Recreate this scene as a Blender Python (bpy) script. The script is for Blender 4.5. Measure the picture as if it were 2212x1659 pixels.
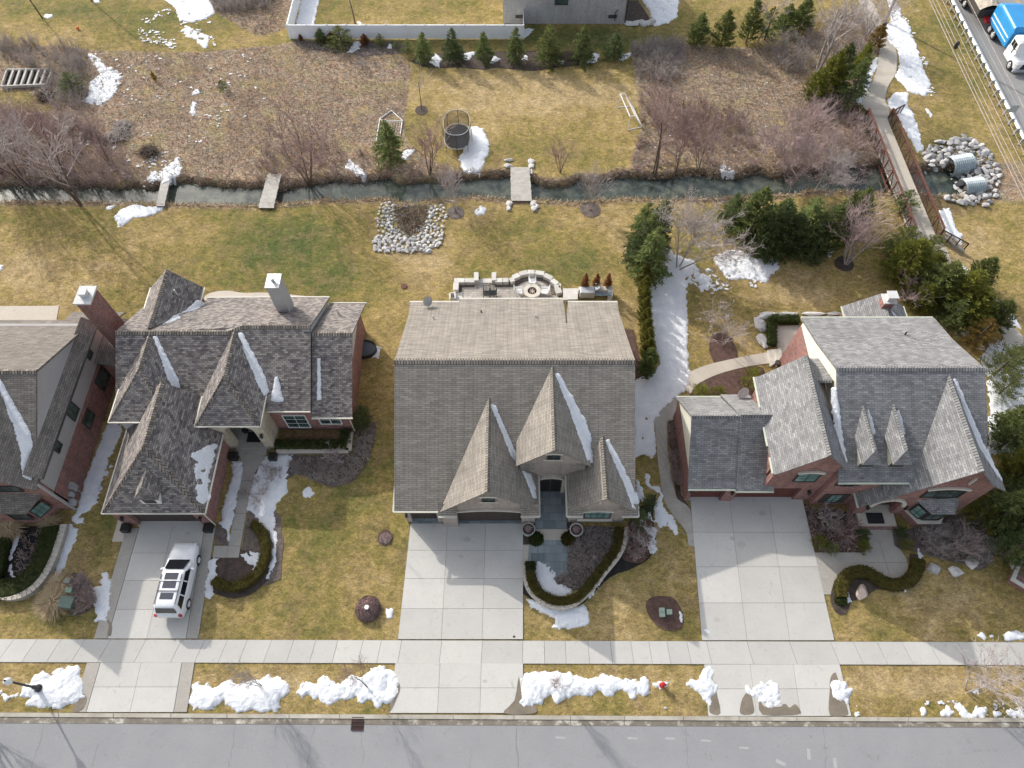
import bpy, math, random
import numpy as np
from mathutils import Vector, Matrix
R=math.radians; PI=math.pi
for o in list(bpy.data.objects): bpy.data.objects.remove(o)
sc=bpy.context.scene
# ---------------- camera, world, sun
H=52.0; FP=1535.0
cam=bpy.data.objects.new('camera',bpy.data.cameras.new('camera')); sc.collection.objects.link(cam)
cam.location=(0,0,H); cam.rotation_euler=(R(30),0,0)
cam.data.sensor_width=36; cam.data.lens=FP/2212*36; cam.data.clip_end=3000; cam.data.clip_start=.5
sc.camera=cam
W=bpy.data.worlds.new("World"); sc.world=W; W.use_nodes=True
SUN_EL=29.0; SUN_AZ=42.0     # shadows run to +X,-Y, 42 degrees off -Y
sdir=Vector((-math.sin(R(SUN_AZ))*math.cos(R(SUN_EL)), math.cos(R(SUN_AZ))*math.cos(R(SUN_EL)), math.sin(R(SUN_EL))))
nt=W.node_tree; bg=nt.nodes['Background']
sky=nt.nodes.new('ShaderNodeTexSky'); sky.sky_type='NISHITA'; sky.sun_disc=False
sky.sun_elevation=R(SUN_EL); sky.sun_rotation=R(-SUN_AZ); sky.dust_density=3.0; sky.ozone_density=1.0; sky.air_density=1.0
hs=nt.nodes.new('ShaderNodeHueSaturation'); hs.inputs['Saturation'].default_value=.48; nt.links.new(sky.outputs[0],hs.inputs['Color']); nt.links.new(hs.outputs[0],bg.inputs[0]); bg.inputs[1].default_value=.15
sl=bpy.data.lights.new('sun','SUN'); sl.energy=2.1; sl.angle=R(.6); sl.color=(1,.955,.89)
so=bpy.data.objects.new('sun',sl); sc.collection.objects.link(so); so.rotation_euler=(-sdir).to_track_quat('-Z','Y').to_euler()
sc.view_settings.view_transform='Standard'; sc.view_settings.look='None'; sc.view_settings.exposure=.78; sc.view_settings.gamma=1
# ---------------- tagging
COL=sc.collection
USED={}
def link(o,parent=None):
    COL.objects.link(o)
    if parent is not None: o.parent=parent
    return o
def tag(o,label,cat,group=None):
    o['label']=label; o['category']=cat
    if group: o['group']=group
    return o
def thing(name,label,cat,loc=(0,0,0),rz=0,group=None):
    o=bpy.data.objects.new(name,None); link(o); o.location=loc; o.rotation_euler=(0,0,rz); o.empty_display_size=.3
    return tag(o,label,cat,group)
def kind(o,k): o['kind']=k; return o
def dup(root,loc=None,rz=None,label=None,scale=None,group=None):
    r=root.copy(); COL.objects.link(r)
    if loc is not None: r.location=loc
    if rz is not None: r.rotation_euler=(r.rotation_euler[0],r.rotation_euler[1],rz)
    if scale is not None: r.scale=(scale,)*3 if not hasattr(scale,'__len__') else scale
    if label: r['label']=label
    if group: r['group']=group
    for ch in list(root.children):
        c=ch.copy(); COL.objects.link(c); c.parent=r
        for g in list(ch.children):
            d=g.copy(); COL.objects.link(d); d.parent=c
    return r
# ---------------- pixel helpers (pixels of the 2212 x 1659 picture) -> a point on the plane z
def P(u,v,z=0.0):
    r=(v-829.5)/FP; w=H-z; Y=w*(.5-.8660254*r)/(.8660254+.5*r)
    return Vector(((u-1106)/FP*(.5*Y+.8660254*w),Y,z))
TX=[0,553,1105.9,1635.8]; TY=[0,403.2,806.4,1226.9]; TS=.26039
def t(ix,iy,pts,z=0.0):
    return [P(TX[ix]+x*TS,TY[iy]+y*TS,z) for x,y in pts]
def t1(ix,iy,x,y,z=0.0): return t(ix,iy,[(x,y)],z)[0]
# ---------------- noise
rng=np.random.default_rng(7)
_T=rng.random((256,256))
def vnoise(x,y):
    xi=np.floor(x).astype(int); yi=np.floor(y).astype(int); fx=x-xi; fy=y-yi
    fx=fx*fx*(3-2*fx); fy=fy*fy*(3-2*fy); a=_T[xi%256,yi%256]; b=_T[(xi+1)%256,yi%256]; c=_T[xi%256,(yi+1)%256]; d=_T[(xi+1)%256,(yi+1)%256]
    return (a*(1-fx)+b*fx)*(1-fy)+(c*(1-fx)+d*fx)*fy
def fbm(x,y,s=1.0,o=4):
    x=np.asarray(x,float)*s+100.3; y=np.asarray(y,float)*s+57.7; v=0; a=.5; n=0
    for i in range(o): v=v+a*vnoise(x,y); n+=a; a*=.55; x=x*2.03+11.1; y=y*2.03+5.3
    return v/n
def sdf(px,py,poly):
    """signed distance, positive inside"""
    poly=np.array([(p[0],p[1]) for p in poly]); n=len(poly); d2=np.full(px.shape,1e9); ins=np.zeros(px.shape,bool)
    for i in range(n):
        a=poly[i]; b=poly[(i+1)%n]; e=b-a; L=max(e@e,1e-9)
        h=np.clip(((px-a[0])*e[0]+(py-a[1])*e[1])/L,0,1)
        d2=np.minimum(d2,(px-a[0]-h*e[0])**2+(py-a[1]-h*e[1])**2)
        c=((a[1]<=py)&(b[1]>py))|((b[1]<=py)&(a[1]>py))
        xx=a[0]+(py-a[1])/(b[1]-a[1]+1e-12)*(b[0]-a[0]); ins^=c&(px<xx)
    d=np.sqrt(d2); return np.where(ins,d,-d)
# ---------------- meshes
def uvfaces(me):
    uv=me.uv_layers.new(name='UVMap'); co=np.empty(len(me.vertices)*3,np.float32); me.vertices.foreach_get('co',co); co=co.reshape(-1,3)
    out=np.zeros((len(me.loops),2),np.float32)
    for p in me.polygons:
        n=p.normal
        if abs(n.z)>.995: a=np.array((1,0,0)); b=np.array((0,1,0))
        else:
            a=Vector((0,0,1)).cross(n).normalized(); b=n.cross(a)
            a=np.array(a); b=np.array(b)
        for li in p.loop_indices:
            q=co[me.loops[li].vertex_index]; out[li]=(q@a,q@b)
    uv.data.foreach_set('uv',out.ravel())
class MB:
    def __init__(s): s.v=[]; s.f=[]
    def add(s,vs,fs):
        k=len(s.v); s.v+=[tuple(v) for v in vs]; s.f+=[tuple(i+k for i in f) for f in fs]; return s
    def box(s,c,d,rz=0,M=None):
        x,y,z=[q/2 for q in d]; vs=[Vector(q) for q in ((-x,-y,-z),(x,-y,-z),(x,y,-z),(-x,y,-z),(-x,-y,z),(x,-y,z),(x,y,z),(-x,y,z))]
        m=Matrix.Rotation(rz,3,'Z') if M is None else M
        vs=[m@q+Vector(c) for q in vs]
        return s.add(vs,[(0,3,2,1),(4,5,6,7),(0,1,5,4),(1,2,6,5),(2,3,7,6),(3,0,4,7)])
    def bb(s,x0,x1,y0,y1,z0,z1): return s.box(((x0+x1)/2,(y0+y1)/2,(z0+z1)/2),(x1-x0,y1-y0,z1-z0))
    def beam(s,a,b,w,h=None,up=(0,0,1)):
        a=Vector(a); b=Vector(b); d=b-a; L=d.length; d.normalize(); u=Vector(up)
        if abs(d.dot(u))>.99: u=Vector((1,0,0))
        x=d.cross(u).normalized(); y=x.cross(d)
        M=Matrix((x,d,y)).transposed(); return s.box((a+b)/2,(w,L,h or w),M=M)
    def prism(s,pts,z0,z1):
        n=len(pts); A=sum(pts[i][0]*pts[(i+1)%n][1]-pts[(i+1)%n][0]*pts[i][1] for i in range(n))
        if A<0: pts=pts[::-1]
        vs=[(p[0],p[1],z0) for p in pts]+[(p[0],p[1],z1) for p in pts]
        return s.add(vs,[tuple(range(n))[::-1],tuple(range(n,2*n))]+[(i,(i+1)%n,n+(i+1)%n,n+i) for i in range(n)])
    def slab(s,pts,th=.16,d=(0,0,-1)):
        """polygon in space (any winding, seen from above) thickened along d"""
        pts=[Vector(p) for p in pts]; n=len(pts); nn=Vector((0,0,0))
        for i in range(n): nn+=pts[i].cross(pts[(i+1)%n])
        d=Vector(d)
        if nn.dot(d)>0: pts=pts[::-1]
        vs=pts+[p+d*th for p in pts]
        return s.add(vs,[tuple(range(n)),tuple(range(n,2*n))[::-1]]+[(i,n+i,n+(i+1)%n,(i+1)%n) for i in range(n)])
    def tube(s,pts,r,n=8,cap=True,closed=False):
        pts=[Vector(p) for p in pts]; m=len(pts); rs=r if hasattr(r,'__len__') else [r]*m; k=len(s.v); vs=[]; px=None
        for i,p in enumerate(pts):
            if closed: d=(pts[(i+1)%m]-pts[i-1])
            else: d=pts[min(i+1,m-1)]-pts[max(i-1,0)]
            d.normalize()
            if px is None:
                u=Vector((0,0,1)) if abs(d.z)<.9 else Vector((1,0,0)); x=d.cross(u).normalized()
            else: x=(px-d*px.dot(d)).normalized()
            px=x; y=d.cross(x)
            for j in range(n):
                a=2*PI*j/n; vs.append(p+(x*math.cos(a)+y*math.sin(a))*rs[i])
        fs=[]
        for i in range(m if closed else m-1):
            for j in range(n):
                a=i*n+j; b=i*n+(j+1)%n; i2=(i+1)%m; fs.append((a,b,i2*n+(j+1)%n,i2*n+j))
        if cap and not closed: fs+=[tuple(range(n))[::-1],tuple((m-1)*n+j for j in range(n))]
        return s.add(vs,fs)
    def lathe(s,prof,n=16,c=(0,0,0),caps=True):
        vs=[]; 
        for r,z in prof:
            for j in range(n): a=2*PI*j/n; vs.append((c[0]+r*math.cos(a),c[1]+r*math.sin(a),c[2]+z))
        fs=[(i*n+j,i*n+(j+1)%n,(i+1)*n+(j+1)%n,(i+1)*n+j) for i in range(len(prof)-1) for j in range(n)]
        if caps: fs+=[tuple(range(n))[::-1],tuple((len(prof)-1)*n+j for j in range(n))]
        return s.add(vs,fs)
    def split(s):
        par=list(range(len(s.v)))
        def fd(a):
            while par[a]!=a: par[a]=par[par[a]]; a=par[a]
            return a
        for f in s.f:
            for q in f[1:]: par[fd(q)]=fd(f[0])
        isl={}
        for i,f in enumerate(s.f): isl.setdefault(fd(f[0]),[]).append(f)
        items=[]
        for fs in isl.values():
            vs=np.array([s.v[i] for f in fs for i in f]); items.append([vs.min(0)-.07,vs.max(0)+.07,fs])
        ch=True
        while ch:
            ch=False
            for i in range(len(items)):
                for j in range(i+1,len(items)):
                    a,b=items[i],items[j]
                    if (a[0]<=b[1]).all() and (b[0]<=a[1]).all():
                        a[0]=np.minimum(a[0],b[0]); a[1]=np.maximum(a[1],b[1]); a[2]+=b[2]; items.pop(j); ch=True; break
                if ch: break
        out=[]
        for _,_,fs in items:
            m=MB(); ids=sorted({i for f in fs for i in f}); mp={k:n for n,k in enumerate(ids)}; m.v=[s.v[i] for i in ids]; m.f=[tuple(mp[i] for i in f) for f in fs]; out.append(m)
        return out
    def build(s,name,mat,parent=None,smooth=False,uv=True,bevel=0,loc=None):
        if name in ('gutter','ridge_cap','stone_sill','vent_pipe','rear_roof','pent_roof','porch_roof','porch_wall') and parent is not None:
            for m in s.split(): o=m.build1(name,mat,parent,smooth,uv,bevel,loc)
            return o
        return s.build1(name,mat,parent,smooth,uv,bevel,loc)
    def build1(s,name,mat,parent=None,smooth=False,uv=True,bevel=0,loc=None):
        me=bpy.data.meshes.new(name); me.from_pydata(s.v,[],s.f); me.validate(); me.update()
        if uv: uvfaces(me)
        if mat is not None: me.materials.append(mat)
        if smooth: me.polygons.foreach_set('use_smooth',[True]*len(me.polygons))
        o=bpy.data.objects.new(name,me); link(o,parent)
        if loc is not None: o.location=loc
        if bevel:
            m=o.modifiers.new('b','BEVEL'); m.width=bevel; m.segments=2; m.limit_method='ANGLE'
        return o
def npmesh(name,V,F,mat,parent=None,smooth=False,attr=None):
    """V (n,3), F (m,k) numpy"""
    me=bpy.data.meshes.new(name); V=np.asarray(V,np.float32); F=np.asarray(F,np.int32); m,k=F.shape
    me.vertices.add(len(V)); me.vertices.foreach_set('co',V.ravel())
    me.loops.add(m*k); me.loops.foreach_set('vertex_index',F.ravel())
    me.polygons.add(m); me.polygons.foreach_set('loop_start',np.arange(0,m*k,k,dtype=np.int32))
    try: me.polygons.foreach_set('loop_total',np.full(m,k,np.int32))
    except Exception: pass
    me.update(calc_edges=True)
    if smooth: me.polygons.foreach_set('use_smooth',[True]*m)
    if mat is not None: me.materials.append(mat)
    if attr is not None:
        a=me.color_attributes.new(name='zone',type='FLOAT_COLOR',domain='POINT'); a.data.foreach_set('color',np.asarray(attr,np.float32).ravel())
    o=bpy.data.objects.new(name,me); link(o,parent); return o
def segs(p0,p1,r0,r1,n=3):
    """tapered prisms for many segments"""
    p0=np.asarray(p0,float); p1=np.asarray(p1,float); r0=np.asarray(r0,float); r1=np.asarray(r1,float)
    d=p1-p0; d/=np.linalg.norm(d,axis=1,keepdims=True)+1e-9
    up=np.where(np.abs(d[:,2:3])<.9,np.array([[0,0,1.]]),np.array([[1.,0,0]])); x=np.cross(d,up); x/=np.linalg.norm(x,axis=1,keepdims=True); y=np.cross(d,x)
    N=len(p0); V=np.empty((N,2*n,3))
    for j in range(n):
        a=2*PI*j/n; o=x*math.cos(a)+y*math.sin(a); V[:,j]=p0+o*r0[:,None]; V[:,n+j]=p1+o*r1[:,None]
    F=np.array([(j,(j+1)%n,n+(j+1)%n,n+j) for j in range(n)]); F=(F[None]+(np.arange(N)*2*n)[:,None,None]).reshape(-1,4)
    return V.reshape(-1,3),F
def leaves(p,d,s,l,w):
    """diamond leaves/sprays: p base, d direction, s side, l length, w half width"""
    V=np.stack([p,p+d*(l*.45)[:,None]+s*w[:,None],p+d*l[:,None],p+d*(l*.45)[:,None]-s*w[:,None]],1).reshape(-1,3)
    F=(np.arange(len(p))*4)[:,None]+np.arange(4)[None]
    return V,F
# ---------------- materials
def nodes(name):
    m=bpy.data.materials.new(name); m.use_nodes=True; nt=m.node_tree; b=nt.nodes['Principled BSDF']; return m,nt,b
def N(nt,t,**k):
    n=nt.nodes.new('ShaderNode'+t)
    for a,v in k.items():
        if a.startswith('i_'):
            kk=a[2:]; n.inputs[int(kk) if kk.isdigit() else kk.replace('_',' ')].default_value=v
        else: setattr(n,a,v)
    return n
def L(nt,a,b): nt.links.new(a,b)
def ramp(nt,fac,stops):
    r=N(nt,'ValToRGB'); cr=r.color_ramp
    while len(cr.elements)<len(stops): cr.elements.new(.5)
    for e,(p,c) in zip(cr.elements,stops): e.position=p; e.color=(*c,1) if len(c)==3 else c
    L(nt,fac,r.inputs[0]); return r.outputs[0]
def mixc(nt,f,a,b,mode='MIX'):
    m=N(nt,'Mix',data_type='RGBA',blend_type=mode)
    for s,x in ((0,f),(6,a),(7,b)):
        if isinstance(x,bpy.types.NodeSocket): L(nt,x,m.inputs[s])
        elif x is not None: m.inputs[s].default_value=(x if s==0 else (*x,1))
    return m.outputs[2]
def math_(nt,op,a,b=None,c=None,clamp=False):
    m=N(nt,'Math',operation=op,use_clamp=clamp)
    for i,x in enumerate((a,b,c)):
        if x is None: continue
        if isinstance(x,bpy.types.NodeSocket): L(nt,x,m.inputs[i])
        else: m.inputs[i].default_value=x
    return m.outputs[0]
def noise(nt,vec,scale,detail=4,rough=.6,dist=0.0):
    n=N(nt,'TexNoise'); n.inputs['Scale'].default_value=scale; n.inputs['Detail'].default_value=detail; n.inputs['Roughness'].default_value=rough; n.inputs['Distortion'].default_value=dist
    L(nt,vec,n.inputs['Vector']); return n.outputs[0]
def coords(nt,kind):
    if kind=='World': return N(nt,'NewGeometry').outputs['Position']
    return N(nt,'TexCoord').outputs[kind]
def bump(nt,b,h,strength=.3,dist=.05):
    n=N(nt,'Bump'); n.inputs['Strength'].default_value=strength; n.inputs['Distance'].default_value=dist; L(nt,h,n.inputs['Height']); L(nt,n.outputs[0],b.inputs['Normal'])
def mat(name,c1,c2=None,scale=3.0,rough=.85,metal=0,bmp=.3,coord='World',spec=.3,fine=.25,fscale=None,rand=0,dist=.03):
    m,nt,b=nodes(name); v=coords(nt,coord); c2=c2 or tuple(x*.75 for x in c1)
    n=noise(nt,v,scale,5,.6); col=ramp(nt,n,[(.35,c1),(.65,c2)])
    f=noise(nt,v,fscale or scale*7,3,.7); k=ramp(nt,f,[(.25,(1-fine,)*3),(.75,(1+fine,)*3)])
    col=mixc(nt,1.0,col,k,'MULTIPLY')
    if rand:
        r=N(nt,'ObjectInfo').outputs['Random']; k=ramp(nt,r,[(0,(1-rand,)*3),(1,(1+rand,)*3)]); col=mixc(nt,1.0,col,k,'MULTIPLY')
    L(nt,col,b.inputs['Base Color']); b.inputs['Roughness'].default_value=rough; b.inputs['Metallic'].default_value=metal; b.inputs['Specular IOR Level'].default_value=spec
    if bmp: bump(nt,b,f,bmp,dist)
    return m
def brickmat(name,c1,c2,mortar,bw,rh,ms=.01,extra=None,var=.25,bias=0,bmp=.4,offset=.5,rough=.9,big=.15,c3=None):
    m,nt,b=nodes(name); v=coords(nt,'UV')
    def brick(bw_,a,bb,mo,off=0.,seedshift=0):
        t_=N(nt,'TexBrick'); t_.inputs['Scale'].default_value=1; t_.inputs['Brick Width'].default_value=bw_; t_.inputs['Row Height'].default_value=rh; t_.inputs['Mortar Size'].default_value=ms
        t_.inputs['Color1'].default_value=(*a,1); t_.inputs['Color2'].default_value=(*bb,1); t_.inputs['Mortar'].default_value=(*mo,1); t_.inputs['Bias'].default_value=bias; t_.offset=offset; t_.inputs['Mortar Smooth'].default_value=.2
        if seedshift:
            mp=N(nt,'VectorMath',operation='ADD'); mp.inputs[1].default_value=(bw_*seedshift,rh*seedshift,0); L(nt,v,mp.inputs[0]); L(nt,mp.outputs[0],t_.inputs[0])
        else: L(nt,v,t_.inputs[0])
        return t_
    t0=brick(bw,c1,c2,mortar); col=t0.outputs[0]
    w1=(1+var,)*3; w2=(1-var,)*3
    t2=brick(bw,w1,w2,(1,1,1),seedshift=34); col=mixc(nt,1.0,col,t2.outputs[0],'MULTIPLY')
    if c3:
        t3=brick(bw,(0,0,0),(1,1,1),(0,0,0),seedshift=78); f=math_(nt,'GREATER_THAN',t3.outputs[0],.8); col=mixc(nt,math_(nt,'MULTIPLY',f,.8),col,c3)
    n=noise(nt,v,.35,3,.6); k=ramp(nt,n,[(.3,(1-big,)*3),(.7,(1+big,)*3)]); col=mixc(nt,1.0,col,k,'MULTIPLY')
    sv=N(nt,'VectorMath',operation='MULTIPLY'); sv.inputs[1].default_value=(2.2,.22,1); L(nt,v,sv.inputs[0]); st=noise(nt,sv.outputs[0],1.0,4,.7); k=ramp(nt,st,[(.34,(.86,.855,.85)),(.5,(1,1,1)),(.68,(1.09,1.085,1.07))]); col=mixc(nt,1.0,col,k,'MULTIPLY')
    f=noise(nt,v,30,2,.6); k=ramp(nt,f,[(.3,(.88,)*3),(.7,(1.12,)*3)]); col=mixc(nt,1.0,col,k,'MULTIPLY')
    L(nt,col,b.inputs['Base Color']); b.inputs['Roughness'].default_value=rough; b.inputs['Specular IOR Level'].default_value=.2
    bump(nt,b,math_(nt,'SUBTRACT',1.0,t0.outputs[1]),bmp,.02)
    return m
def plain(name,c,rough=.5,metal=0,spec=.5,emit=None):
    return mat(name,c,tuple(x*.9 for x in c),scale=2,rough=rough,metal=metal,bmp=.05,spec=spec,fine=.06,fscale=9)
m_snow=None
def snowmat():
    m,nt,b=nodes('snow'); v=coords(nt,'World'); n=noise(nt,v,1.2,5,.65); col=ramp(nt,n,[(.25,(.78,.81,.86)),(.6,(.93,.94,.95))])
    L(nt,col,b.inputs['Base Color']); b.inputs['Roughness'].default_value=.75; b.inputs['Specular IOR Level'].default_value=.25
    n2=noise(nt,v,4.5,6,.8); bump(nt,b,n2,.9,.2); return m
m_snow=snowmat()
def concrete(name,c1,c2,coord='World',fine=.05,wet=None):
    m,nt,b=nodes(name); v=coords(nt,coord); n=noise(nt,v,.5,6,.65); col=ramp(nt,n,[(.3,c1),(.7,c2)])
    f=noise(nt,v,18,3,.7); k=ramp(nt,f,[(.2,(1-fine*2,)*3),(.8,(1+fine*2,)*3)]); col=mixc(nt,1.0,col,k,'MULTIPLY')
    s=noise(nt,v,2.1,6,.75); k=ramp(nt,s,[(.28,(.86,.84,.8)),(.42,(1,1,1))]); col=mixc(nt,1.0,col,k,'MULTIPLY')
    ri_=N(nt,'NewGeometry').outputs['Random Per Island']; k=ramp(nt,ri_,[(0,(.925,.925,.92)),(1,(1.06,1.06,1.055))]); col=mixc(nt,1.0,col,k,'MULTIPLY')
    s2=noise(nt,v,.9,5,.8,1.5); k=ramp(nt,s2,[(.30,(.80,.785,.76)),(.40,(1,1,1))]); col=mixc(nt,1.0,col,k,'MULTIPLY')
    L(nt,col,b.inputs['Base Color']); b.inputs['Roughness'].default_value=.85; b.inputs['Specular IOR Level'].default_value=.25; bump(nt,b,f,.15,.01); return m
M={}
M['conc']=concrete('concrete_pale',(.475,.46,.43),(.525,.51,.475))
M['conc2']=concrete('concrete_aggregate',(.34,.315,.28),(.40,.375,.335),fine=.14)
M['conc3']=concrete('concrete_tan',(.48,.43,.36),(.53,.48,.41),fine=.1)
M['joint']=plain('joint',(.20,.19,.17),.9)
M['wetc']=mat('wet_concrete',(.23,.195,.15),(.17,.145,.11),scale=1.2,rough=.35,fine=.08)
M['kerb']=concrete('kerb_concrete',(.50,.47,.41),(.30,.27,.215),fine=.08)
M['wood']=None
# shingles; the mortar colour paints in the shadow line of each course
M['sh3']=brickmat('shingle_warm_grey',(.26,.235,.20),(.305,.277,.24),(.10,.088,.078),.62,.15,.014,var=.13,big=.06)
M['sh2']=brickmat('shingle_variegated',(.27,.24,.215),(.135,.12,.122),(.06,.054,.054),.30,.15,.010,var=.3,big=.05,c3=(.34,.31,.275))
M['sh4']=brickmat('shingle_blue_grey',(.275,.272,.268),(.195,.193,.195),(.10,.10,.102),.40,.15,.012,var=.2,big=.1)
M['sh1']=brickmat('shingle_brown_grey',(.235,.21,.182),(.165,.148,.132),(.07,.062,.056),.5,.15,.012,var=.16,big=.08)
M['cap3']=brickmat('ridge_cap_warm',(.26,.235,.20),(.19,.17,.145),(.045,.04,.035),.2,5,.03,var=.12)
M['cap2']=brickmat('ridge_cap_dark',(.30,.26,.215),(.15,.13,.115),(.045,.04,.035),.2,5,.03,var=.2)
M['cap4']=brickmat('ridge_cap_grey',(.25,.25,.245),(.17,.17,.172),(.05,.05,.05),.2,5,.03,var=.15)
M['brickR']=brickmat('brick_red',(.33,.125,.10),(.21,.08,.07),(.34,.27,.24),.22,.078,.012,var=.25,c3=(.07,.045,.05))
M['brick3']=brickmat('brick_taupe',(.40,.33,.285),(.31,.26,.23),(.44,.39,.34),.22,.078,.012,var=.16)
M['brickW']=brickmat('brick_grey',(.40,.39,.385),(.31,.305,.305),(.44,.43,.42),.22,.078,.012,var=.12)
M['stone']=brickmat('stone_cream',(.60,.53,.41),(.50,.44,.34),(.40,.35,.27),.45,.16,.014,var=.12)
M['siding']=mat('stucco_light_grey',(.40,.385,.375),(.37,.355,.345),scale=.6,fine=.05,rough=.8)
M['sidingw']=mat('siding_offwhite',(.57,.565,.55),(.52,.52,.51),scale=.6,fine=.04,rough=.7)
M['cream']=mat('stucco_cream',(.74,.72,.60),(.70,.68,.57),scale=.6,fine=.04,rough=.8)
M['limestone']=mat('limestone',(.62,.58,.50),(.55,.51,.44),scale=3,fine=.08)
M['trimw']=plain('trim_white',(.78,.78,.76),.5)
M['trimc']=plain('gutter_cream',(.62,.59,.50),.5)
M['gutg']=plain('gutter_pale_green',(.60,.64,.52),.5)
M['black']=plain('black_metal',(.02,.02,.022),.5)
M['dark']=plain('dark_bronze',(.055,.047,.042),.6)
M['gdoor']=brickmat('garage_door_brown',(.075,.06,.052),(.068,.055,.048),(.035,.03,.027),1.2,.5,.02,var=.04,big=.03)
M['gdoorR']=brickmat('garage_door_red',(.13,.05,.04),(.12,.046,.037),(.06,.025,.02),1.2,.5,.02,var=.04,big=.03)
def glassmat():
    m,nt,b=nodes('window_glass'); v=coords(nt,'World'); n=noise(nt,v,.7,2); col=ramp(nt,n,[(.4,(.02,.035,.035)),(.6,(.07,.11,.105))]); L(nt,col,b.inputs['Base Color']); b.inputs['Roughness'].default_value=.06; b.inputs['Specular IOR Level'].default_value=.8; return m
M['glass']=glassmat()
def glass2():
    m,nt,b=nodes('window_glass_teal'); v=coords(nt,'World'); n=noise(nt,v,1.1,2); col=ramp(nt,n,[(.4,(.12,.22,.205)),(.6,(.22,.34,.32))]); L(nt,col,b.inputs['Base Color']); b.inputs['Roughness'].default_value=.08; b.inputs['Specular IOR Level'].default_value=.7; return m
M['glassT']=glass2()
M['mulch']=mat('mulch_dark',(.105,.078,.062),(.055,.042,.036),scale=2.5,fine=.55,fscale=22,bmp=.8,dist=.06)
M['mulchR']=mat('mulch_red_brown',(.145,.088,.068),(.085,.05,.042),scale=2.5,fine=.5,fscale=24,bmp=.8,dist=.06)
M['mulchG']=mat('mulch_twiggy',(.19,.155,.135),(.10,.078,.068),scale=2.2,fine=.55,fscale=16,bmp=.8,dist=.06)
M['black_soil']=mat('mulch_black',(.03,.027,.025),(.018,.016,.015),scale=3,fine=.5,fscale=22,bmp=.8,dist=.05)
M['slate']=brickmat('slate_paving',(.17,.205,.215),(.27,.305,.31),(.13,.14,.14),.95,.62,.012,var=.12,big=.1,rough=.6)
M['paver']=brickmat('paver_tan',(.45,.41,.36),(.35,.32,.285),(.24,.21,.18),.35,.25,.012,var=.1)
M['sill']=mat('wall_stone_pale',(.62,.60,.55),(.53,.51,.46),scale=1.5,fine=.08,rand=.1,coord='Object')
M['rust']=mat('rust_steel',(.165,.072,.05),(.10,.045,.034),scale=3,fine=.2,rough=.75)
M['dkrust']=mat('dark_rust_steel',(.075,.035,.026),(.05,.025,.02),scale=3,fine=.2,rough=.7)
M['galv']=mat('galvanised_steel',(.50,.52,.53),(.42,.44,.45),scale=1.5,fine=.1,rough=.45,metal=.4)
M['galvp']=mat('corrugated_pipe',(.36,.42,.44),(.28,.33,.35),scale=1.5,fine=.12,rough=.5,metal=.3)
M['vinyl']=mat('vinyl_white',(.86,.88,.91),(.83,.85,.88),scale=.5,fine=.02,rough=.5)
M['rock']=mat('rock_grey',(.47,.455,.435),(.33,.32,.315),scale=1.2,fine=.22,fscale=7,coord='Object',rand=.28,bmp=.5)
M['rockw']=mat('rock_pale',(.56,.54,.51),(.42,.405,.385),scale=1.2,fine=.18,fscale=7,coord='Object',rand=.15,bmp=.5)
M['rockp']=mat('rock_pinkish',(.53,.42,.35),(.44,.36,.31),scale=1.4,fine=.15,coord='Object',rand=.15,bmp=.4)
M['bark']=mat('bark_brown',(.155,.115,.088),(.09,.068,.055),scale=4,fine=.3,coord='Object')
M['barkg']=mat('bark_grey',(.42,.37,.34),(.28,.24,.22),scale=4,fine=.3,coord='Object')
M['twigR']=mat('twig_reddish',(.36,.25,.23),(.27,.18,.16),scale=4,fine=.3,coord='Object',rand=.15)
M['twigG']=mat('twig_grey',(.50,.44,.42),(.36,.31,.29),scale=4,fine=.3,coord='Object',rand=.15)
M['twigP']=mat('twig_pinkish',(.52,.40,.38),(.38,.28,.26),scale=4,fine=.3,coord='Object',rand=.1)
def foliage(name,c1,c2,tip=None,sc_=1.6,rand=.22):
    m,nt,b=nodes(name); v=coords(nt,'Object'); n=noise(nt,v,sc_,5,.7); st=[(.32,c1),(.55,c2)]
    if tip: st.append((.72,tip))
    col=ramp(nt,n,st); r=N(nt,'ObjectInfo').outputs['Random']; k=ramp(nt,r,[(0,(1-rand,)*3),(1,(1+rand,)*3)]); col=mixc(nt,1.0,col,k,'MULTIPLY')
    L(nt,col,b.inputs['Base Color']); b.inputs['Roughness'].default_value=.7; b.inputs['Specular IOR Level'].default_value=.15
    tr=N(nt,'BsdfTranslucent'); L(nt,col,tr.inputs[0]); ad=N(nt,'MixShader'); ad.inputs[0].default_value=.45; L(nt,b.outputs[0],ad.inputs[1]); L(nt,tr.outputs[0],ad.inputs[2])
    L(nt,ad.outputs[0],nt.nodes['Material Output'].inputs[0]); return m
M['fSpr']=foliage('needles_spruce',(.085,.12,.045),(.17,.205,.07),(.29,.31,.105))
M['fDark']=foliage('needles_dark',(.065,.095,.042),(.13,.165,.065),(.20,.23,.09))
M['fArb']=foliage('needles_arborvitae',(.11,.13,.03),(.22,.225,.045),(.36,.33,.07))
M['fGold']=foliage('needles_gold_tip',(.07,.09,.025),(.17,.165,.035),(.34,.27,.06),1.1,.1)
M['fBrown']=foliage('needles_dead_brown',(.20,.085,.04),(.28,.13,.06))
M['fRust']=foliage('needles_orange_brown',(.17,.12,.03),(.26,.17,.05))
M['fHedge']=foliage('hedge_leaves',(.035,.05,.018),(.075,.095,.03),(.11,.11,.035),3)
M['fHedgeO']=foliage('hedge_leaves_olive',(.07,.07,.02),(.12,.10,.028),(.165,.125,.035),3)
M['fPine']=foliage('needles_pine',(.085,.11,.04),(.18,.20,.065),(.28,.28,.09))
M['straw']=mat('dry_grass_straw',(.46,.36,.22),(.34,.25,.15),scale=2,fine=.3,coord='Object')
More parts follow.
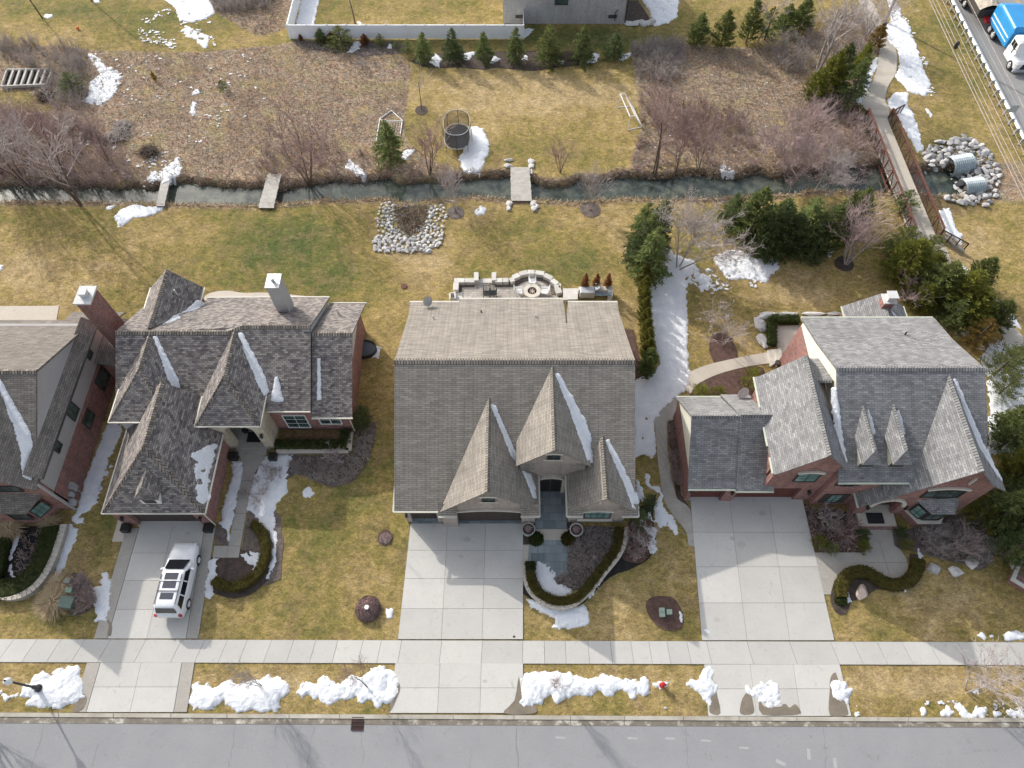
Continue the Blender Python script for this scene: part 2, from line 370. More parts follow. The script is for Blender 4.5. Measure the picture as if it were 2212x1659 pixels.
M['strawd']=mat('dry_grass_brown',(.30,.225,.15),(.20,.15,.105),scale=1,fine=.4,coord='World')
M['greygrass']=mat('dry_grass_grey',(.40,.345,.285),(.27,.22,.175),scale=1,fine=.4,coord='World')
# ======================= GROUND, STREAM, STREET
north=[(-60,405),(0,405),(130,404),(338,409),(377,396),(470,404),(576,411),(610,410),(683,396),(740,395),(766,400),(803,391),(840,388),(860,401),(891,398),(996,388),(1100,385),(1150,391),(1166,404),(1218,406),(1252,391),(1288,398),(1335,383),(1426,391),(1470,384),(1512,378),(1601,391),(1608,375),(1679,388),(1714,372),(1780,368),(1909,366),(1985,372),(2040,368),(2110,372)]
south=[(-60,437),(0,436.5),(94,435),(210,437),(336,440),(443,441),(560,443),(589,442),(699,432),(770,431),(839,429),(881,440),(944,433),(1022,424),(1102,432),(1150,432),(1252,437),(1340,428),(1444,432),(1548,429),(1679,423),(1753,412),(1818,414),(1922,417),(2000,420),(2110,428)]
NW=[P(u,v,-.6) for u,v in north]; SW=[P(u,v,0) for u,v in south]
nx=np.array([p.x for p in NW]); ny=np.array([p.y for p in NW]); sx=np.array([p.x for p in SW]); sy=np.array([p.y for p in SW])
XEND=P(2092,395,-1).x
def gz(x,y):
    x=np.asarray(x,float); y=np.asarray(y,float); sh=x.shape
    yn=np.interp(x,nx,ny)+(fbm(x,y*0,1.3,3)-.5)*1.1; ys=np.interp(x,sx,sy)+(fbm(x,y*0+9,1.1,3)-.5)*.7
    s=np.clip((y-ys)/.6,0,1); s=s*s*(3-2*s); a=-1.1*s
    b=np.clip(-1.1+(y-(yn-.35))*1.43,-1.1,0)
    z=np.maximum(a,b); endf=np.clip((XEND-x)/2.2,0,1); return z*endf+(fbm(x,y,.35,3)-.5)*.0
def gz1(x,y): return float(gz(np.array([x]),np.array([y]))[0])
def ls(a,b,st): return np.arange(a,b,st)
xs=np.concatenate([[-900,-500,-250,-150,-110,-85,-72],ls(-62,76,.42),[78,84,95,120,170,300,600,900]])
ys_=np.concatenate([[-400,-150,-60,-25,-10],ls(0,48,.45),ls(48,62,.17),ls(62,92,.45),[94,100,110,130,170,240,400,800,1600]])
GX,GY=np.meshgrid(xs,ys_); GZ=gz(GX,GY)-fbm(GX,GY,.5,3)*.05
def dpoly(pts,z=0): return [P(u,v,z) for u,v in pts]
meadL=dpoly([(-300,104),(0,100),(110,98),(200,108),(330,112),(440,112),(520,104),(600,96),(640,88),(700,90),(860,112),(890,146),(877,235),(873,290),(900,330),(960,360),(1000,392),(1000,430),(-300,440)])
meadR=dpoly([(1366,104),(1440,90),(1530,98),(1640,104),(1720,90),(1800,50),(1880,20),(1900,110),(1868,170),(1840,230),(1900,300),(1925,365),(1925,417),(1440,425),(1361,395),(1366,338),(1387,273),(1377,208),(1366,141)])
cold=dpoly([(440,-40),(640,-40),(625,60),(560,80),(470,30)])
lawnI=dpoly([(-80,190),(60,196),(110,230),(112,250),(60,238),(-80,215)])
bankP=dpoly([(-60,440),(560,446),(700,436),(1000,428),(1100,436),(1900,421),(1900,408),(1000,405),(-60,420)])
stonyE=dpoly([(1990,310),(2090,300),(2150,360),(2150,450),(2050,470),(1990,440)])
md=np.maximum.reduce([sdf(GX,GY,meadL),sdf(GX,GY,meadR),sdf(GX,GY,cold)]); md=np.where(sdf(GX,GY,lawnI)>0,-1,md)
ms_=np.clip(.5+md/.9,0,1)
bk=np.clip((GY-(np.interp(GX,sx,sy)-1.6))/1.4,0,1)*np.clip((np.interp(GX,nx,ny)+2.0-GY)/1.5,0,1); ms_=np.maximum(ms_,bk*.62)
# greenness, painted as patches where the lawn itself is greener
green=np.zeros_like(GX)+.36
def blob(u,v,ru,rv,a):
    global green
    c=P(u,v); ex=(P(u+ru,v)-c).x; ey=abs((P(u,v+rv)-c).y); green=green+a*np.exp(-(((GX-c.x)/ex)**2+((GY-c.y)/ey)**2))
for b_ in [(610,500,130,50,.6),(560,560,170,55,.35),(700,600,120,50,.4),(80,470,200,40,.1),(1240,575,110,45,.45),(1110,500,150,30,.15),(1250,85,160,25,.75),(1200,130,200,12,.3),(900,560,90,50,-.35),(1130,465,200,20,-.1),(100,590,130,50,-.4),(350,520,200,50,-.05),(1380,560,60,50,-.2),
           (760,1030,60,90,.25),(700,1150,90,90,.3),(200,1290,120,50,.1),(1700,1300,100,60,-.1),(2050,1300,130,50,-.35),(1350,1280,90,60,-.05),(1900,1480,300,25,-.5),(700,1470,800,20,-.2),(150,20,160,30,.35),(350,40,120,40,.3),(800,20,150,30,.1),(2050,150,90,60,.2),(2060,60,60,60,.25),(2100,560,80,120,-.25),(1150,200,220,50,-.5),(1200,330,120,40,.12),(1300,260,60,60,.05),(1650,60,120,40,.15),(1720,600,90,50,-.1),(1700,640,120,20,-.25),(1420,1270,120,70,-.1),(230,1130,30,60,.3)]: blob(*b_)
soil=np.clip((-GZ-.2)/.3,0,.8); soil=np.maximum(soil,np.clip(.5+sdf(GX,GY,stonyE)/1.0,0,1)*.5)
A=np.stack([ms_,np.clip(green,0,1),soil,np.ones_like(ms_)],-1).reshape(-1,4)
m_,n_=GX.shape; V=np.stack([GX,GY,GZ],-1).reshape(-1,3); I=np.arange(m_*n_).reshape(m_,n_)
F=np.stack([I[:-1,:-1],I[:-1,1:],I[1:,1:],I[1:,:-1]],-1).reshape(-1,4)
def groundmat():
    m,nt,b=nodes('ground_grass'); v=coords(nt,'World'); at=N(nt,'Attribute',attribute_name='zone'); sp=N(nt,'SeparateColor'); L(nt,at.outputs['Color'],sp.inputs[0])
    mp=N(nt,'VectorMath',operation='MULTIPLY'); mp.inputs[1].default_value=(.75,1.25,1); L(nt,v,mp.inputs[0]); v2=mp.outputs[0]; n1=noise(nt,v,.16,5,.7); n2=noise(nt,v,.9,6,.75,.5); n3=noise(nt,v2,3.6,6,.85,1.2); n4=noise(nt,v2,8.5,4,.9,1.8); n5=noise(nt,v,2.4,6,.8,2.0)
    g=math_(nt,'ADD',sp.outputs[1],math_(nt,'MULTIPLY',math_(nt,'SUBTRACT',n1,.5),1.5)); g=math_(nt,'ADD',g,math_(nt,'MULTIPLY',math_(nt,'SUBTRACT',n2,.5),1.3)); g=math_(nt,'ADD',g,math_(nt,'MULTIPLY',math_(nt,'SUBTRACT',n4,.5),.8))
    lawn=ramp(nt,g,[(.0,(.47,.35,.19)),(.26,(.375,.275,.115)),(.48,(.265,.212,.072)),(.72,(.16,.156,.05)),(1.0,(.10,.122,.04))]); brn=ramp(nt,noise(nt,v,.55,5,.75,.6),[(.46,(0,0,0)),(.66,(.75,.75,.75))]); lawn=mixc(nt,brn,lawn,(.27,.195,.10))
    me=math_(nt,'ADD',n3,math_(nt,'MULTIPLY',math_(nt,'SUBTRACT',n4,.5),.7))
    mead=ramp(nt,me,[(.22,(.13,.095,.075)),(.42,(.25,.185,.14)),(.58,(.36,.285,.22)),(.78,(.55,.49,.42))]); big=ramp(nt,n1,[(.35,(.78,.74,.72)),(.5,(1,1,1)),(.66,(1.22,1.22,1.2))]); mead=mixc(nt,1.0,mead,big,'MULTIPLY'); tanp=mixc(nt,ramp(nt,noise(nt,v,.33,4,.7),[(.5,(0,0,0)),(.62,(.8,.8,.8))]),mead,(.36,.30,.17)); mead=tanp
    red=ramp(nt,n2,[(.38,(1.08,.93,.84)),(.62,(.96,1,1.0))]); mead=mixc(nt,1.0,mead,red,'MULTIPLY')
    mf=math_(nt,'ADD',sp.outputs[0],math_(nt,'MULTIPLY',math_(nt,'SUBTRACT',n3,.5),.5)); mf=N(nt,'MapRange',interpolation_type='SMOOTHSTEP',i_1=.35,i_2=.65).outputs[0].node; L(nt,math_(nt,'ADD',sp.outputs[0],math_(nt,'MULTIPLY',math_(nt,'SUBTRACT',n5,.5),.8)),mf.inputs[0])
    col=mixc(nt,mf.outputs[0],lawn,mead)
    soilc=ramp(nt,n3,[(.3,(.045,.033,.024)),(.7,(.12,.09,.06))]); col=mixc(nt,sp.outputs[2],col,soilc)
    spk=ramp(nt,noise(nt,v2,2.0,3,.8,1.0),[(.36,(.78,.80,.80)),(.64,(1.2,1.18,1.15))]); col=mixc(nt,1.0,col,spk,'MULTIPLY'); k=ramp(nt,n4,[(.32,(.38,.38,.36)),(.5,(1,1,1)),(.70,(1.75,1.74,1.7))]); col=mixc(nt,1.0,col,k,'MULTIPLY')
    k=ramp(nt,n3,[(.34,(.55,.57,.58)),(.66,(1.42,1.41,1.38))]); col=mixc(nt,1.0,col,k,'MULTIPLY')
    L(nt,col,b.inputs['Base Color']); b.inputs['Roughness'].default_value=.95; b.inputs['Specular IOR Level'].default_value=.1
    bump(nt,b,math_(nt,'ADD',n4,n3),.55,.12); return m
g_=npmesh('ground',V,F,groundmat(),attr=A,smooth=True); kind(g_,'structure')
# water
def watermat():
    m,nt,b=nodes('stream_water'); v=coords(nt,'World'); n=noise(nt,v,.35,4,.65,1.0); n2=noise(nt,v,1.6,5,.7,.6)
    col=ramp(nt,math_(nt,'ADD',math_(nt,'MULTIPLY',n,.65),math_(nt,'MULTIPLY',n2,.35)),[(.36,(.014,.02,.017)),(.48,(.05,.063,.052)),(.60,(.12,.13,.10))])
    L(nt,col,b.inputs['Base Color']); b.inputs['Roughness'].default_value=.07; b.inputs['Specular IOR Level'].default_value=.9; b.inputs['IOR'].default_value=1.33
    bump(nt,b,noise(nt,v,3,3,.5),.08,.05); return m
wp=[(x,np.interp(x,sx,sy)-.2) for x in np.arange(-75,XEND+1.5,3)]+[(x,np.interp(x,nx,ny)+1.4) for x in np.arange(XEND+1.4,-75.5,-3)]
kind(MB().prism([(a,float(b)) for a,b in wp],-.8,-.6).build('stream_water',watermat()),'structure')
# ---- street
KB=lambda u,d: P(u,1539.5+11.5*u/2212+d)     # kerb line at picture column u
roadm=concrete('street_asphalt',(.255,.255,.262),(.285,.285,.29),fine=.09)
a0=KB(-400,22.5); a1=KB(2700,20.2)
road=MB().prism([(-600,a0.y-.0),(a0.x,a0.y),(a1.x,a1.y),(600,a1.y),(600,-9),(-600,-9)],-.02,.008).build('street',roadm); kind(road,'structure')
k=MB(); k2=MB(); us=[-300]+list(np.cumsum([0]+[128,118,124,121,134,109,126,119,131,122,117,127,120,125,123,118,130,121]))+[2700]
us=[u for u in us]
for i in range(len(us)-1):
    a,b=us[i]+.7,us[i+1]-.7
    A_=[KB(a,0),KB(b,0),KB(b,9),KB(a,9)]; k.prism([(p.x,p.y) for p in A_],0,.07)
    A_=[KB(a,9.4),KB(b,9.4),KB(b,22.5-2.3*b/2212),KB(a,22.5-2.3*a/2212)]; k2.prism([(p.x,p.y) for p in A_],-.01,.024)
kb=MB(); A_=[KB(-300,-.6),KB(2700,-.6),KB(2700,20.9),KB(-300,23.2)]; kb.prism([(p.x,p.y) for p in A_],-.05,.016)
kind(kb.build('kerb_bed',M['joint']),'structure'); kind(k.build('kerb',M['kerb']),'structure')
def guttermat():
    m,nt,b=nodes('gutter_pan'); v=coords(nt,'World'); n=noise(nt,v,1.3,5,.7); uvn=coords(nt,'UV')
    col=ramp(nt,n,[(.30,(.13,.11,.085)),(.52,(.20,.175,.135)),(.60,(.42,.39,.33)),(.7,(.55,.53,.48))]); L(nt,col,b.inputs['Base Color']); b.inputs['Roughness'].default_value=.5; return m
kind(k2.build('gutter',guttermat()),'structure')
# ---- slabs
def slabs(name,rows,m,base=True,gap=.022,z=.035,parent=None):
    """rows: list of (v, [u...]) picture coordinates; panels between consecutive rows"""
    s=MB(); b=MB()
    for (v0,u0),(v1,u1) in zip(rows[:-1],rows[1:]):
        n=min(len(u0),len(u1))
        for i in range(n-1):
            q=[P(u0[i],v0),P(u0[i+1],v0),P(u1[i+1],v1),P(u1[i],v1)]; c=sum(q,Vector((0,0,0)))/4
            qq=[p+Vector((math.copysign(min(gap/2,abs(c.x-p.x)),c.x-p.x),math.copysign(min(gap/2,abs(c.y-p.y)),c.y-p.y),0)) for p in q]
            s.prism([(p.x,p.y) for p in qq],-.02,z); b.prism([(p.x,p.y) for p in q],-.03,z-.018)
    o=s.build(name,m); kind(o,'structure')
    if base: kind(b.build(name+'_bed',M['joint']),'structure')
    return o
def lerp(a,b,f): return a+(b-a)*f
def drive(vs,tl,bl,vt,vb):
    return [(v,[lerp(a,b,(v-vt)/(vb-vt)) for a,b in zip(tl,bl)]) for v in vs]
slabs('driveway',drive([1137,1195,1254,1316.7,1379.8],[302,373,442.6],[187,281,375],1137,1538),M['conc'])
slabs('driveway',drive([1431,1484,1538.6],[302,373,442.6],[187,281,375],1137,1538),M['conc'])
slabs('driveway_border',drive([1141,1379.8],[274,301.5],[157,186.5],1137,1538),M['conc2']); slabs('driveway_border',drive([1431.5,1538.5],[274,301.5],[157,186.5],1137,1538),M['conc2'])
slabs('driveway_border',drive([1141,1379.8],[443,466],[375.5,404],1137,1538),M['conc2']); slabs('driveway_border',drive([1431.5,1538.5],[443,466],[375.5,404],1137,1538),M['conc2'])
slabs('driveway',drive([1131,1189,1250,1315,1381],[887,967,1049,1130],[842,945,1036.6,1130],1131,1540),M['conc'])
slabs('driveway',drive([1432.5,1486,1540.5],[887,967,1049,1130],[842,945,1036.6,1130],1131,1540),M['conc'])
slabs('driveway',drive([1078,1150,1224.6,1302.5,1383.5],[1491,1575,1660.5,1733.4],[1530,1634,1729.5,1839],1078,1547),M['conc'])
slabs('driveway',drive([1435,1488,1547],[1491,1575,1660.5,1733.4],[1530,1634,1729.5,1839],1078,1547),M['conc'])
jt=[-260,-210,-160,-110,-60,-10,31,81,132.8,184.9,239.5,316.4,393,442.7,492,535,587,635,683,730.6,784.8,824,868,954.8,1042.5,1129.4,1175.7,1221,1270,1318,1362.4,1401,1440,1483,1525.6,1613,1704.8,1793.3,1842.8,1893.6,1947.5,2005.5,2068,2119,2175,2232,2290,2350,2410]
jb=[u+(u-1150)*.032 for u in jt]
s=MB(); b=MB()
for i in range(len(jt)-1):
    q=[P(jt[i]+.4,1380.8+7*jt[i]/2212),P(jt[i+1]-.4,1380.8+7*jt[i+1]/2212),P(jb[i+1]-.4,1430.2+6.3*jb[i+1]/2212),P(jb[i]+.4,1430.2+6.3*jb[i]/2212)]
    s.prism([(p.x,p.y) for p in q],-.02,.04)
q=[P(jt[0],1380),P(jt[-1],1387.4),P(jb[-1],1437.6),P(jb[0],1430)]; b.prism([(p.x,p.y) for p in q],-.03,.022)
kind(s.build('sidewalk',M['conc']),'structure'); kind(b.build('sidewalk_bed',M['joint']),'structure')
def _pad(x0,x1,y0,y1,m,z=.03): kind(MB().prism([(x0,y0),(x1,y0),(x1,y1),(x0,y1)],-.02,z).build('garage_apron',m),'structure')
def sheet(name,pts,m,z=.03,k='structure',th=.05,wob=0):
    pts=[(p[0],p[1]) for p in pts]
    if wob:
        out=[]
        for i in range(len(pts)):
            a=np.array(pts[i]); c=np.array(pts[(i+1)%len(pts)]); n=max(1,int(np.linalg.norm(c-a)/.35))
            for j in range(n):
                p=a+(c-a)*j/n; out.append((p[0]+(fbm(p[0],p[1],1.7,3)-.5)*wob*2,p[1]+(fbm(p[0]+40,p[1],1.7,3)-.5)*wob*2))
        pts=[(float(a),float(b)) for a,b in out]
    o=MB().prism(pts,z-th,z).build(name,m); return kind(o,k)
def spline(pts,n=6,closed=False):
    pts=[Vector((p[0],p[1],p[2] if len(p)>2 else 0)) for p in pts]; out=[]; m=len(pts)
    for i in range(m if closed else m-1):
        g=(lambda j: pts[j%m]) if closed else (lambda j: pts[min(max(j,0),m-1)])
        p0,p1,p2,p3=g(i-1),g(i),g(i+1),g(i+2)
        for j in range(n):
            t_=j/n; out.append(.5*((2*p1)+(p2-p0)*t_+(2*p0-5*p1+4*p2-p3)*t_*t_+(3*p1-p0-3*p2+p3)*t_**3))
    if not closed: out.append(pts[-1])
    return out
def ribbon(name,L_,R_,m,z=.03,gap=None,k='structure',bed=True):
    """paving between two picture edge lines given as world points"""
    s=MB(); b=MB(); n=len(L_)
    for i in range(n-1):
        q=[L_[i],R_[i],R_[i+1],L_[i+1]]; s.prism([(p.x,p.y) for p in q],z-.05,z)
    return kind(s.build(name,m),k)
# house 4 side walk: from the driveway up along the garage, then east to the back terrace
Lw=spline(t(2,2,[(1465,1430),(1440,1310),(1340,1180),(1260,1040),(1215,760),(1190,480),(1180,370),(1250,290),(1330,210),(1365,180)]),5)
Rw=spline(t(2,2,[(1515,1435),(1500,1300),(1475,1125),(1395,1060),(1355,1000),(1300,700),(1285,460),(1290,400),(1345,375),(1372,230)]),5)
ribbon('walkway',Lw,Rw,M['conc2'])
Lw=spline(t(2,1,[(1380,1640),(1440,1560),(1620,1480),(1900,1415),(2115,1375)]),5); Rw=spline(t(2,1,[(1480,1720),(1540,1640),(1700,1560),(1920,1500),(2140,1465)]),5)
ribbon('walkway',Lw,Rw,M['conc3'],z=.034)
# house 4 entry walk with a round pad
sheet('entry_walk',t(3,2,[(905,1285),(1115,1285),(1135,1425),(925,1425)]),M['conc2'],.030)
c=t1(3,2,1067,1560); rx=4.75; 
pad=[(c.x+1.55*math.cos(a),c.y+1.5*math.sin(a)) for a in np.linspace(0,2*PI,41)[:-1]]; sheet('entry_pad',pad,M['conc2'],.038)
j=MB(); j.beam((c.x-1.5,c.y-.1,.0375),(c.x+1.5,c.y-.1,.0375),.03,.01); j.beam((c.x,c.y-1.45,.0375),(c.x-.1,c.y+1.45,.0375),.03,.01); kind(j.build('entry_pad_joint',M['joint']),'structure')
sheet('entry_walk',t(3,2,[(465,1487),(890,1487),(905,1620),(870,1625),(760,1625),(690,1655),(640,1720),(612,1810),(612,1835),(540,1835)]),M['conc2'],.026)
# house 2 front walk
sheet('front_walk',t(0,2,[(1980,665),(2200,665),(2190,720),(2110,830),(2075,1030),(2040,1180),(2020,1300),(1980,1530),(1765,1530),(1780,1432),(1895,1432),(1950,1165),(2000,900),(2020,780)]),M['conc2'],.03)
j=MB()
for a,b_ in (((1995,888),(2100,892)),((1965,1035),(2070,1037)),((1945,1163),(2045,1165)),((1920,1297),(2022,1300)),((1895,1432),(1995,1436)),((1880,1530),(1895,1432))):
    A_=t1(0,2,*a); B_=t1(0,2,*b_); j.beam((A_.x,A_.y,.0295),(B_.x,B_.y,.0295),.03,.01)
kind(j.build('front_walk_joint',M['joint']),'structure')
sheet('side_pad',t(0,2,[(980,1215),(1050,1260),(1035,1395),(930,1397)]),M['conc3'],.02)
_pad(-7.6,-5.05,17.72,18.35,M['slate']); _pad(-4.1,.75,17.45,18.03,M['slate']); _pad(-28.3,-23.2,17.55,17.98,M['conc'],.028); _pad(13.3,16.05,19.68,19.93,M['conc'],.028); _pad(16.8,21.9,19.35,19.93,M['conc'],.026)
# house 3 slate entry
sheet('slate_walk',t(2,2,[(243,1208),(410,1208),(415,1420),(458,1425),(462,1660),(330,1720),(180,1640),(130,1570),(95,1585),(95,1420),(243,1418)]),M['slate'],.03)
sheet('slate_border',t(2,2,[(93,1425),(140,1425),(130,1585),(93,1585)]),M['conc3'],.034)
sheet('rear_patio',[P(-120,662),P(128,661),P(122,692),P(-120,692)],M['conc3'],.03)
sheet('rear_patio',spline([P(u,v) for u,v in [(440,645),(455,633),(490,628),(525,633),(560,632),(600,634),(660,640),(690,645),(690,670),(440,670)]],3,True),M['conc3'],.03)
# ---- planting beds
def bed(pts,m,z=.018,wob=.12): return sheet('mulch_bed',pts,m,z,wob=wob)
bed(spline(t(1,2,[(190,675),(800,680),(812,480),(985,400),(985,560),(940,700),(830,870),(700,935),(560,925),(430,860),(330,845),(240,870),(300,700)]),3,True),M['mulchG'],.02)
bed(t(0,2,[(1800,1240),(1880,1290),(1900,1430),(1780,1432)]),M['mulchG'])
bed(spline(t(0,2,[(2200,720),(2290,800),(2250,1100),(2330,1200),(2330,1700),(2100,1740),(1960,1790),(1760,1760),(1735,1640),(1790,1540),(1985,1535),(2030,1300),(2080,1040),(2115,830)]),2,True),M['mulchG'],.016)
bed(spline(t(0,3,[(1700,120),(1740,-60),(1800,-110),(2000,-150),(2200,-50),(2240,60),(2120,190),(1950,255),(1800,220)]),3,True),M['mulch'],.022)
bed(t(2,2,[(93,1195),(243,1200),(243,1418),(93,1418)]),M['mulch'],.024,0.0); bed(t(2,2,[(410,1208),(490,1200),(500,1430),(412,1420)]),M['mulch'],.021,0)
bed(spline(t(2,2,[(480,1280),(860,1280),(880,1380),(830,1500),(700,1640),(560,1790),(400,1810),(200,1770),(170,1660),(330,1700),(460,1660),(462,1430)]),2,True),M['mulchG'],.019,0)
bed(spline(t(2,2,[(960,1290),(1010,1140),(1120,1080),(1200,1000),(1170,1150),(1195,1380),(1170,1500),(1060,1590),(880,1660),(760,1740),(600,1900),(470,1950),(280,1930),(95,1830),(95,1760),(250,1890),(450,1905),(620,1820),(760,1640),(880,1500),(930,1390)]),2,True),M['black_soil'],.017)
bed(spline(t(2,2,[(945,1290),(1010,1200),(1150,1180),(1195,1380),(1150,1500),(1050,1580),(900,1520),(935,1390)]),3,True),M['mulchR'],.023)
bed(t(3,2,[(385,1075),(480,1140),(800,1150),(850,1290),(905,1285),(925,1425),(895,1485),(465,1487)]),M['mulchR'],.016)
bed(spline(t(3,2,[(1130,1290),(1280,1290),(1600,1180),(1850,1150),(1960,1250),(2000,1400),(1940,1560),(1850,1640),(1750,1590),(1600,1560),(1400,1500),(1280,1470),(1140,1430)]),2,True),M['mulchG'],.014)
bed(spline(t(3,3,[(612,280),(612,150),(650,70),(760,10),(900,5),(1000,110),(1130,130),(1260,60),(1270,-120),(1390,-60),(1350,100),(1220,190),(1000,180),(900,240),(780,280),(740,380),(650,370)]),2,True),M['mulch'],.02)
bed(spline(t(2,3,[(1110,330),(1130,260),(1220,232),(1330,245),(1400,330),(1425,430),(1400,500),(1320,522),(1240,505),(1160,430)]),3,True),M['mulchR'],.03,.04)
ell=lambda c,rx,ry,n=24: [(c.x+rx*math.cos(a),c.y+ry*math.sin(a)) for a in np.linspace(0,2*PI,n+1)[:-1]]
for tt,rx,ry,mm in (((1,2,1073,1362),.58,.6,'mulchR'),((1,3,930,330),.85,.9,'mulchR'),((1,0,1372,915),.68,.75,'mulch'),((1,1,1655,215),.85,.85,'mulchG'),((2,1,650,190),1.0,1.0,'mulchG'),((3,1,720,640),.9,.9,'mulch'),((2,1,1750,1360),1.2,1.9,'mulchR')):
    bed(ell(t1(*tt),rx,ry),M[mm],.02,.1)
bed(t(1,0,[(1270,500),(1500,440),(2250,420),(2790,430),(2790,530),(2500,560),(2300,590),(2000,560),(1900,580),(1700,555),(1500,565),(1380,550)]),M['mulch'],.02,.15)
bed(t(1,0,[(300,340),(700,345),(1270,350),(1270,440),(900,460),(700,440),(400,400)]),M['mulchG'],.015,.3)
bed(t(2,0,[(955,5),(1045,0),(1165,190),(945,190)]),M['mulch'],.02,.1)
bed(t(2,1,[(930,1180),(1010,1190),(1060,1420),(1190,1560),(1130,1650),(1010,1640)]),M['mulchR'],.015)
bed(spline(t(2,2,[(1535,60),(1590,0),(1700,-50),(1900,-70),(2080,-50),(2080,60),(2000,185),(1480,185)]),2,True),M['mulchR'],.02)
bed(t(2,2,[(1290,400),(1345,380),(1400,1000),(1480,1120),(1400,1075),(1360,1010)]),M['mulch'],.022,.04)
bed(t(0,2,[(0,1270),(600,1270),(500,1400),(440,1640),(330,1780),(200,1850),(0,1840)]),M['black_soil'],.02)
bed(spline(t(0,3,[(560,110),(600,40),(700,60),(780,180),(790,300),(720,370),(580,390),(560,250)]),3,True),M['mulchG'],.018)
# ---- street details
def crack(pts,w=.022,z=.009):
    s=MB(); pts=[Vector(p) for p in pts]; out=[]
    for a,b in zip(pts[:-1],pts[1:]):
        n=max(2,int((b-a).length/.25))
        for j in range(n): p=a.lerp(b,j/n); out.append(p+Vector(((fbm(p.x*3,p.y*3,1,2)-.5)*.3,0,0)))
    out.append(pts[-1])
    for a,b in zip(out[:-1],out[1:]): s.beam((a.x,a.y,z),(b.x,b.y,z),w*random.uniform(.6,1.3),.006)
    return s
random.seed(3); C_=MB()
for (ix,iy,pp) in [(0,3,[(360,1300),(340,1400),(300,1520),(260,1659)]),(0,3,[(1950,1300),(1935,1450),(1900,1659)]),(0,3,[(820,1460),(790,1540),(765,1659)]),(1,3,[(485,1305),(455,1430),(440,1560),(425,1659)]),(1,3,[(880,1330),(875,1450),(890,1560),(865,1659)]),(1,3,[(2170,1310),(2155,1400),(2170,1530),(2175,1659)]),(1,3,[(1790,1520),(1770,1659)]),(2,3,[(1440,1320),(1445,1450),(1450,1560),(1465,1659)]),(2,3,[(1400,1320),(1440,1390)]),(3,3,[(553,1325),(555,1450),(570,1659)]),(1,3,[(1310,1560),(1300,1659)]),(2,3,[(45,1320),(35,1450),(50,1659)])]:
    q=crack(t(ix,iy,pp)); C_.add(q.v,q.f)
kind(C_.build('street_crack',M['joint']),'structure')
pm=plain('road_paint',(.37,.37,.36),.8); s=MB()
for a,b in [((425,1500),(430,1590)),((155,1595),(235,1635)),((640,1575),(650,1659))]:
    A_=t1(3,3,*a); B_=t1(3,3,*b); s.beam((A_.x,A_.y,.0095),(B_.x,B_.y,.0095),.22,.006)
for x,y in [(1000,1410),(1310,1412),(1610,1430),(1925,1490),(400,1405)]:
    A_=t1(2,3,x-40,y); B_=t1(2,3,x+40,y+5); s.beam((A_.x,A_.y,.0095),(B_.x,B_.y,.0095),.12,.006)
kind(s.build('road_paint',pm),'structure')
# wet stains beside the piles
for si,(ix,iy,pp) in enumerate([(2,3,[(60,900),(20,1100),(-70,1205),(195,1205),(180,1130),(90,1100)]),(2,3,[(1640,880),(1690,1020),(1730,1205),(1640,1205),(1640,1100)]),(2,3,[(1940,1040),(1985,1050),(2005,1150),(2000,1210),(1895,1210),(1900,1120)]),(3,3,[(20,1090),(60,1150),(190,1150),(210,1130),(240,1130),(265,1160),(310,1130),(345,1170),(335,1215),(40,1215)]),(3,3,[(610,900),(640,870),(660,900),(740,1150),(740,1222),(600,1222),(595,1060)]),(1,3,[(1180,960),(1195,1010),(1150,1130),(1110,1190),(1130,1100)]),(0,3,[(690,1040),(720,1090),(690,1170),(640,1194),(600,1194),(640,1110)]),(0,3,[(890,430),(930,470),(925,555),(895,555),(905,480)])]):
    sheet('wet_stain',spline(t(ix,iy,pp),3,True),M['wetc'],.0405+.002*si,wob=.05)
M['oil']=mat('oil_spot',(.40,.385,.36),(.43,.415,.385),scale=3,rough=.5,fine=.1)
for i,(ix,iy,x,y,w) in enumerate([(3,2,40,1160,.35),(2,2,1900,1420,.4),(2,2,1830,1370,.25),(1,2,1750,1380,.35),(1,2,1700,1520,.2),(2,3,18,570,.12),(3,3,115,1050,.15),(3,3,1003,632,.12),(1,3,2140,572,.12),(0,2,1560,1330,.2),(1,3,1900,940,.18),(2,3,1700,430,.25)]):
    c=t1(ix,iy,x,y); sheet('oil_spot',[(c.x+w*math.cos(a)*(.6+.5*fbm(a*3,i)),c.y+.7*w*math.sin(a)*(.6+.5*fbm(a*3,i+9))) for a in np.linspace(0,2*PI,15)[:-1]],M['oil'],.0415)
# road at top right, beyond the guard rail
gx=P(2044.6,0).x; R0=[P(2060,-10),P(2104,105),P(2160,225),P(2240,390),P(2330,560)]
sheet('side_road',[(gx+1.0,-60),(gx+1.0,200),(gx+15,200),(gx+15,-60)],concrete('side_road_asphalt',(.25,.245,.24),(.29,.285,.28),fine=.08),.02)
s=MB(); 
for yy in range(20,110,1): pass
s.bb(gx+1.7,gx+1.82,-20,180,.015,.026); kind(s.build('road_edge_line',pm),'structure')
s=MB(); s.bb(gx+8.4,gx+8.52,-20,180,.015,.026); s.bb(gx+8.66,gx+8.78,-20,180,.015,.026); kind(s.build('road_centre_line',plain('road_paint_yellow',(.55,.36,.10),.8)),'structure')
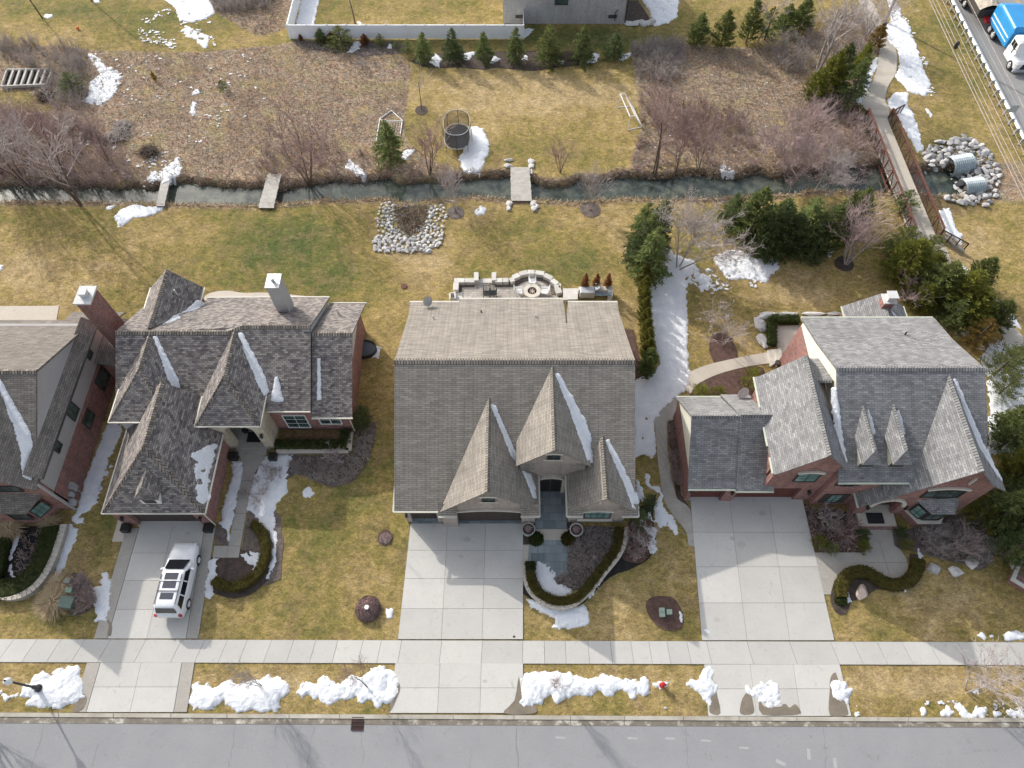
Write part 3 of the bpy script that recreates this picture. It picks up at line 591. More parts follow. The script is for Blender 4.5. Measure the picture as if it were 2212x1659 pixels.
# path with the bridge
pl=t(3,0,[(690,-300),(760,-150),(840,0),(880,130),(910,255),(1000,325),(1015,400),(1005,470),(985,600),(930,730),(872,800),(882,890),(975,985)])
pr=t(3,0,[(800,-300),(880,-150),(955,0),(1010,130),(1060,250),(1085,330),(1140,400),(1158,470),(1150,600),(1085,720),(1060,830),(1090,900),(1095,975)])
ribbon('footpath',spline(pl,4),spline(pr,4),M['conc3'],z=.05)
pl=t(3,1,[(1390,425),(1440,500),(1540,620),(1640,750),(1800,900),(1930,1060),(2010,1180),(2040,1260),(2060,1330),(2100,1500)])
pr=t(3,1,[(1500,425),(1560,500),(1610,620),(1690,745),(1830,850),(1930,960),(2060,1100),(2190,1230),(2230,1330),(2330,1500)])
ribbon('footpath',spline(pl,4),spline(pr,4),M['conc3'],z=.05)
# ======================= SNOW
def snow(label,pts,h=.16,rag=.35,fall=None,res=.075,zf=None,cat='snow patch',name='snow_patch',holes=0.0,group=None,hf=2.2,wobz=.8,seed=0,fine=.42):
    pts=[(p[0],p[1]) for p in pts]; a=np.array(pts); x0,y0=a.min(0)-rag-.2; x1,y1=a.max(0)+rag+.2
    X,Y=np.meshgrid(np.arange(x0,x1+res,res),np.arange(y0,y1+res,res))
    f=sdf(X,Y,pts)+(fbm(X+seed,Y,.9,3)-.5)*2*rag+(fbm(X,Y+seed,hf,3)-.5)*rag*1.5+(fbm(X+31,Y+seed,3.6,3)-.5)*fine
    if holes: f=np.minimum(f,(fbm(X+5,Y+9+seed,2.1,4)-.5+ (1-holes)*.30)*2.4*max(rag,.3))
    h*=.5
    fall=fall or .1+h*1.8
    f=f+(fbm(X+3,Y+8,9,2)-.5)*.10
    z=np.where(f>0,.012+h*(1-np.exp(-np.clip(f,0,9)/fall))*(1-wobz/2+wobz*.55*fbm(X,Y,1.3,3)+wobz*.6*fbm(X+4,Y,4.5,3)),f*.9)
    base=(gz(X,Y) if zf is None else zf(X,Y)); Z=base+z+.02
    keep=f>-.16; m,n=X.shape; I=np.arange(m*n).reshape(m,n); K=keep[:-1,:-1]|keep[:-1,1:]|keep[1:,1:]|keep[1:,:-1]
    F=np.stack([I[:-1,:-1],I[:-1,1:],I[1:,1:],I[1:,:-1]],-1)[K]
    if len(F)==0: return None
    u,inv=np.unique(F,return_inverse=True); V=np.stack([X,Y,Z],-1).reshape(-1,3)[u]; F=inv.reshape(F.shape)
    o=npmesh(name,V,F,m_snow,smooth=True); return tag(o,label,cat,group)
G='melting snow patches'
S=snow
S('large ploughed snow pile beside the street lamp',t(0,3,[(180,1050),(190,990),(290,960),(270,900),(370,870),(410,905),(470,840),(640,815),(670,890),(665,930),(700,960),(705,1060),(620,1110),(500,1160),(400,1140),(230,1130),(290,1060)]),.55,.12,cat='snow pile',name='snow_pile',group=G)
S('thin snow scraps left of the street lamp foot',t(0,3,[(0,1030),(60,1060),(150,1035),(140,1060),(40,1105)]),.08,.15,group=G)
S('broad snow pile right of the white car driveway, bare sapling in it',t(0,3,[(1565,1120),(1600,1060),(1590,990),(1640,950),(1690,980),(1720,950),(1770,990),(1830,960),(1920,930),(1960,965),(2100,930),(2230,890),(2330,910),(2390,960),(2410,1010),(2320,1080),(2300,1190),(2130,1180),(1960,1185),(1850,1110),(1770,1170),(1700,1175),(1600,1160)]),.45,.14,cat='snow pile',name='snow_pile',group=G)
S('jagged snow pile left of the middle driveway',t(1,3,[(335,1020),(400,960),(500,965),(550,905),(620,945),(700,965),(790,910),(880,920),(960,860),(1060,825),(1150,870),(1190,950),(1165,1080),(1060,1130),(1010,1155),(950,1095),(860,1130),(820,1070),(700,1100),(590,1120),(520,1080),(440,1050),(370,1075)]),.5,.13,cat='snow pile',name='snow_pile',group=G,holes=.25)
S('long snow bank right of the middle driveway with a twiggy sapling',t(2,3,[(70,1110),(110,1140),(240,1120),(250,1080),(330,1060),(380,1130),(420,1100),(500,1050),(660,1060),(700,1010),(760,1050),(850,1070),(880,1010),(970,1040),(1010,1070),(1030,1010),(1100,1060),(1140,1030),(1140,960),(1100,910),(1060,950),(900,920),(760,890),(640,915),(520,910),(480,880),(350,850),(130,870),(70,920),(90,1000)]),.5,.12,cat='snow pile',name='snow_pile',group=G)
S('small snow patch under the red hydrant',t(2,3,[(1175,960),(1230,940),(1310,945),(1290,985),(1190,1005)]),.1,.08,group=G)
S('torn snow heap at the left edge of the right driveway',t(2,3,[(1430,960),(1480,930),(1570,935),(1575,830),(1640,815),(1670,850),(1645,920),(1690,960),(1695,1050),(1660,1070),(1640,1140),(1615,1110),(1590,1060),(1500,1000)]),.4,.12,cat='snow pile',name='snow_pile',group=G)
S('lumpy snow heap in the middle of the right driveway apron',t(3,3,[(-95,1000),(-80,985),(-40,1010),(-20,990),(0,960),(30,940),(60,960),(110,935),(140,950),(180,990),(200,1020),(190,1100),(195,1175),(150,1150),(130,1100),(125,1180),(90,1170),(60,1130),(10,1110),(-20,1060),(-70,1040)]),.5,.12,cat='snow pile',name='snow_pile',group=G,holes=.2)
S('rounded snow heap at the right edge of the right driveway',t(3,3,[(610,950),(650,925),(700,955),(740,940),(745,1000),(790,1040),(750,1080),(740,1125),(680,1110),(620,1080)]),.55,.1,cat='snow pile',name='snow_pile',group=G)
for i,(lab,pp) in enumerate([('snow scrap nearest the right driveway along the kerb grass',[(1530,1195),(1570,1140),(1625,1190),(1600,1210),(1575,1240),(1540,1225)]),('snow scrap second along the kerb grass from the right driveway',[(1645,1165),(1680,1140),(1740,1200),(1800,1230),(1740,1240)]),('snow scrap below the big bare street tree',[(1800,1220),(1815,1160),(1900,1165),(1885,1240)]),('snow scrap right of the big bare street tree',[(1950,1190),(2040,1195),(2035,1230),(1980,1245)]),('snow scrap close to the lower right corner',[(2080,1180),(2165,1200),(2200,1130),(2230,1240),(2120,1240)]),('small snow scrap between kerb and pavement at the right',[(1350,1170),(1390,1180),(1400,1215),(1375,1220)]),('snow wedge at the foot of the big bare street tree',[(1780,1010),(1830,1000),(1840,1055)]),('snow strip at the pavement edge far right',[(2050,570),(2080,535),(2230,540),(2230,590),(2060,590)]),('snow scrap left of the pavement edge strip far right',[(1830,560),(1860,530),(1900,560),(1950,565),(1870,588)])]):
    S(lab,t(3,3,pp),.14,.07,group=G,seed=i*3)
S('snow sliver outside the curved olive hedge by the round pad',t(3,3,[(1335,-160),(1365,-100),(1360,0),(1320,80),(1225,200),(1215,190),(1300,80),(1330,-40)]),.1,.06,group=G)
S('short snow strip inside the hook of the olive hedge',t(3,3,[(718,150),(745,160),(770,270),(750,305),(735,240)]),.1,.05,group=G)
S('snow patch on the lawn below the curved planter wall',t(2,3,[(125,265),(200,270),(340,330),(480,330),(600,300),(645,370),(640,465),(500,490),(350,490),(380,430),(290,370),(200,350)]),.2,.12,group=G,holes=.1)
S('snow crescent inside the lower hedge of the front garden',t(2,3,[(185,0),(230,-60),(330,10),(370,60),(330,100),(380,130),(440,150),(500,185),(400,225),(280,190),(190,90)]),.18,.1,group=G,holes=.25)
S('long thin snow band between the hedge and planter wall',t(2,2,[(900,1400),(910,1430),(860,1490),(760,1600),(700,1700),(680,1790),(700,1800),(620,1850),(640,1790),(720,1640),(850,1500)]),.12,.05,group=G)
S('thin snow band outside the planter wall',t(2,3,[(800,0),(770,60),(690,190),(645,235),(660,190),(740,90),(790,0)]),.12,.06,group=G)
S('angular snow band around the shrub bed left of the side walk',t(2,2,[(1055,1235),(1140,1150),(1170,1230),(1120,1200),(1075,1240),(1140,1290),(1180,1280),(1195,1400),(1190,1450),(1150,1505),(1120,1420),(1160,1400),(1150,1330),(1090,1290)]),.14,.05,group=G)
S('ragged snow tongue on the grass left of the side walk',t(2,2,[(1240,1000),(1250,1100),(1330,1200),(1375,1290),(1360,1340),(1290,1240),(1240,1275),(1190,1200),(1175,1090)]),.14,.1,group=G,holes=.2)
S('thin snow line on the grass beside the brown house',t(2,2,[(1110,825),(1130,840),(1140,920),(1225,960),(1220,980),(1150,955),(1120,900)]),.08,.07,group=G)
S('narrow snow strip by the corner gutter of the brown house',t(2,2,[(1040,890),(1065,930),(1100,1030),(1080,1060),(1040,1000)]),.1,.06,group=G)
S('wide smooth snow field behind the pointed evergreens, crossed by footprints',t(2,1,[(1290,510),(1340,560),(1400,580),(1500,610),(1540,690),(1450,760),(1440,900),(1460,1100),(1465,1500),(1440,1640),(1360,1690),(1290,1760),(1240,1800),(1000,1800),(1000,1610),(1180,1590),(1230,1450),(1190,1300),(1160,1100),(1140,900),(1150,800),(1230,760),(1260,650)]),.2,.12,res=.14,group=G)
S('ragged snow field between the brown house and the garage walk',t(2,2,[(1015,60),(1250,-60),(1480,-20),(1470,90),(1380,190),(1240,300),(1200,370),(1180,390),(1195,640),(1160,690),(1100,660),(1018,690)]),.15,.12,res=.14,group=G,holes=.28)
S('lacy snow fringe on the lawn right of the grey tree',t(2,1,[(1480,680),(1540,650),(1560,720),(1620,740),(1665,790),(1620,850),(1570,860),(1500,800),(1450,770)]),.08,.15,group=G,holes=.75)
S('snow patch in front of the dark evergreen hedge row',t(2,1,[(1780,520),(1900,530),(2010,600),(2190,600),(2200,680),(2110,790),(1930,760),(1800,770),(1720,680),(1690,600)]),.14,.18,group=G,holes=.45)
S('small snow patch under the last dark hedge evergreen',t(3,1,[(570,560),(600,490),(635,520),(600,575)]),.1,.08,group=G)
S('bright snow mound beside the trampoline',t(1,0,[(1830,1045),(1880,1070),(1935,1180),(1920,1300),(1900,1320),(1860,1430),(1740,1430),(1700,1380),(1690,1300),(1760,1190),(1770,1060)]),.2,.15,group=G)
S('snow patch between the alder and the second plank bridge',t(1,0,[(745,1390),(770,1320),(800,1350),(900,1420),(900,1470),(840,1450)]),.08,.2,group=G,holes=.6)
S('snow trail behind the dark spruce at the goal',t(1,0,[(1210,1270),(1230,1250),(1330,1230),(1300,1270),(1240,1330),(1205,1320)]),.1,.1,group=G)
S('snow patch on the far bank at the first plank bridge',t(0,0,[(1350,1400),(1440,1340),(1490,1280),(1490,1440),(1440,1520),(1330,1500),(1210,1490),(1270,1410),(1340,1450)]),.1,.2,group=G,holes=.5)
S('snow patch on the lawn at the near end of the first plank bridge',t(0,1,[(955,250),(1020,180),(1100,150),(1290,165),(1385,160),(1300,215),(1230,250),(1100,260),(1050,300),(970,340)]),.12,.15,group=G)
S('small snow spot left of the first plank bridge lawn patch',t(0,1,[(885,180),(900,160),(950,160),(925,190)]),.06,.06,group=G)
S('snow edge at the left frame side on the back lawn',t(0,1,[(-30,640),(25,655),(5,695),(-30,700)]),.1,.06,group=G)
S('broken snow patch in the brown meadow right of the small pine',t(0,0,[(740,450),(800,460),(870,560),(930,560),(1010,640),(960,760),(880,850),(800,880),(690,840),(740,760),(740,690),(830,620),(820,560),(740,490)]),.1,.25,group=G,holes=.5)
S('thin broken snow line in the middle of the left meadow',t(0,0,[(1600,960),(1580,930),(1600,840),(1620,850),(1620,940)]),.06,.1,group=G)
S('upper scrap of the snow line in the left meadow',t(0,0,[(1600,790),(1610,750),(1650,725),(1650,770)]),.06,.1,group=G)
S('snow field at the top edge left of the grey brush',t(0,0,[(1300,-60),(1450,60),(1500,170),(1600,180),(1720,150),(1770,110),(1730,-60)]),.12,.2,group=G,holes=.25)
S('scattered snow flecks on the top lawn',t(0,0,[(1480,260),(1560,230),(1700,280),(1750,300),(1700,400),(1620,330)]),.05,.2,group=G,holes=.85)
S('snow spot at the foot of the first dark tree trunk',t(0,0,[(370,135),(385,115),(430,120),(425,145),(390,152)]),.12,.04,group=G)
S('snow spot at the foot of the second dark tree trunk',t(0,0,[(780,0),(820,0),(815,22),(785,18)]),.12,.04,group=G)
S('snow strip inside the white fence',t(1,0,[(395,-60),(530,-60),(475,205),(330,210)]),.12,.06,group=G)
S('snow spot at the trunk inside the fenced yard',t(1,0,[(845,180),(870,180),(875,208),(850,205)]),.12,.04,group=G)
S('snow patch right of the bushy pine at the fence',t(1,0,[(820,345),(865,345),(860,400),(800,440),(755,440)]),.1,.06,group=G)
for i,(lab,tt) in enumerate([('snow patch right of the first hedge spruce',(1,[(1490,450),(1545,490),(1520,560),(1490,555),(1445,515)])),('snow patch between the second and third hedge spruce',(1,[(1720,440),(1830,425),(1760,505),(1725,490)])),('snow patch right of the third hedge spruce',(1,[(1940,525),(1975,460),(2025,490),(1970,530)])),('snow patch right of the fourth hedge spruce',(2,[(85,490),(120,450),(130,490),(100,510)])),('snow patch right of the fifth hedge spruce',(2,[(385,500),(435,500),(430,540),(400,530)])),('snow patch right of the sixth hedge spruce',(2,[(625,520),(680,440),(725,450),(700,510),(640,530)])),('snow patch right of the last hedge spruce',(2,[(890,505),(920,450),(1000,435),(970,480)])),('snow corner behind the fence end at the grey brick wall',(2,[(100,235),(180,238),(110,315),(98,315)])),('little snow patch in the mulch at the fence saplings',(1,[(1090,400),(1105,360),(1130,380),(1120,405)]))]):
    S(lab,t(tt[0],0,tt[1]),.12,.06,group=G,seed=i*7)
S('white snow field behind the grey brick house',t(2,0,[(1050,-60),(1380,-60),(1370,130),(1300,190),(1180,212),(1150,100)]),.14,.12,group=G,holes=.15)
S('long snow strip along the right of the footpath',t(3,0,[(1080,-40),(1130,-40),(1190,90),(1200,150),(1260,220),(1340,430),(1370,560),(1440,710),(1400,790),(1330,780),(1250,760),(1220,700),(1140,640),(1180,560),(1170,420),(1090,350),(1060,230),(1110,170)]),.16,.14,group=G,holes=.12)
S('snow strip right of the footbridge railing',t(3,0,[(1150,770),(1250,770),(1240,860),(1300,960),(1380,1230),(1330,1265),(1250,1120),(1180,980),(1090,870),(1090,820)]),.14,.1,group=G,holes=.1)
S('snow strip left of the footpath beside the evergreen clump',t(3,0,[(1005,470),(990,560),(940,650),(925,750),(860,770),(870,860),(800,860),(790,760),(870,640),(960,500)]),.12,.1,group=G,holes=.1)
S('small snow patch by the riprap and guard rail lawn',t(3,0,[(1405,905),(1430,920),(1460,960),(1440,980)]),.06,.06,group=G)
S('snow at the near end of the footbridge',t(3,1,[(1500,200),(1590,180),(1650,350),(1700,400),(1700,480),(1580,400),(1550,350)]),.12,.08,group=G)
S('snow strip right of the footpath behind the arborvitae',t(3,1,[(1665,680),(1680,630),(1770,715),(1730,740)]),.1,.06,group=G)
S('lower snow strip right of the footpath',t(3,1,[(1820,810),(1890,830),(1980,920),(2050,1000),(2120,1050),(2190,1180),(2110,1140),(2020,1010),(1900,900)]),.12,.1,group=G)
S('snow ground right of the grey roofed house',t(3,1,[(1850,1420),(1990,1260),(2090,1350),(2260,1420),(2260,2200),(1920,2200),(1935,1800),(1910,1600)]),.12,.2,res=.16,group=G,holes=.3)
S('snow between the white gabled house and its brick neighbour',t(0,2,[(880,430),(960,410),(1010,470),(960,600),(900,700),(830,900),(800,1080),(700,1150),(650,1170),(650,1100),(700,920),(760,740),(830,570)]),.14,.1,group=G,holes=.2)
S('snow strip outside the curved wall at the left',t(0,2,[(580,1250),(640,1290),(620,1380),(560,1500),(520,1640),(480,1740),(400,1830),(395,1800),(460,1640),(500,1480),(560,1320)]),.14,.05,group=G)
S('snow scraps at the corner of the left brick house',t(0,2,[(590,1190),(640,1170),(650,1210),(690,1200),(690,1240),(620,1240)]),.14,.08,group=G)
S('narrow snow strip in the planting bed of the left brick house',t(0,2,[(140,1310),(170,1320),(150,1420),(110,1500),(90,1560),(110,1640),(140,1720),(110,1720),(75,1640),(80,1520),(110,1400)]),.12,.05,group=G)
S('snow patch with a bare hole left of the long driveway',t(0,3,[(850,50),(880,40),(910,100),(945,140),(910,200),(915,340),(880,430),(800,435),(820,380),(800,330),(765,290),(775,200),(780,150),(840,150)]),.18,.08,group=G,holes=.05)
S('snow strip between the garage wall and the front walk',t(0,2,[(1930,730),(2020,730),(2010,830),(1975,960),(1950,1120),(1900,1290),(1900,1390),(1880,1290),(1825,1270),(1850,1100),(1895,960),(1930,830)]),.16,.06,group=G)
S('snow in the front bed right of the front walk, with small shrubs',t(0,2,[(2200,700),(2290,680),(2425,680),(2395,750),(2380,850),(2370,1000),(2290,1080),(2270,1150),(2280,1260),(2270,1300),(2140,1200),(2050,1130),(2060,1040),(2110,850)]),.16,.1,group=G,holes=.12)
S('curved snow ribbon outside the curved front hedge',t(1,2,[(20,1230),(100,1190),(150,1290),(175,1420),(170,1560),(130,1659),(60,1760),(90,1659),(140,1540),(145,1420),(110,1310)]),.12,.04,group=G)
S('snow clump inside the curved front hedge',t(0,2,[(1985,1500),(2080,1480),(2180,1500),(2190,1560),(2150,1640),(2090,1659),(2110,1600),(2040,1560)]),.14,.07,group=G,holes=.1)
S('snow strip at the driveway border below the front walk',t(0,2,[(1740,1540),(1800,1540),(1790,1640),(1800,1680),(1780,1760),(1770,1840),(1740,1875),(1700,1850),(1710,1740)]),.14,.06,group=G)
S('round snow lump on the front lawn',t(1,2,[(405,960),(440,950),(485,1000),(440,1028),(400,1005)]),.22,.04,group=G)
S('snow spot beside the dome shrub',t(1,3,[(1075,330),(1130,345),(1125,400),(1095,405)]),.12,.04,group=G)
S('snow spot beside the black window well',t(1,1,[(990,1320),(1040,1330),(1010,1420),(950,1400)]),.08,.08,group=G,holes=.3)
S('snow scrap at the corner of pavement and right driveway',t(2,3,[(1595,520),(1640,505),(1655,550),(1630,572)]),.16,.03,group=G)
S('snow spot between entry column and slate walk',t(2,2,[(185,1230),(240,1235),(235,1310),(190,1270)]),.12,.03,group=G)
S('snow sliver in the oval mulch bed',t(2,3,[(1380,335),(1415,390),(1415,455),(1395,440)]),.08,.02,group=G)
S('snow scraps on the sunny far lawn near the swale',t(1,1,[(1800,215),(1850,165),(1910,165),(1890,220),(1840,240)]),.06,.1,group=G,holes=.5)
S('snow scraps on the bank left of the footbridge',t(2,0,[(1730,1400),(1750,1370),(1870,1430),(1860,1455),(1740,1440)]),.05,.12,group=G,holes=.7)
# ======================= HOUSES
def win(parent,c,w,h,face='S',nx=2,ny=2,fm='dark',gm='glass',arch=0,shut=None,fw=.07,label=None):
    n={'S':Vector((0,-1,0)),'E':Vector((1,0,0)),'W':Vector((-1,0,0)),'N':Vector((0,1,0))}[face] if isinstance(face,str) else Vector(face).normalized()
    z=Vector((0,0,1)); r=z.cross(n)*-1; r=n.cross(z)*-1; Mx=Matrix((r,n,z)).transposed(); c=Vector(c)
    f=MB()
    def bx(x,zz,ww,hh,d=.09,o=0): f.box(c+r*x+z*zz+n*(d/2+o),(ww,d,hh),M=Mx)
    for sx_ in (-1,1): bx(sx_*(w/2+fw/2),0,fw,h+2*fw)
    for sz in (-1,1): bx(0,sz*(h/2+fw/2),w,fw)
    for i in range(1,nx): bx(-w/2+w*i/nx,0,.035 if nx>2 or ny>2 else .06,h,.06)
    for i in range(1,ny): bx(0,-h/2+h*i/ny,w,.03,.05)
    fo=f.build('window',M[fm],parent)
    g=MB(); g.box(c+n*.02,(w,.03,h),M=Mx); g.build('pane',M[gm],fo)
    if arch:
        a=MB(); pts=[]; k=12
        for i in range(k+1):
            th=PI*(.5-arch)+ (PI*2*arch)*i/k; R_=(w/2+.2)/math.sin(PI*arch)
            pts.append(c+r*(R_*math.cos(th))+z*(h/2+fw+.02+R_*(math.sin(th)-math.cos(PI*arch)))+n*.06)
        for p,q in zip(pts[:-1],pts[1:]): a.beam(p,q,.14,.22,up=tuple(z))
        a.build('arch_lintel',M['limestone'],parent)
    if shut:
        for sx_ in (-1,1):
            s_=MB(); s_.box(c+r*(sx_*(w/2+fw+.22))+n*.03,(.42,.06,h+.15),M=Mx); s_.build('shutter',M[shut],parent)
    return fo
def cap(mb,a,b,sl=.6,sr=.6,w=.19,along=None):
    a=Vector(a); b=Vector(b); d=(b-a).normalized(); s=Vector((d.y,-d.x,0)).normalized(); u=Vector((0,0,.035))
    for sg,k in ((1,sr),(-1,sl)):
        o=s*sg*w+Vector((0,0,-k*w)); mb.slab([a+u,b+u,b+o+u,a+o+u],.05)
def gut(mb,pts,w=.13):
    for a,b in zip(pts[:-1],pts[1:]): mb.beam(Vector(a)-Vector((0,0,.05)),Vector(b)-Vector((0,0,.05)),w,.11)
def roofsnow(label,pts,zf,h=.05,rag=.05,**k):
    return snow(label,pts,h*1.8,rag,zf=lambda X,Y: zf(X,Y)+.02,res=.07,fine=.12,cat='roof snow',name='roof_snow',group='snow slivers left in roof valleys',**k)
def gablewall(mb,plane,pts,th=.2,axis='y'):
    """pts (x,z) on a plane y=plane, or (y,z) on x=plane"""
    if axis=='y': mb.slab([(x,plane,z) for x,z in pts],th,(0,1,0))
    else: mb.slab([(plane,y,z) for y,z in pts],abs(th),(-1 if th>0 else 1,0,0))
def light_sconce(parent,c,n=(0,-1,0)):
    s=MB(); c=Vector(c); n=Vector(n); s.box(c+n*.04,(.14,.08,.2)); s.lathe([(.04,.16),(.13,.1),(.11,-.18),(.03,-.22)],8,tuple(c+n*.2)); s.build('wall_lamp',M['black'],parent)
# ------------------------------------------------------------------ HOUSE 3
h3=thing('brick_house','wide taupe brick house with warm grey roof and three pointed front gables','house',(0,0,0))
mz=lambda Y: 3.3+.565*(Y-17.6)
mp=lambda x,y:(x,y,mz(y)); RY=27.0; RZ=mz(RY)
rz_=lambda Y: RZ-.54*(Y-RY); rp=lambda x,y,dz=0:(x,y,rz_(y)+dz)
g1=lambda x:7.3-1.12*abs(x+1.65); g2=lambda x:8.4-1.02*abs(x-2.9); g3=lambda x:6.0-1.08*abs(x-6.5)
yof=lambda z: 17.6+(z-3.3)/.565
m=MB()
m.slab([mp(-8.45,17.6),mp(-5.22,17.6),mp(-1.65,24.68),mp(.3,yof(g1(.3))),mp(.3,21.4),mp(2.9,yof(8.4)),mp(5.55,21.85),mp(5.5,yof(g3(5.5))),mp(6.5,yof(6.0)),mp(8.85,yof(g3(8.85))),mp(8.85,RY),mp(-8.45,RY)],.18)
m.slab([rp(-8.45,RY),rp(8.85,RY),rp(8.75,31.0,-.02),rp(8.7,34.2),rp(8.8,35.5,.15),rp(4.65,35.5,.15),rp(4.3,32.2),rp(4.25,35.9,.25),rp(-4.4,35.9,.25),rp(-4.4,35.5,.15),rp(-8.5,35.5,.15),rp(-8.35,33.5),rp(-8.4,31,-.02)],.18)
m.build('roof',M['sh3'],h3)
m=MB()
m.slab([(-1.65,17.5,g1(-1.65)),(-1.65,24.68,7.3),(-5.22,17.5,3.3)],.16)
m.slab([(-1.65,17.5,7.3),(-1.65,24.7,7.3),(.3,20.9,g1(.3)),(.3,20.4,g1(.3)),(1.92,20.4,g1(1.92)),(1.92,17.5,g1(1.92))],.16)
m.build('gable_roof',M['sh3'],h3)
m=MB(); m.slab([(2.9,20.05,8.4),(2.9,yof(8.4),8.4),(.28,21.9,5.7),(.28,20.05,5.7)],.16); m.slab([(2.9,20.05,8.4),(2.9,yof(8.4),8.4),(5.55,21.9,5.7),(5.55,20.05,5.7)],.16); m.build('gable_roof',M['sh3'],h3)
m=MB(); m.slab([(6.5,17.5,6.0),(6.5,22.4,6.0),(5.5,20.7,g3(5.5)),(5.5,20.4,g3(5.5)),(4.0,20.4,g3(4.0)),(4.0,17.5,g3(4.0))],.16); m.slab([(6.5,17.5,6.0),(6.5,22.4,6.0),(9.0,17.6,g3(9.0)),(9.0,17.5,g3(9.0))],.16); m.build('gable_roof',M['sh3'],h3)
m=MB(); cap(m,(-8.45,RY,RZ),(8.85,RY,RZ),.55,.55,.24); cap(m,(-1.65,17.5,7.3),(-1.65,24.7,7.3),1.1,1.1,.17); cap(m,(2.9,20.05,8.4),(2.9,26.6,8.4),1,1,.17); cap(m,(6.5,17.5,6.0),(6.5,22.4,6.0),1.05,1.05,.17)
m.build('ridge_cap',M['cap3'],h3)
m=MB()  # small pent returns at the gable feet
for xa,xb in ((-5.25,-3.95),(.62,1.95),(3.98,5.1),(7.9,9.05)):
    lo,hi=(xa,xb); m.slab([(lo,17.3,3.12),(hi,17.3,3.12),(hi-.1 if lo<6 and xa in(-5.25,3.98) else hi,17.95,3.75),(lo if xa in(-5.25,3.98) else lo+.1,17.95,3.75)],.1)
m.slab([(.6,20.1,5.0),(1.6,20.1,5.0),(1.6,20.5,5.5),(.6,20.5,5.5)],.1); m.slab([(4.2,20.1,5.0),(5.2,20.1,5.0),(5.2,20.5,5.5),(4.2,20.5,5.5)],.1)
m.build('pent_roof',M['sh3'],h3)
m=MB(); gut(m,[(-8.5,17.55,3.28),(-5.3,17.55,3.28)]); gut(m,[(-5.3,17.25,3.1),(-3.95,17.25,3.1)]); gut(m,[(.62,17.25,3.1),(1.98,17.25,3.1),(1.98,20.35,3.25)]); gut(m,[(3.94,20.35,3.25),(3.94,17.25,3.1),(5.1,17.25,3.1)]); gut(m,[(7.9,17.25,3.1),(9.08,17.25,3.1),(9.08,18.8,3.3)]); gut(m,[(-8.55,35.6,4.1),(-4.4,35.6,4.1)]); gut(m,[(-4.4,36,4.0),(4.25,36,4.0)]); gut(m,[(4.65,35.6,4.1),(8.8,35.6,4.1)]); gut(m,[(-8.52,17.55,3.28),(-8.52,19.4,3.5)])
m.build('gutter',M['trimc'],h3)
m=MB()
m.bb(-7.95,8.4,22,35.1,0,3.1); m.bb(-7.95,-5.1,18.4,22,0,3.1); m.bb(-5.1,1.7,18.45,22,0,3.1); m.bb(4.2,8.4,18.1,22,0,3.1)
m.bb(-7.95,-7.55,17.9,18.4,0,3.1); m.bb(-5.6,-5.1,17.9,18.4,0,3.1); m.bb(-7.55,-5.6,17.9,18.3,2.35,3.1)
m.bb(-5.1,-4.05,17.55,18.45,0,3.1); m.bb(.72,1.7,17.75,18.45,0,3.1)
gablewall(m,17.9,[(-5.1,2.5),(1.7,2.5),(1.7,3.4),(-1.65,7.1),(-5.0,3.4)],.3)
gablewall(m,17.9,[(4.2,0),(8.4,0),(8.4,3.7),(6.5,5.8),(4.3,3.5)],.2)
gablewall(m,20.4,[(.5,0),(5.3,0),(5.3,5.8),(2.9,8.2),(.5,5.8)],.3)
gablewall(m,-7.95,[(17.9,3.1),(35.1,3.1),(35.1,3.95),(27,8.4)],-.2,'x'); gablewall(m,8.4,[(17.9,3.1),(35.1,3.1),(35.1,3.95),(27,8.4)],.2,'x')
m.build('wall',M['brick3'],h3)
m=MB(); m.bb(-7.55,-5.6,18.2,18.26,0,2.4); m.build('garage_door',M['gdoor'],h3)
m=MB(); m.bb(-4.05,.72,18.02,18.08,0,2.6); m.build('garage_door',M['gdoor'],h3)
m=MB()
pts=[Vector((-4.1+4.9*i/12,17.82,2.52+.32*math.sin(PI*i/12))) for i in range(13)]
for p,q in zip(pts[:-1],pts[1:]): m.beam(p,q,.14,.16)
m.build('arch_lintel',M['limestone'],h3)
m=MB(); m.bb(-2.35,-.95,17.8,17.95,4.35,4.5); m.bb(2.2,3.6,20.3,20.45,6.0,6.15); m.bb(4.9,7.5,17.78,17.95,.55,.72); m.build('stone_sill',M['limestone'],h3)
win(h3,(-1.65,17.88,5.0),.8,.75,nx=2,ny=2,arch=.12); win(h3,(2.9,20.38,6.65),.8,.75,nx=2,ny=2,arch=.12); win(h3,(6.3,17.88,1.8),1.85,1.25,nx=4,ny=2,gm='glassT',arch=.1)
m=MB(); m.bb(6.2,6.32,17.84,17.95,4.0,4.6); m.build('keystone',M['limestone'],h3)
m=MB(); m.beam((4.3,32.3,rz_(32.3)+.02),(4.45,35.6,rz_(35.6)+.1),.12,.03); m.build('flashing',M['dark'],h3)
# arched entry
m=MB(); 
for s_ in (-1,1): m.bb(2.9+s_*.98-.14,2.9+s_*.98+.14,20.2,20.42,0,2.5)
pts=[Vector((2.9+.98*math.cos(a),20.31,2.5+.55*math.sin(a))) for a in np.linspace(0,PI,13)]
for p,q in zip(pts[:-1],pts[1:]): m.beam(p,q,.22,.24)
m.build('entry_surround',M['limestone'],h3)
m=MB(); m.bb(2.08,2.88,20.33,20.39,.1,2.5); m.bb(2.92,3.72,20.33,20.39,.1,2.5); m.bb(2.2,3.6,20.34,20.385,2.5,2.9); dd=m.build('front_door',M['black'],h3)
m=MB(); 
for i in range(12): x=2.14+i*.138; m.bb(x-.012,x+.012,20.29,20.325,.2,2.4)
m.build('iron_grille',M['dark'],dd)
m=MB(); m.bb(1.75,4.15,17.3,20.4,.0,.16); m.build('porch_floor',M['slate'],h3)
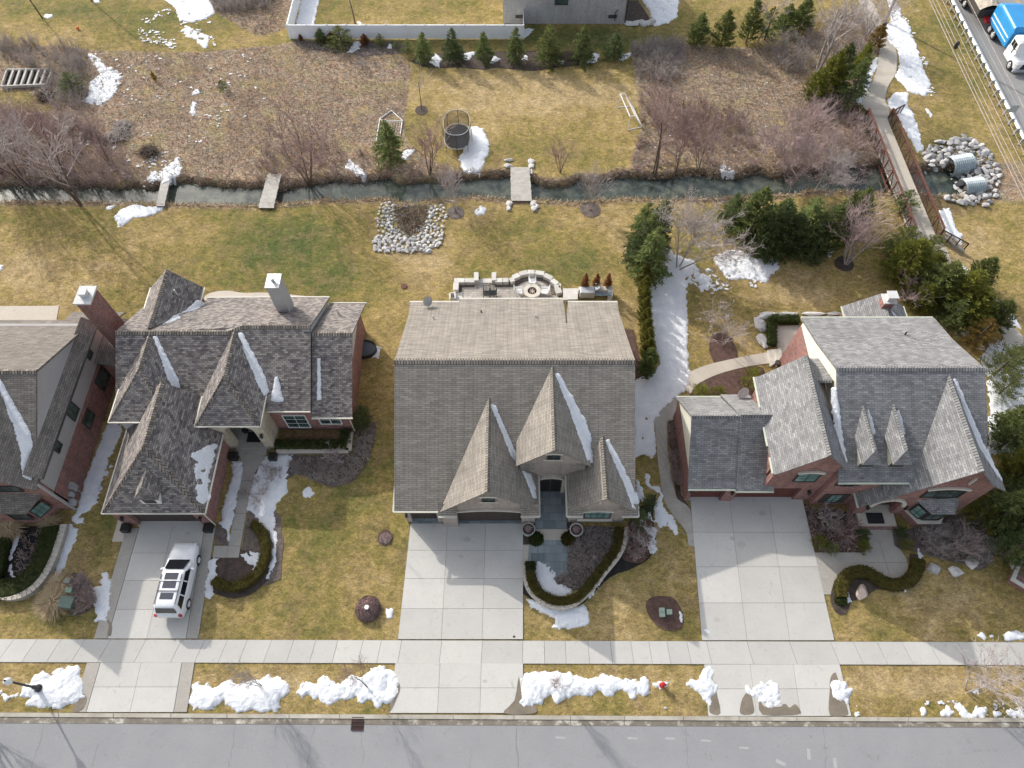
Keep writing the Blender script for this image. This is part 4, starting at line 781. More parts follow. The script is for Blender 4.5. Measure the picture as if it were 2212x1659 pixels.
m=MB(); m.bb(1.75,4.2,16.95,17.3,.0,.14); m.bb(2.0,3.9,16.5,16.94,.0,.08); m.build('porch_step',M['conc3'],h3)
for x in (-7.75,-4.6,1.2): light_sconce(h3,(x,17.75 if x>-4.8 else 17.85,2.1)) if x<-5 else None
m=MB(); m.tube([(2.4-4.9,33.9,rz_(33.9)),(-2.5,33.9,rz_(33.9)+.25)],.06); m.build('vent_pipe',M['black'],h3)
m=MB()
for x,y in ((1.9,33.2),(-6.3,33.0)): m.tube([(x,y,rz_(y)-.05),(x,y,rz_(y)+.35)],.055)
m.build('vent_pipe',M['sidingw'],h3)
m=MB(); m.tube([(-7.0,34.9,4.2),(-7.0,34.9,4.75)],.03); m.tube([(-7.0,34.9,4.75),(-7.45,34.6,4.9)],.02); sdh=m.build('satellite_dish_mast',M['galv'],None); 
d=thing('satellite_dish','grey satellite dish on the rear left corner of the warm grey roof','satellite dish',(-7.0,34.9,4.2)); sdh.location=(7.0,-34.9,-4.2); sdh.parent=d; sdh.name='mast'
m=MB(); m.lathe([(.42,.09),(.34,.03),(.2,0),(.02,-.01),(.015,0),(.19,.015),(.33,.045),(.41,.1)],18,caps=False); do=m.build('dish',M['rock'],d,smooth=True); do.location=(.05,.1,.75); do.rotation_euler=(R(60),0,R(40))
zmx=lambda X,Y: 3.3+.565*(Y-17.6)
zfg=lambda g: (lambda X,Y: np.maximum(zmx(X,Y),g(X)))
roofsnow('snow sliver in the right valley of the large left gable of the taupe house',[(-1.5,24.2),(-1.2,24.1),(.35,21.0),(.8,20.75),(.4,20.6),(-.1,21.0)],zfg(lambda X:7.3-1.12*np.abs(X+1.65)))
roofsnow('long snow wedge in the right valley of the tall middle gable',[(3.1,26.2),(3.35,26.2),(5.3,23.2),(5.62,22.3),(5.6,20.6),(5.3,20.4),(5.15,21.2),(4.6,22.5)],zfg(lambda X:8.4-1.02*np.abs(X-2.9)))
roofsnow('snow wedge in the right valley of the small right gable',[(6.75,22.0),(6.95,22.0),(8.6,19.2),(8.95,18.3),(8.9,17.7),(8.6,17.7),(8.3,18.6),(7.7,20.0)],zfg(lambda X:6.0-1.08*np.abs(X-6.5)))
roofsnow('snow tongue on the left gable slope beside the sunken entry',[(.75,20.2),(1.35,20.1),(1.65,19.4),(1.72,18.5),(1.5,18.5),(1.2,19.3)],lambda X,Y:7.3-1.12*np.abs(X+1.65))
# ------------------------------------------------------------------ HOUSE 2
h2=thing('brick_house','red brick house with multicoloured shingles, cream stone entry and grey boxed chimney','house',(0,0,0))
z2=lambda Y:-10.70+.5774*Y; q=lambda x,y:(x,y,z2(y)); r2=lambda Y:7.0-.60*(Y-30.7)
m=MB()
m.slab([q(-30.3,26.4),q(-29.95,26.85),q(-27.7,30.5),q(-25.4,26.85),q(-25.4,26.0),q(-23.2,26.0),q(-23.2,26.6),q(-21.2,30.7),q(-18.8,26.6),q(-18.7,25.36),q(-15.4,25.36),q(-15.4,31.0),q(-20.6,31.0),q(-21.7,30.6),q(-30.3,30.6)],.18)
m.slab([(-30.3,30.6,7.0),(-21.7,30.6,7.0),(-20.6,31.0,7.2),(-15.4,31.0,7.2),(-15.4,36.3,3.75),(-25.7,36.3,3.65),(-25.7,34.5,4.72),(-30.3,34.5,4.72)],.18)
zw=lambda Y:-11.1+.5774*Y
m.slab([(-15.39,25.1,zw(25.1)),(-12.3,25.1,zw(25.1)),(-12.3,30.7,zw(30.7)),(-15.39,30.7,zw(30.7))],.18)
m.slab([(-15.39,30.7,zw(30.7)),(-12.3,30.7,zw(30.7)),(-12.4,35.9,3.4),(-15.39,35.9,3.4)],.18)
m.build('roof',M['sh2'],h2)
m=MB(); ga=[(-30.0,24.0,4.8),(-25.4,24.0,4.8),(-27.7,27.3,6.9)]
m.slab(ga,.15); m.slab([(-30.0,24.0,4.8),(-27.7,27.3,6.9),(-27.7,30.5,6.9),(-30.0,26.85,4.8)],.15); m.slab([(-25.4,24.0,4.8),(-27.7,27.3,6.9),(-27.7,30.5,6.9),(-25.4,26.85,4.8)],.15); m.build('hip_roof',M['sh2'],h2)
m=MB(); m.slab([(-23.6,23.75,4.6),(-18.8,23.75,4.6),(-21.2,26.7,7.03)],.15); m.slab([(-23.6,23.75,4.6),(-21.2,26.7,7.03),(-21.2,30.7,7.03),(-23.6,26.5,4.6)],.15); m.slab([(-18.8,23.75,4.6),(-21.2,26.7,7.03),(-21.2,30.7,7.03),(-18.8,26.5,4.6)],.15); m.build('hip_roof',M['sh2'],h2)
m=MB(); A0=(-25.9,21.2,6.6); A1=(-25.9,26.4,6.6)
m.slab([(-29.6,17.6,2.9),(-22.2,17.6,2.9),A0],.15); m.slab([(-29.6,17.6,2.9),A0,A1,(-29.0,26.4,3.5),(-29.6,24.3,2.9)],.15); m.slab([(-22.2,17.6,2.9),(-22.2,23.9,2.9),(-22.9,26.4,3.6),A1,A0],.15); m.build('garage_roof',M['sh2'],h2)
m=MB(); m.slab([(-27.9,30.9,6.95),(-27.9,36.7,6.95),(-30.1,36.6,4.7),(-30.1,34.4,4.7)],.15); m.slab([(-27.9,30.9,6.95),(-27.9,36.7,6.95),(-25.7,36.6,4.7),(-25.7,34.4,4.7)],.15); m.build('rear_gable_roof',M['sh2'],h2)
m=MB()
cap(m,(-30.3,30.6,7.0),(-21.7,30.6,7.0),.6,.6,.22); cap(m,(-20.6,31.0,7.22),(-15.4,31.0,7.22),.6,.6,.22); cap(m,(-21.7,30.6,7.0),(-20.6,31.0,7.22),.6,.6,.2); cap(m,(-15.39,30.7,zw(30.7)),(-12.3,30.7,zw(30.7)),.6,.6,.22)
for a,b in (((-27.7,27.3,6.9),(-27.7,30.5,6.9)),((-30,24,4.8),(-27.7,27.3,6.9)),((-25.4,24,4.8),(-27.7,27.3,6.9)),((-21.2,26.7,7.03),(-21.2,30.7,7.03)),((-23.6,23.75,4.6),(-21.2,26.7,7.03)),((-18.8,23.75,4.6),(-21.2,26.7,7.03)),((-29.6,17.6,2.9),A0),((-22.2,17.6,2.9),A0),(A0,A1),((-27.9,31.0,6.95),(-27.9,36.7,6.95))): cap(m,a,b,.75,.75,.19)
m.build('ridge_cap',M['cap2'],h2)
m=MB()
gut(m,[(-29.65,24.3,2.9),(-29.65,17.55,2.9),(-22.15,17.55,2.9),(-22.15,23.9,2.9)],.09); gut(m,[(-30.05,26.8,4.8),(-30.05,23.95,4.8),(-27.3,23.95,4.8)],.09); gut(m,[(-25.4,25.95,4.3),(-23.6,25.95,4.3)],.09); gut(m,[(-23.65,26.3,4.6),(-23.65,23.7,4.6),(-18.75,23.7,4.6),(-18.75,26.3,4.6)],.09); gut(m,[(-18.7,25.3,3.95),(-15.4,25.3,3.95)],.09); gut(m,[(-15.4,25.03,3.4),(-12.25,25.03,3.4)],.1); gut(m,[(-25.7,36.38,3.65),(-15.4,36.38,3.75)],.09); gut(m,[(-15.4,36.0,3.4),(-12.3,36.0,3.4)],.09)
gut(m,[(-30.15,34.5,4.7),(-30.15,36.6,4.7)],.09); gut(m,[(-25.65,34.5,4.7),(-25.65,36.6,4.7)],.09)
m.tube([(-12.6,25.2,3.3),(-12.75,25.5,.05)],.05,6); m.tube([(-22.45,17.65,2.8),(-22.45,17.65,.05)],.05,6)
m.build('gutter',M['trimc'],h2)
m=MB()
m.bb(-29.3,-22.55,18.1,24,0,2.75); m.bb(-29.3,-28.2,17.7,18.1,0,2.75); m.bb(-23.4,-22.55,17.7,18.1,0,2.75); m.bb(-28.2,-23.4,17.7,18.1,2.4,2.75)
m.bb(-29.7,-18.9,26.4,34.3,0,3.9); m.bb(-18.9,-12.9,25.7,35.4,0,3.2); m.bb(-25.7,-18.9,34.3,35.9,0,3.4); m.bb(-29.7,-26,34.3,36.2,0,4.4)
m.build('wall',M['brickR'],h2)
m=MB(); m.bb(-29.7,-25.7,24.35,26.4,0,4.65); gablewall(m,-12.9,[(25.7,3.2),(35.4,3.2),(30.7,6.4)],.2,'x'); gablewall(m,-15.55,[(25.6,3.2),(36,3.2),(36,3.7),(31.0,7.02),(25.6,3.85)],.2,'x'); gablewall(m,36.2,[(-29.7,4.3),(-26.1,4.3),(-27.9,6.6)],.2)
m.build('upper_wall',M['sidingw'],h2)
m=MB(); fx0,fx1=-23.3,-18.95
m.bb(fx0,-21.95,24.05,24.6,0,4.5); m.bb(-19.75,fx1,24.05,24.75,0,4.5); m.bb(-19.4,fx1,24.75,26.5,0,4.5); m.bb(fx0,-22.8,24.6,26.5,0,4.5)
aw=[(-21.95,4.5),(-21.95,3.1)]+[(-20.85+1.1*math.cos(a),3.1+.75*math.sin(a)) for a in np.linspace(PI,0,11)][1:-1]+[(-19.75,3.1),(-19.75,4.5)]
gablewall(m,24.05,aw,.55); m.build('stone_entry',M['stone'],h2)
m=MB(); m.bb(-22.8,-19.4,26.1,26.35,0,4.4); m.build('entry_back_wall',M['siding'],h2)
m=MB(); m.bb(-21.5,-20.2,26.0,26.09,.2,2.6); m.build('front_door',M['black'],h2)
m=MB(); m.bb(-22.8,-19.4,23.95,26.1,.0,.3); m.build('porch_floor',M['conc2'],h2)
m=MB(); m.bb(-22.1,-19.6,23.4,23.94,.0,.16); m.build('porch_step',M['conc2'],h2)
m=MB(); m.bb(-28.2,-23.4,17.98,18.05,0,2.45); m.build('garage_door',M['gdoor'],h2)
light_sconce(h2,(-28.7,17.7,1.8)); light_sconce(h2,(-22.95,17.7,1.8)); light_sconce(h2,(-19.3,24.05,2.6))
win(h2,(-17.1,25.68,1.65),1.7,2.0,nx=2,ny=3,fm='trimw'); win(h2,(-14.4,25.68,1.9),1.6,1.3,nx=2,ny=2,fm='trimw')
m=MB()  # dormer on the garage hip
dx=-25.85; m.slab([(dx,18.6,5.5),(dx,20.15,5.5),(dx-.85,19.2,4.5),(dx-.85,18.0,4.5)],.1); m.slab([(dx,18.6,5.5),(dx,20.15,5.5),(dx+.85,19.2,4.5),(dx+.85,18.0,4.5)],.1); m.slab([(dx,18.6,5.5),(dx-.85,18.0,4.5),(dx+.85,18.0,4.5)],.1)
do=m.build('dormer',M['sh2'],h2)
m=MB(); m.bb(dx-.68,dx+.68,18.1,19.4,3.2,4.42); m.build('dormer_wall',M['trimw'],do); m=MB(); m.bb(dx-.42,dx+.42,18.06,18.095,3.6,4.25); m.build('dormer_window',M['dark'],do)
m=MB(); m.bb(-18.75,-17.8,33.4,34.65,5.0,8.8); ch=m.build('chimney',M['siding'],h2); m=MB(); m.bb(-18.82,-17.73,33.33,34.72,8.8,8.88); m.build('chimney_cap',M['galv'],ch); m=MB(); m.tube([(-18.3,34.0,8.88),(-18.3,34.0,9.2)],.12,10); m.tube([(-18.3,34,9.2),(-18.3,34,9.26)],.18,10); m.build('flue',M['galv'],ch)
m=MB()
for x,y in ((-14.2,34.0),(-27.0,34.9)): m.tube([(x,y,3.6),(x,y,5.3 if x>-20 else 6.6)],.06)
m.build('vent_pipe',M['sidingw'],h2)
z2n=lambda X,Y:-10.7+.5774*Y
roofsnow('snow wedge in the valley right of the left hip of the multicoloured roof',[(-27.4,30.3),(-27.2,30.3),(-25.5,27.4),(-25.3,26.4),(-25.6,26.5),(-26.1,27.3)],lambda X,Y:np.maximum(z2n(X,Y),6.9-.913*np.abs(X+27.7)))
roofsnow('snow wedge in the valley right of the entry hip of the multicoloured roof',[(-20.9,30.5),(-20.6,30.5),(-18.9,27.6),(-18.6,26.6),(-18.9,26.4),(-19.6,27.6)],lambda X,Y:np.maximum(z2n(X,Y),7.03-1.01*np.abs(X+21.2)))
roofsnow('snow triangle on the shingles right of the cream stone entry',[(-18.1,27.6),(-17.9,27.6),(-17.5,26.0),(-18.4,26.0)],z2n,rag=.04)
roofsnow('narrow stepped snow stripe on the right wing of the multicoloured roof',[(-14.95,29.0),(-14.75,29.0),(-14.7,26.3),(-14.95,26.3)],lambda X,Y:-11.1+.5774*Y,h=.04,rag=.02)
roofsnow('patchy snow along the right eave of the long driveway garage',[(-22.35,23.0),(-22.35,18.4),(-22.6,18.5),(-23.0,20.0),(-23.4,21.8),(-22.9,22.6)],lambda X,Y:2.9+1.0*np.abs(X+22.2),h=.04,rag=.2,holes=.55)
roofsnow('snow sliver in the valley of the rear gable of the multicoloured roof',[(-27.2,31.8),(-26.8,32.2),(-25.7,34.0),(-25.6,35.0),(-25.8,35.2),(-26.2,34.0)],lambda X,Y:np.maximum(7.0-.6*(Y-30.7),6.95-1.02*np.abs(X+27.9)))
# ------------------------------------------------------------------ HOUSE 1
h1=thing('brick_house','brick house cut by the left frame side, pale grey gable end above red brick','house',(0,0,0))
z1=lambda Y:-6.43+.5774*Y; XE=-33.9; r1=lambda Y:8.64-.547*(Y-26.1)
m=MB(); m.slab([(XE,19.8,z1(19.8)),(XE,26.1,8.64),(-48,26.1,8.64),(-48,19.8,z1(19.8)),(-40.9,19.8,z1(19.8)),(-37.2,26.1,8.6)],.18); m.slab([(XE,26.1,8.64),(-48,26.1,8.64),(-48,33.3,r1(33.3)),(XE,33.3,r1(33.3))],.18)
m.build('roof',M['sh1'],h1)
g4=lambda x:8.6-.97*abs(x+37.2)
m=MB(); m.slab([(-37.2,18.5,8.6),(-37.2,26.0,8.6),(-33.5,19.9,g4(-33.5)),(-33.5,18.5,g4(-33.5))],.16); m.slab([(-37.2,18.5,8.6),(-37.2,26.0,8.6),(-40.9,19.9,g4(-40.9)),(-40.9,18.5,g4(-40.9))],.16); m.build('gable_roof',M['sh1'],h1)
m=MB(); m.slab([(-34.1,19.3,6.0),(-34.1,32.7,6.0),(-33.25,32.7,5.15),(-33.25,19.3,5.15)],.12); m.build('skirt_roof',M['sh1'],h1)
m=MB(); cap(m,(XE,26.1,8.64),(-48,26.1,8.64),.6,.6,.2); cap(m,(-37.2,18.5,8.6),(-37.2,26,8.6),.9,.9,.18); m.build('ridge_cap',M['cap2'],h1)
m=MB(); m.bb(-46,-33.5,18.95,32.6,0,3.0); gablewall(m,18.9,[(-40.6,0),(-33.5,0),(-33.5,4.9),(-37.2,8.35),(-40.6,5)],.3); m.build('wall',M['brickR'],h1)
m=MB(); m.bb(-46,-33.55,19.25,32.6,3.0,5.2); gablewall(m,-34.0,[(19.8,5.0),(33.0,4.8),(26.1,8.45)],.2,'x'); m.build('upper_wall',M['siding'],h1)
m=MB(); m.bb(-33.55,-33.40,18.85,19.0,0,5.0); m.build('downspout',M['siding'],h1)
m=MB(); gut(m,[(-33.2,19.3,5.15),(-33.2,32.7,5.15)],.1); m.build('gutter',M['dark'],h1)
for y,z,w,h in ((30.2,4.45,.6,.7),(25.3,4.2,1.0,1.5),(22.2,4.4,.65,.9)): win(h1,(-33.54,y,z),w,h,'E',nx=2 if w>.9 else 1,ny=1,fm='dark')
for y,z,w,h in ((29.4,1.9,1.5,1.4),(25.7,2.0,1.2,1.1)): win(h1,(-33.49,y,z),w,h,'E',nx=2 if w>1.3 else 1,ny=1,fm='dark')
win(h1,(-36.2,18.88,4.4),2.2,.9,'S',nx=3,ny=1,fm='dark'); 
m=MB(); m.slab([(-38.5,18.9,3.5),(-35.4,18.9,3.5),(-34.25,18.9,3.2),(-35.2,17.6,2.7),(-38.5,17.6,2.7)],.1); m.build('bay_roof',M['sh1'],h1)
m=MB(); m.prism([(-38.5,18.9),(-34.6,18.9),(-35.4,17.8),(-38.5,17.8)],0,.9); m.prism([(-38.5,18.85),(-34.75,18.85),(-35.5,17.9),(-38.5,17.9)],.9,2.7); m.build('bay_wall',M['brickR'],h1)
win(h1,(-34.95,18.3,1.75),.9,1.3,(1,-.75,0),nx=3,ny=2,fm='dark',gm='glassT'); win(h1,(-36.3,17.78,1.75),1.3,1.2,'S',nx=2,ny=1)
m=MB(); m.bb(-32.7,-31.6,31.8,33.3,0,8.9); ch=m.build('chimney',M['brickR'],h1); m=MB(); m.bb(-32.8,-31.5,31.7,33.4,8.9,9.05); m.build('chimney_cap',M['sidingw'],ch); m=MB(); m.bb(-32.4,-31.9,32.3,32.8,9.05,9.4); m.bb(-32.45,-31.85,32.25,32.85,9.4,9.46); m.build('flue',M['sidingw'],ch)
m=MB(); m.slab([(-33.5,30.0,3.5),(-33.5,34.6,3.5),(-31.2,34.6,2.5),(-31.2,30.0,2.5)],.12); m.slab([(-33.5,33.5,3.5),(-37.5,33.5,3.5),(-37.5,35.6,2.6),(-33,35.6,2.6)],.12); m.build('porch_roof',M['sh1'],h1)
m=MB(); m.bb(-33.4,-31.4,30.3,34.4,0,2.45); m.bb(-37.4,-33.4,33.2,35.2,0,2.5); m.build('porch_wall',M['brickR'],h1)
roofsnow('long snow wedge in the valley of the left brick house roof',[(-36.8,25.6),(-36.5,25.6),(-34.3,22.2),(-33.95,20.6),(-33.9,19.2),(-34.2,19.3),(-34.6,20.8),(-35.3,22.6)],lambda X,Y:np.maximum(-6.43+.5774*Y,8.6-.97*np.abs(X+37.2)),h=.08)
# utility boxes on the side wall
m=MB(); m.bb(-33.49,-33.25,20.0,20.5,.9,1.7); m.bb(-33.49,-33.3,19.5,19.85,.9,1.4); m.bb(-33.49,-33.2,19.0,19.4,.5,1.1); m.tube([(-33.4,20.25,.9),(-33.4,20.25,.1)],.03,6); m.build('meter_box',M['galv'],h1)
# ------------------------------------------------------------------ HOUSE 4
h4=thing('brick_house','red brick house with blue grey roof, two narrow dormers and flared right gable','house',(0,0,0))
z4=lambda Y:5.6+.5327*(Y-18.86); q=lambda x,y:(x,y,z4(y)); y4=lambda z:18.86+(z-5.6)/.5327; r4=lambda Y:9.35-.50*(Y-25.9)
gl=lambda x:9.15-1.27*(30.7-x)
m=MB()
m.slab([q(22.8,18.86),q(27.9,18.86),q(30.7,25.5),q(32.7,y4(6.75)),q(33.2,20.2),q(33.3,22.5),q(33.2,25.9),q(22.8,25.9)],.18)
m.slab([(22.8,25.9,9.35),(33.2,25.9,9.35),(33.1,29.5,r4(29.5)-.05),(33.25,32.5,r4(32.5)+.1),(22.8,32.5,r4(32.5)+.1),(22.75,29.5,r4(29.5)-.05)],.18)
m.build('roof',M['sh4'],h4)
m=MB()
m.slab([(30.7,18.2,9.15),(30.7,25.5,9.15),(27.9,18.86,gl(27.9)),(27.8,19.4,gl(27.8)),(25.4,19.4,gl(25.4)),(25.4,18.2,gl(25.4))],.16)
m.slab([(30.7,18.2,9.15),(30.7,25.5,9.15),(32.7,21.0,6.75),(32.7,18.2,6.75)],.16); m.slab([(32.7,18.2,6.75),(32.7,21.0,6.75),(34.2,19.2,5.7),(34.2,18.2,5.7)],.16)
m.build('gable_roof',M['sh4'],h4)
m=MB(); ga=lambda x:9.2-1.17*abs(x-21.0)
m.slab([(21,19.3,9.2),(21,27.1,9.2),(18.55,27.15,6.15),(18.25,27.2,5.95),(18.25,19.3,5.95),(18.55,19.3,6.15)],.16); m.slab([(21,19.3,9.2),(21,27.1,9.2),(22.85,27.1,7.05),(22.85,21.6,7.05),(23.3,20.6,6.5),(23.3,19.3,6.5)],.16)
m.build('gable_roof',M['sh4'],h4)
m=MB()
m.slab([(13.0,19.5,2.7),(16.5,19.5,2.7),(16.5,23.7,6.3),(13.0,23.7,6.3)],.16); m.slab([(13.0,23.7,6.3),(16.5,23.7,6.3),(16.5,27.2,2.8),(13.0,27.2,2.8)],.16)
m.slab([(16.51,19.35,2.72),(19.3,19.35,2.72),(19.3,19.9,3.2),(18.7,21,4.15),(18.7,23.7,6.46),(16.51,23.7,6.46)],.16); m.slab([(16.51,23.7,6.46),(19.5,23.7,6.46),(18.7,27.4,2.9),(16.51,27.4,2.9)],.16)
m.build('garage_roof',M['sh4'],h4)
m=MB(); m.slab([(21.4,25.5,8.3),(22.9,25.5,8.3),(22.9,28.2,7.0),(21.4,28.2,7.0)],.12); m.slab([(28.1,32.0,2.9),(28.1,36.0,2.9),(30.7,36.0,4.7),(30.7,32.0,4.7)],.14); m.slab([(33.3,32.0,2.9),(33.3,36.0,2.9),(30.7,36.0,4.7),(30.7,32.0,4.7)],.14); m.build('rear_roof',M['sh4'],h4)
m=MB(); m.slab([(29.4,18.5,3.1),(30.6,18.5,3.5),(32.0,18.5,3.5),(32.5,18.5,3.1),(32.15,17.6,2.65),(30.5,17.6,2.65)],.1); m.build('bay_roof',M['sh4'],h4)
m=MB(); cap(m,(22.8,25.9,9.35),(33.2,25.9,9.35),.5,.5,.22); cap(m,(30.7,18.2,9.15),(30.7,25.5,9.15),1.2,1.2,.17); cap(m,(21,19.3,9.2),(21,27.1,9.2),1.15,1.15,.17); cap(m,(13,23.7,6.3),(16.5,23.7,6.3),.85,1,.18); cap(m,(16.5,23.7,6.46),(19.4,23.7,6.46),.85,1,.18); cap(m,(21.4,25.5,8.3),(22.8,25.5,8.3),.5,.5,.15); cap(m,(30.7,32.4,4.7),(30.7,36,4.7),.7,.7,.15); m.build('ridge_cap',M['cap4'],h4)
for dx in (24.65,26.75):
    m=MB(); m.slab([(dx,20.2,8.2),(dx,23.75,8.2),(dx-.66,21.9,7.1),(dx-.66,19.55,7.1)],.09); m.slab([(dx,20.2,8.2),(dx,23.75,8.2),(dx+.66,21.9,7.1),(dx+.66,19.55,7.1)],.09); m.slab([(dx,20.2,8.2),(dx-.66,19.55,7.1),(dx+.66,19.55,7.1)],.09); do=m.build('dormer',M['sh4'],h4)
    m=MB(); m.bb(dx-.5,dx+.5,19.85,21.6,6.0,7.08); m.build('dormer_wall',M['cream'],do)
    m=MB(); m.bb(dx-.5,dx+.5,19.80,19.845,6.15,7.05); m.build('dormer_front',M['dark'],do); m=MB(); m.bb(dx-.26,dx+.26,19.765,19.795,6.35,6.95); m.build('dormer_pane',M['glass'],do)
    m=MB(); cap(m,(dx,20.2,8.2),(dx,23.75,8.2),1.6,1.6,.12); m.build('dormer_cap',M['cap4'],do)
m=MB()
gut(m,[(22.8,18.8,5.58),(27.75,18.8,5.58)],.1); gut(m,[(18.2,19.4,5.95),(18.2,20.6,5.95)],.1); gut(m,[(18.2,21.5,5.95),(18.2,23.0,5.95)],.1); gut(m,[(18.2,24.6,5.95),(18.2,27.2,5.95)],.1); gut(m,[(13,19.45,2.7),(16.5,19.45,2.7),(16.5,19.3,2.7),(19.3,19.3,2.7)],.1); gut(m,[(25.35,19.4,2.4),(25.35,18.2,2.4)],.1); gut(m,[(13,27.27,2.8),(16.5,27.27,2.8)],.09); gut(m,[(28.05,32.6,2.9),(28.05,36,2.9)],.08); gut(m,[(33.35,32.6,2.9),(33.35,36,2.9)],.08); gut(m,[(22.8,32.6,6.1),(33.2,32.6,6.1)],.09)
m.build('gutter',M['gutg'],h4)
m=MB()
m.bb(13.25,18.6,20.3,26.9,0,2.6); m.bb(13.25,13.6,19.7,20.3,0,2.6); m.bb(16.0,16.9,19.6,20.3,0,2.6); m.bb(13.6,16.0,19.75,19.9,2.1,2.6); m.bb(16.9,18.6,19.75,19.9,2.2,2.6)
m.bb(18.6,22.8,20.3,26.8,0,5.9); m.bb(21.6,22.83,19.7,20.3,0,5.9); gablewall(m,19.65,[(18.6,2.5),(21.6,2.5),(22.85,2.5),(22.85,6.9),(21.0,9.0),(18.6,6.2)],.4)
m.bb(22.87,33.0,19.3,32.2,0,5.5); 
gablewall(m,18.5,[(28.75,0),(33.6,0),(33.6,6.0),(32.7,6.6),(30.7,8.95),(28.0,5.55),(26.0,2.9),(25.75,2.5),(25.75,0),(26.6,0)]+[(27.65-1.05*math.cos(a),2.0+1.2*math.sin(a)) for a in np.linspace(0,PI,9)],.35)
m.bb(25.75,26.0,18.85,19.3,0,2.5); m.bb(28.9,33.6,18.85,19.3,0,5.5); m.bb(28.3,33.1,32.2,35.8,0,2.8)
m.build('wall',M['brickR'],h4)
m=MB(); m.bb(26.6,28.75,18.95,19.28,2.0,4.0); m.build('entry_ceiling',M['dark'],h4)
m=MB(); gablewall(m,13.25,[(20.3,2.6),(26.9,2.6),(23.7,6.0)],-.2,'x'); gablewall(m,22.95,[(19.3,5.5),(32.2,5.5),(32.2,6.0),(25.9,9.15)],-.2,'x'); gablewall(m,33.0,[(19.3,5.5),(32.2,5.5),(32.2,6.0),(25.9,9.15)],.2,'x'); gablewall(m,35.8,[(28.4,2.8),(33,2.8),(30.7,4.5)],.1); m.build('upper_wall',M['cream'],h4)
m=MB(); m.bb(13.6,16.0,19.92,20.0,0,2.25); m.build('garage_door',M['gdoorR'],h4); m=MB(); m.bb(16.9,21.6,19.92,20.0,0,2.6); m.build('garage_door',M['gdoorR'],h4)
m=MB(); m.bb(27.0,28.3,19.2,19.29,.35,2.5); m.build('front_door',M['black'],h4)
m=MB(); m.bb(26.2,29.0,17.5,19.2,0,.3); m.build('porch_floor',M['conc3'],h4); m=MB(); m.bb(25.95,29.2,17.3,17.49,0,.25); m.build('porch_step',M['brickR'],h4)
m=MB(); pts=[Vector((27.65-1.2*math.cos(a),18.42,2.05+1.3*math.sin(a))) for a in np.linspace(0,PI,13)]
for a,b in zip(pts[:-1],pts[1:]): m.beam(a,b,.16,.26)
m.build('entry_arch',M['limestone'],h4)
win(h4,(30.6,18.48,4.5),2.6,1.3,nx=3,ny=2,arch=.13); win(h4,(21.1,19.63,4.7),1.5,1.4,nx=2,ny=3,gm='glassT',arch=.13); win(h4,(24.1,19.28,4.6),.8,1.1,nx=2,ny=3,shut='dark'); win(h4,(24.2,19.28,1.45),.9,1.5,nx=2,ny=4,gm='glassT',shut='dark')
m=MB(); m.prism([(29.6,18.5),(32.6,18.5),(31.9,17.5),(30.3,17.5)],0,.9); m.build('bay_wall',M['brickR'],h4)
m=MB(); m.prism([(29.55,18.49),(32.65,18.49),(31.93,17.44),(30.27,17.44)],.9,1.02); m.build('bay_sill',M['limestone'],h4)
m=MB(); m.prism([(29.8,18.49),(32.4,18.49),(31.8,17.75),(30.4,17.75)],1.02,2.62); m.build('bay_frame',M['dark'],h4)
win(h4,(31.1,17.74,1.8),1.2,1.3,'S',nx=2,ny=3,gm='glass',fw=.05); win(h4,(30.05,18.1,1.8),.7,1.3,(-.78,-.62,0),nx=2,ny=3,gm='glassT',fw=.04)
m=MB(); m.beam((31.35,18.44,7.3),(31.35,18.44,6.3),.14,.1); m.build('stone_slit',M['limestone'],h4)
for c in ((26.3,18.5,2.0),(29.1,18.5,2.0),(13.4,19.75,2.0),(16.45,19.65,2.0),(22.2,19.65,2.0)): light_sconce(h4,c)
m=MB(); m.bb(30.35,31.2,34.6,35.4,3.5,5.2); ch=m.build('chimney',M['brickR'],h4); m=MB(); m.bb(30.25,31.3,34.5,35.5,5.2,5.32); m.bb(30.5,31.15,34.7,35.3,5.32,5.8); m.bb(30.42,31.23,34.62,35.38,5.8,5.86); m.build('chimney_cap',M['sidingw'],ch)
m=MB(); m.tube([(29.8,30.2,7.0),(29.8,30.2,7.5)],.06); m.build('vent_pipe',M['black'],h4)
dsh=dup(d,(17.8,26.9,3.2),R(-20),'white satellite dish behind the blue grey garage roof'); 
for c_ in dsh.children:
    if c_.name.startswith('dish'): c_.data=c_.data.copy(); c_.data.materials.clear(); c_.data.materials.append(M['trimw']); c_.scale=(1.2,1.2,1.2)
roofsnow('snow sliver right of the blue grey gable above the garage',[(22.6,24.6),(22.75,24.6),(23.1,21.8),(23.35,20.2),(23.2,20.0),(22.9,21.0)],lambda X,Y:np.maximum(z4(Y),9.2-1.17*np.abs(X-21)),h=.05)
roofsnow('snow line in the valley of the flared right gable of the blue grey roof',[(30.95,25.2),(31.15,25.2),(32.8,21.6),(33.6,20.0),(34.1,19.0),(33.8,19.2),(32.6,21.2)],lambda X,Y:np.maximum(z4(Y),np.where(X<32.7,9.15-1.2*np.abs(X-30.7),6.75-.7*(X-32.7))),h=.05)
for i,dx in enumerate((24.65,26.75)): roofsnow('thin snow sliver beside the %s narrow dormer'%('left','right')[i],[(dx+.25,23.3),(dx+.35,23.3),(dx+.75,21.9),(dx+.62,21.8)],lambda X,Y:np.maximum(z4(Y),8.2-1.67*np.abs(X-dx)),rag=.01)
roofsnow('snow spot behind the small brick chimney of the blue grey roof',[(31.3,34.5),(31.7,34.3),(31.8,34.0),(31.4,34.2)],lambda X,Y:4.7-.69*np.abs(X-30.7),rag=.02)
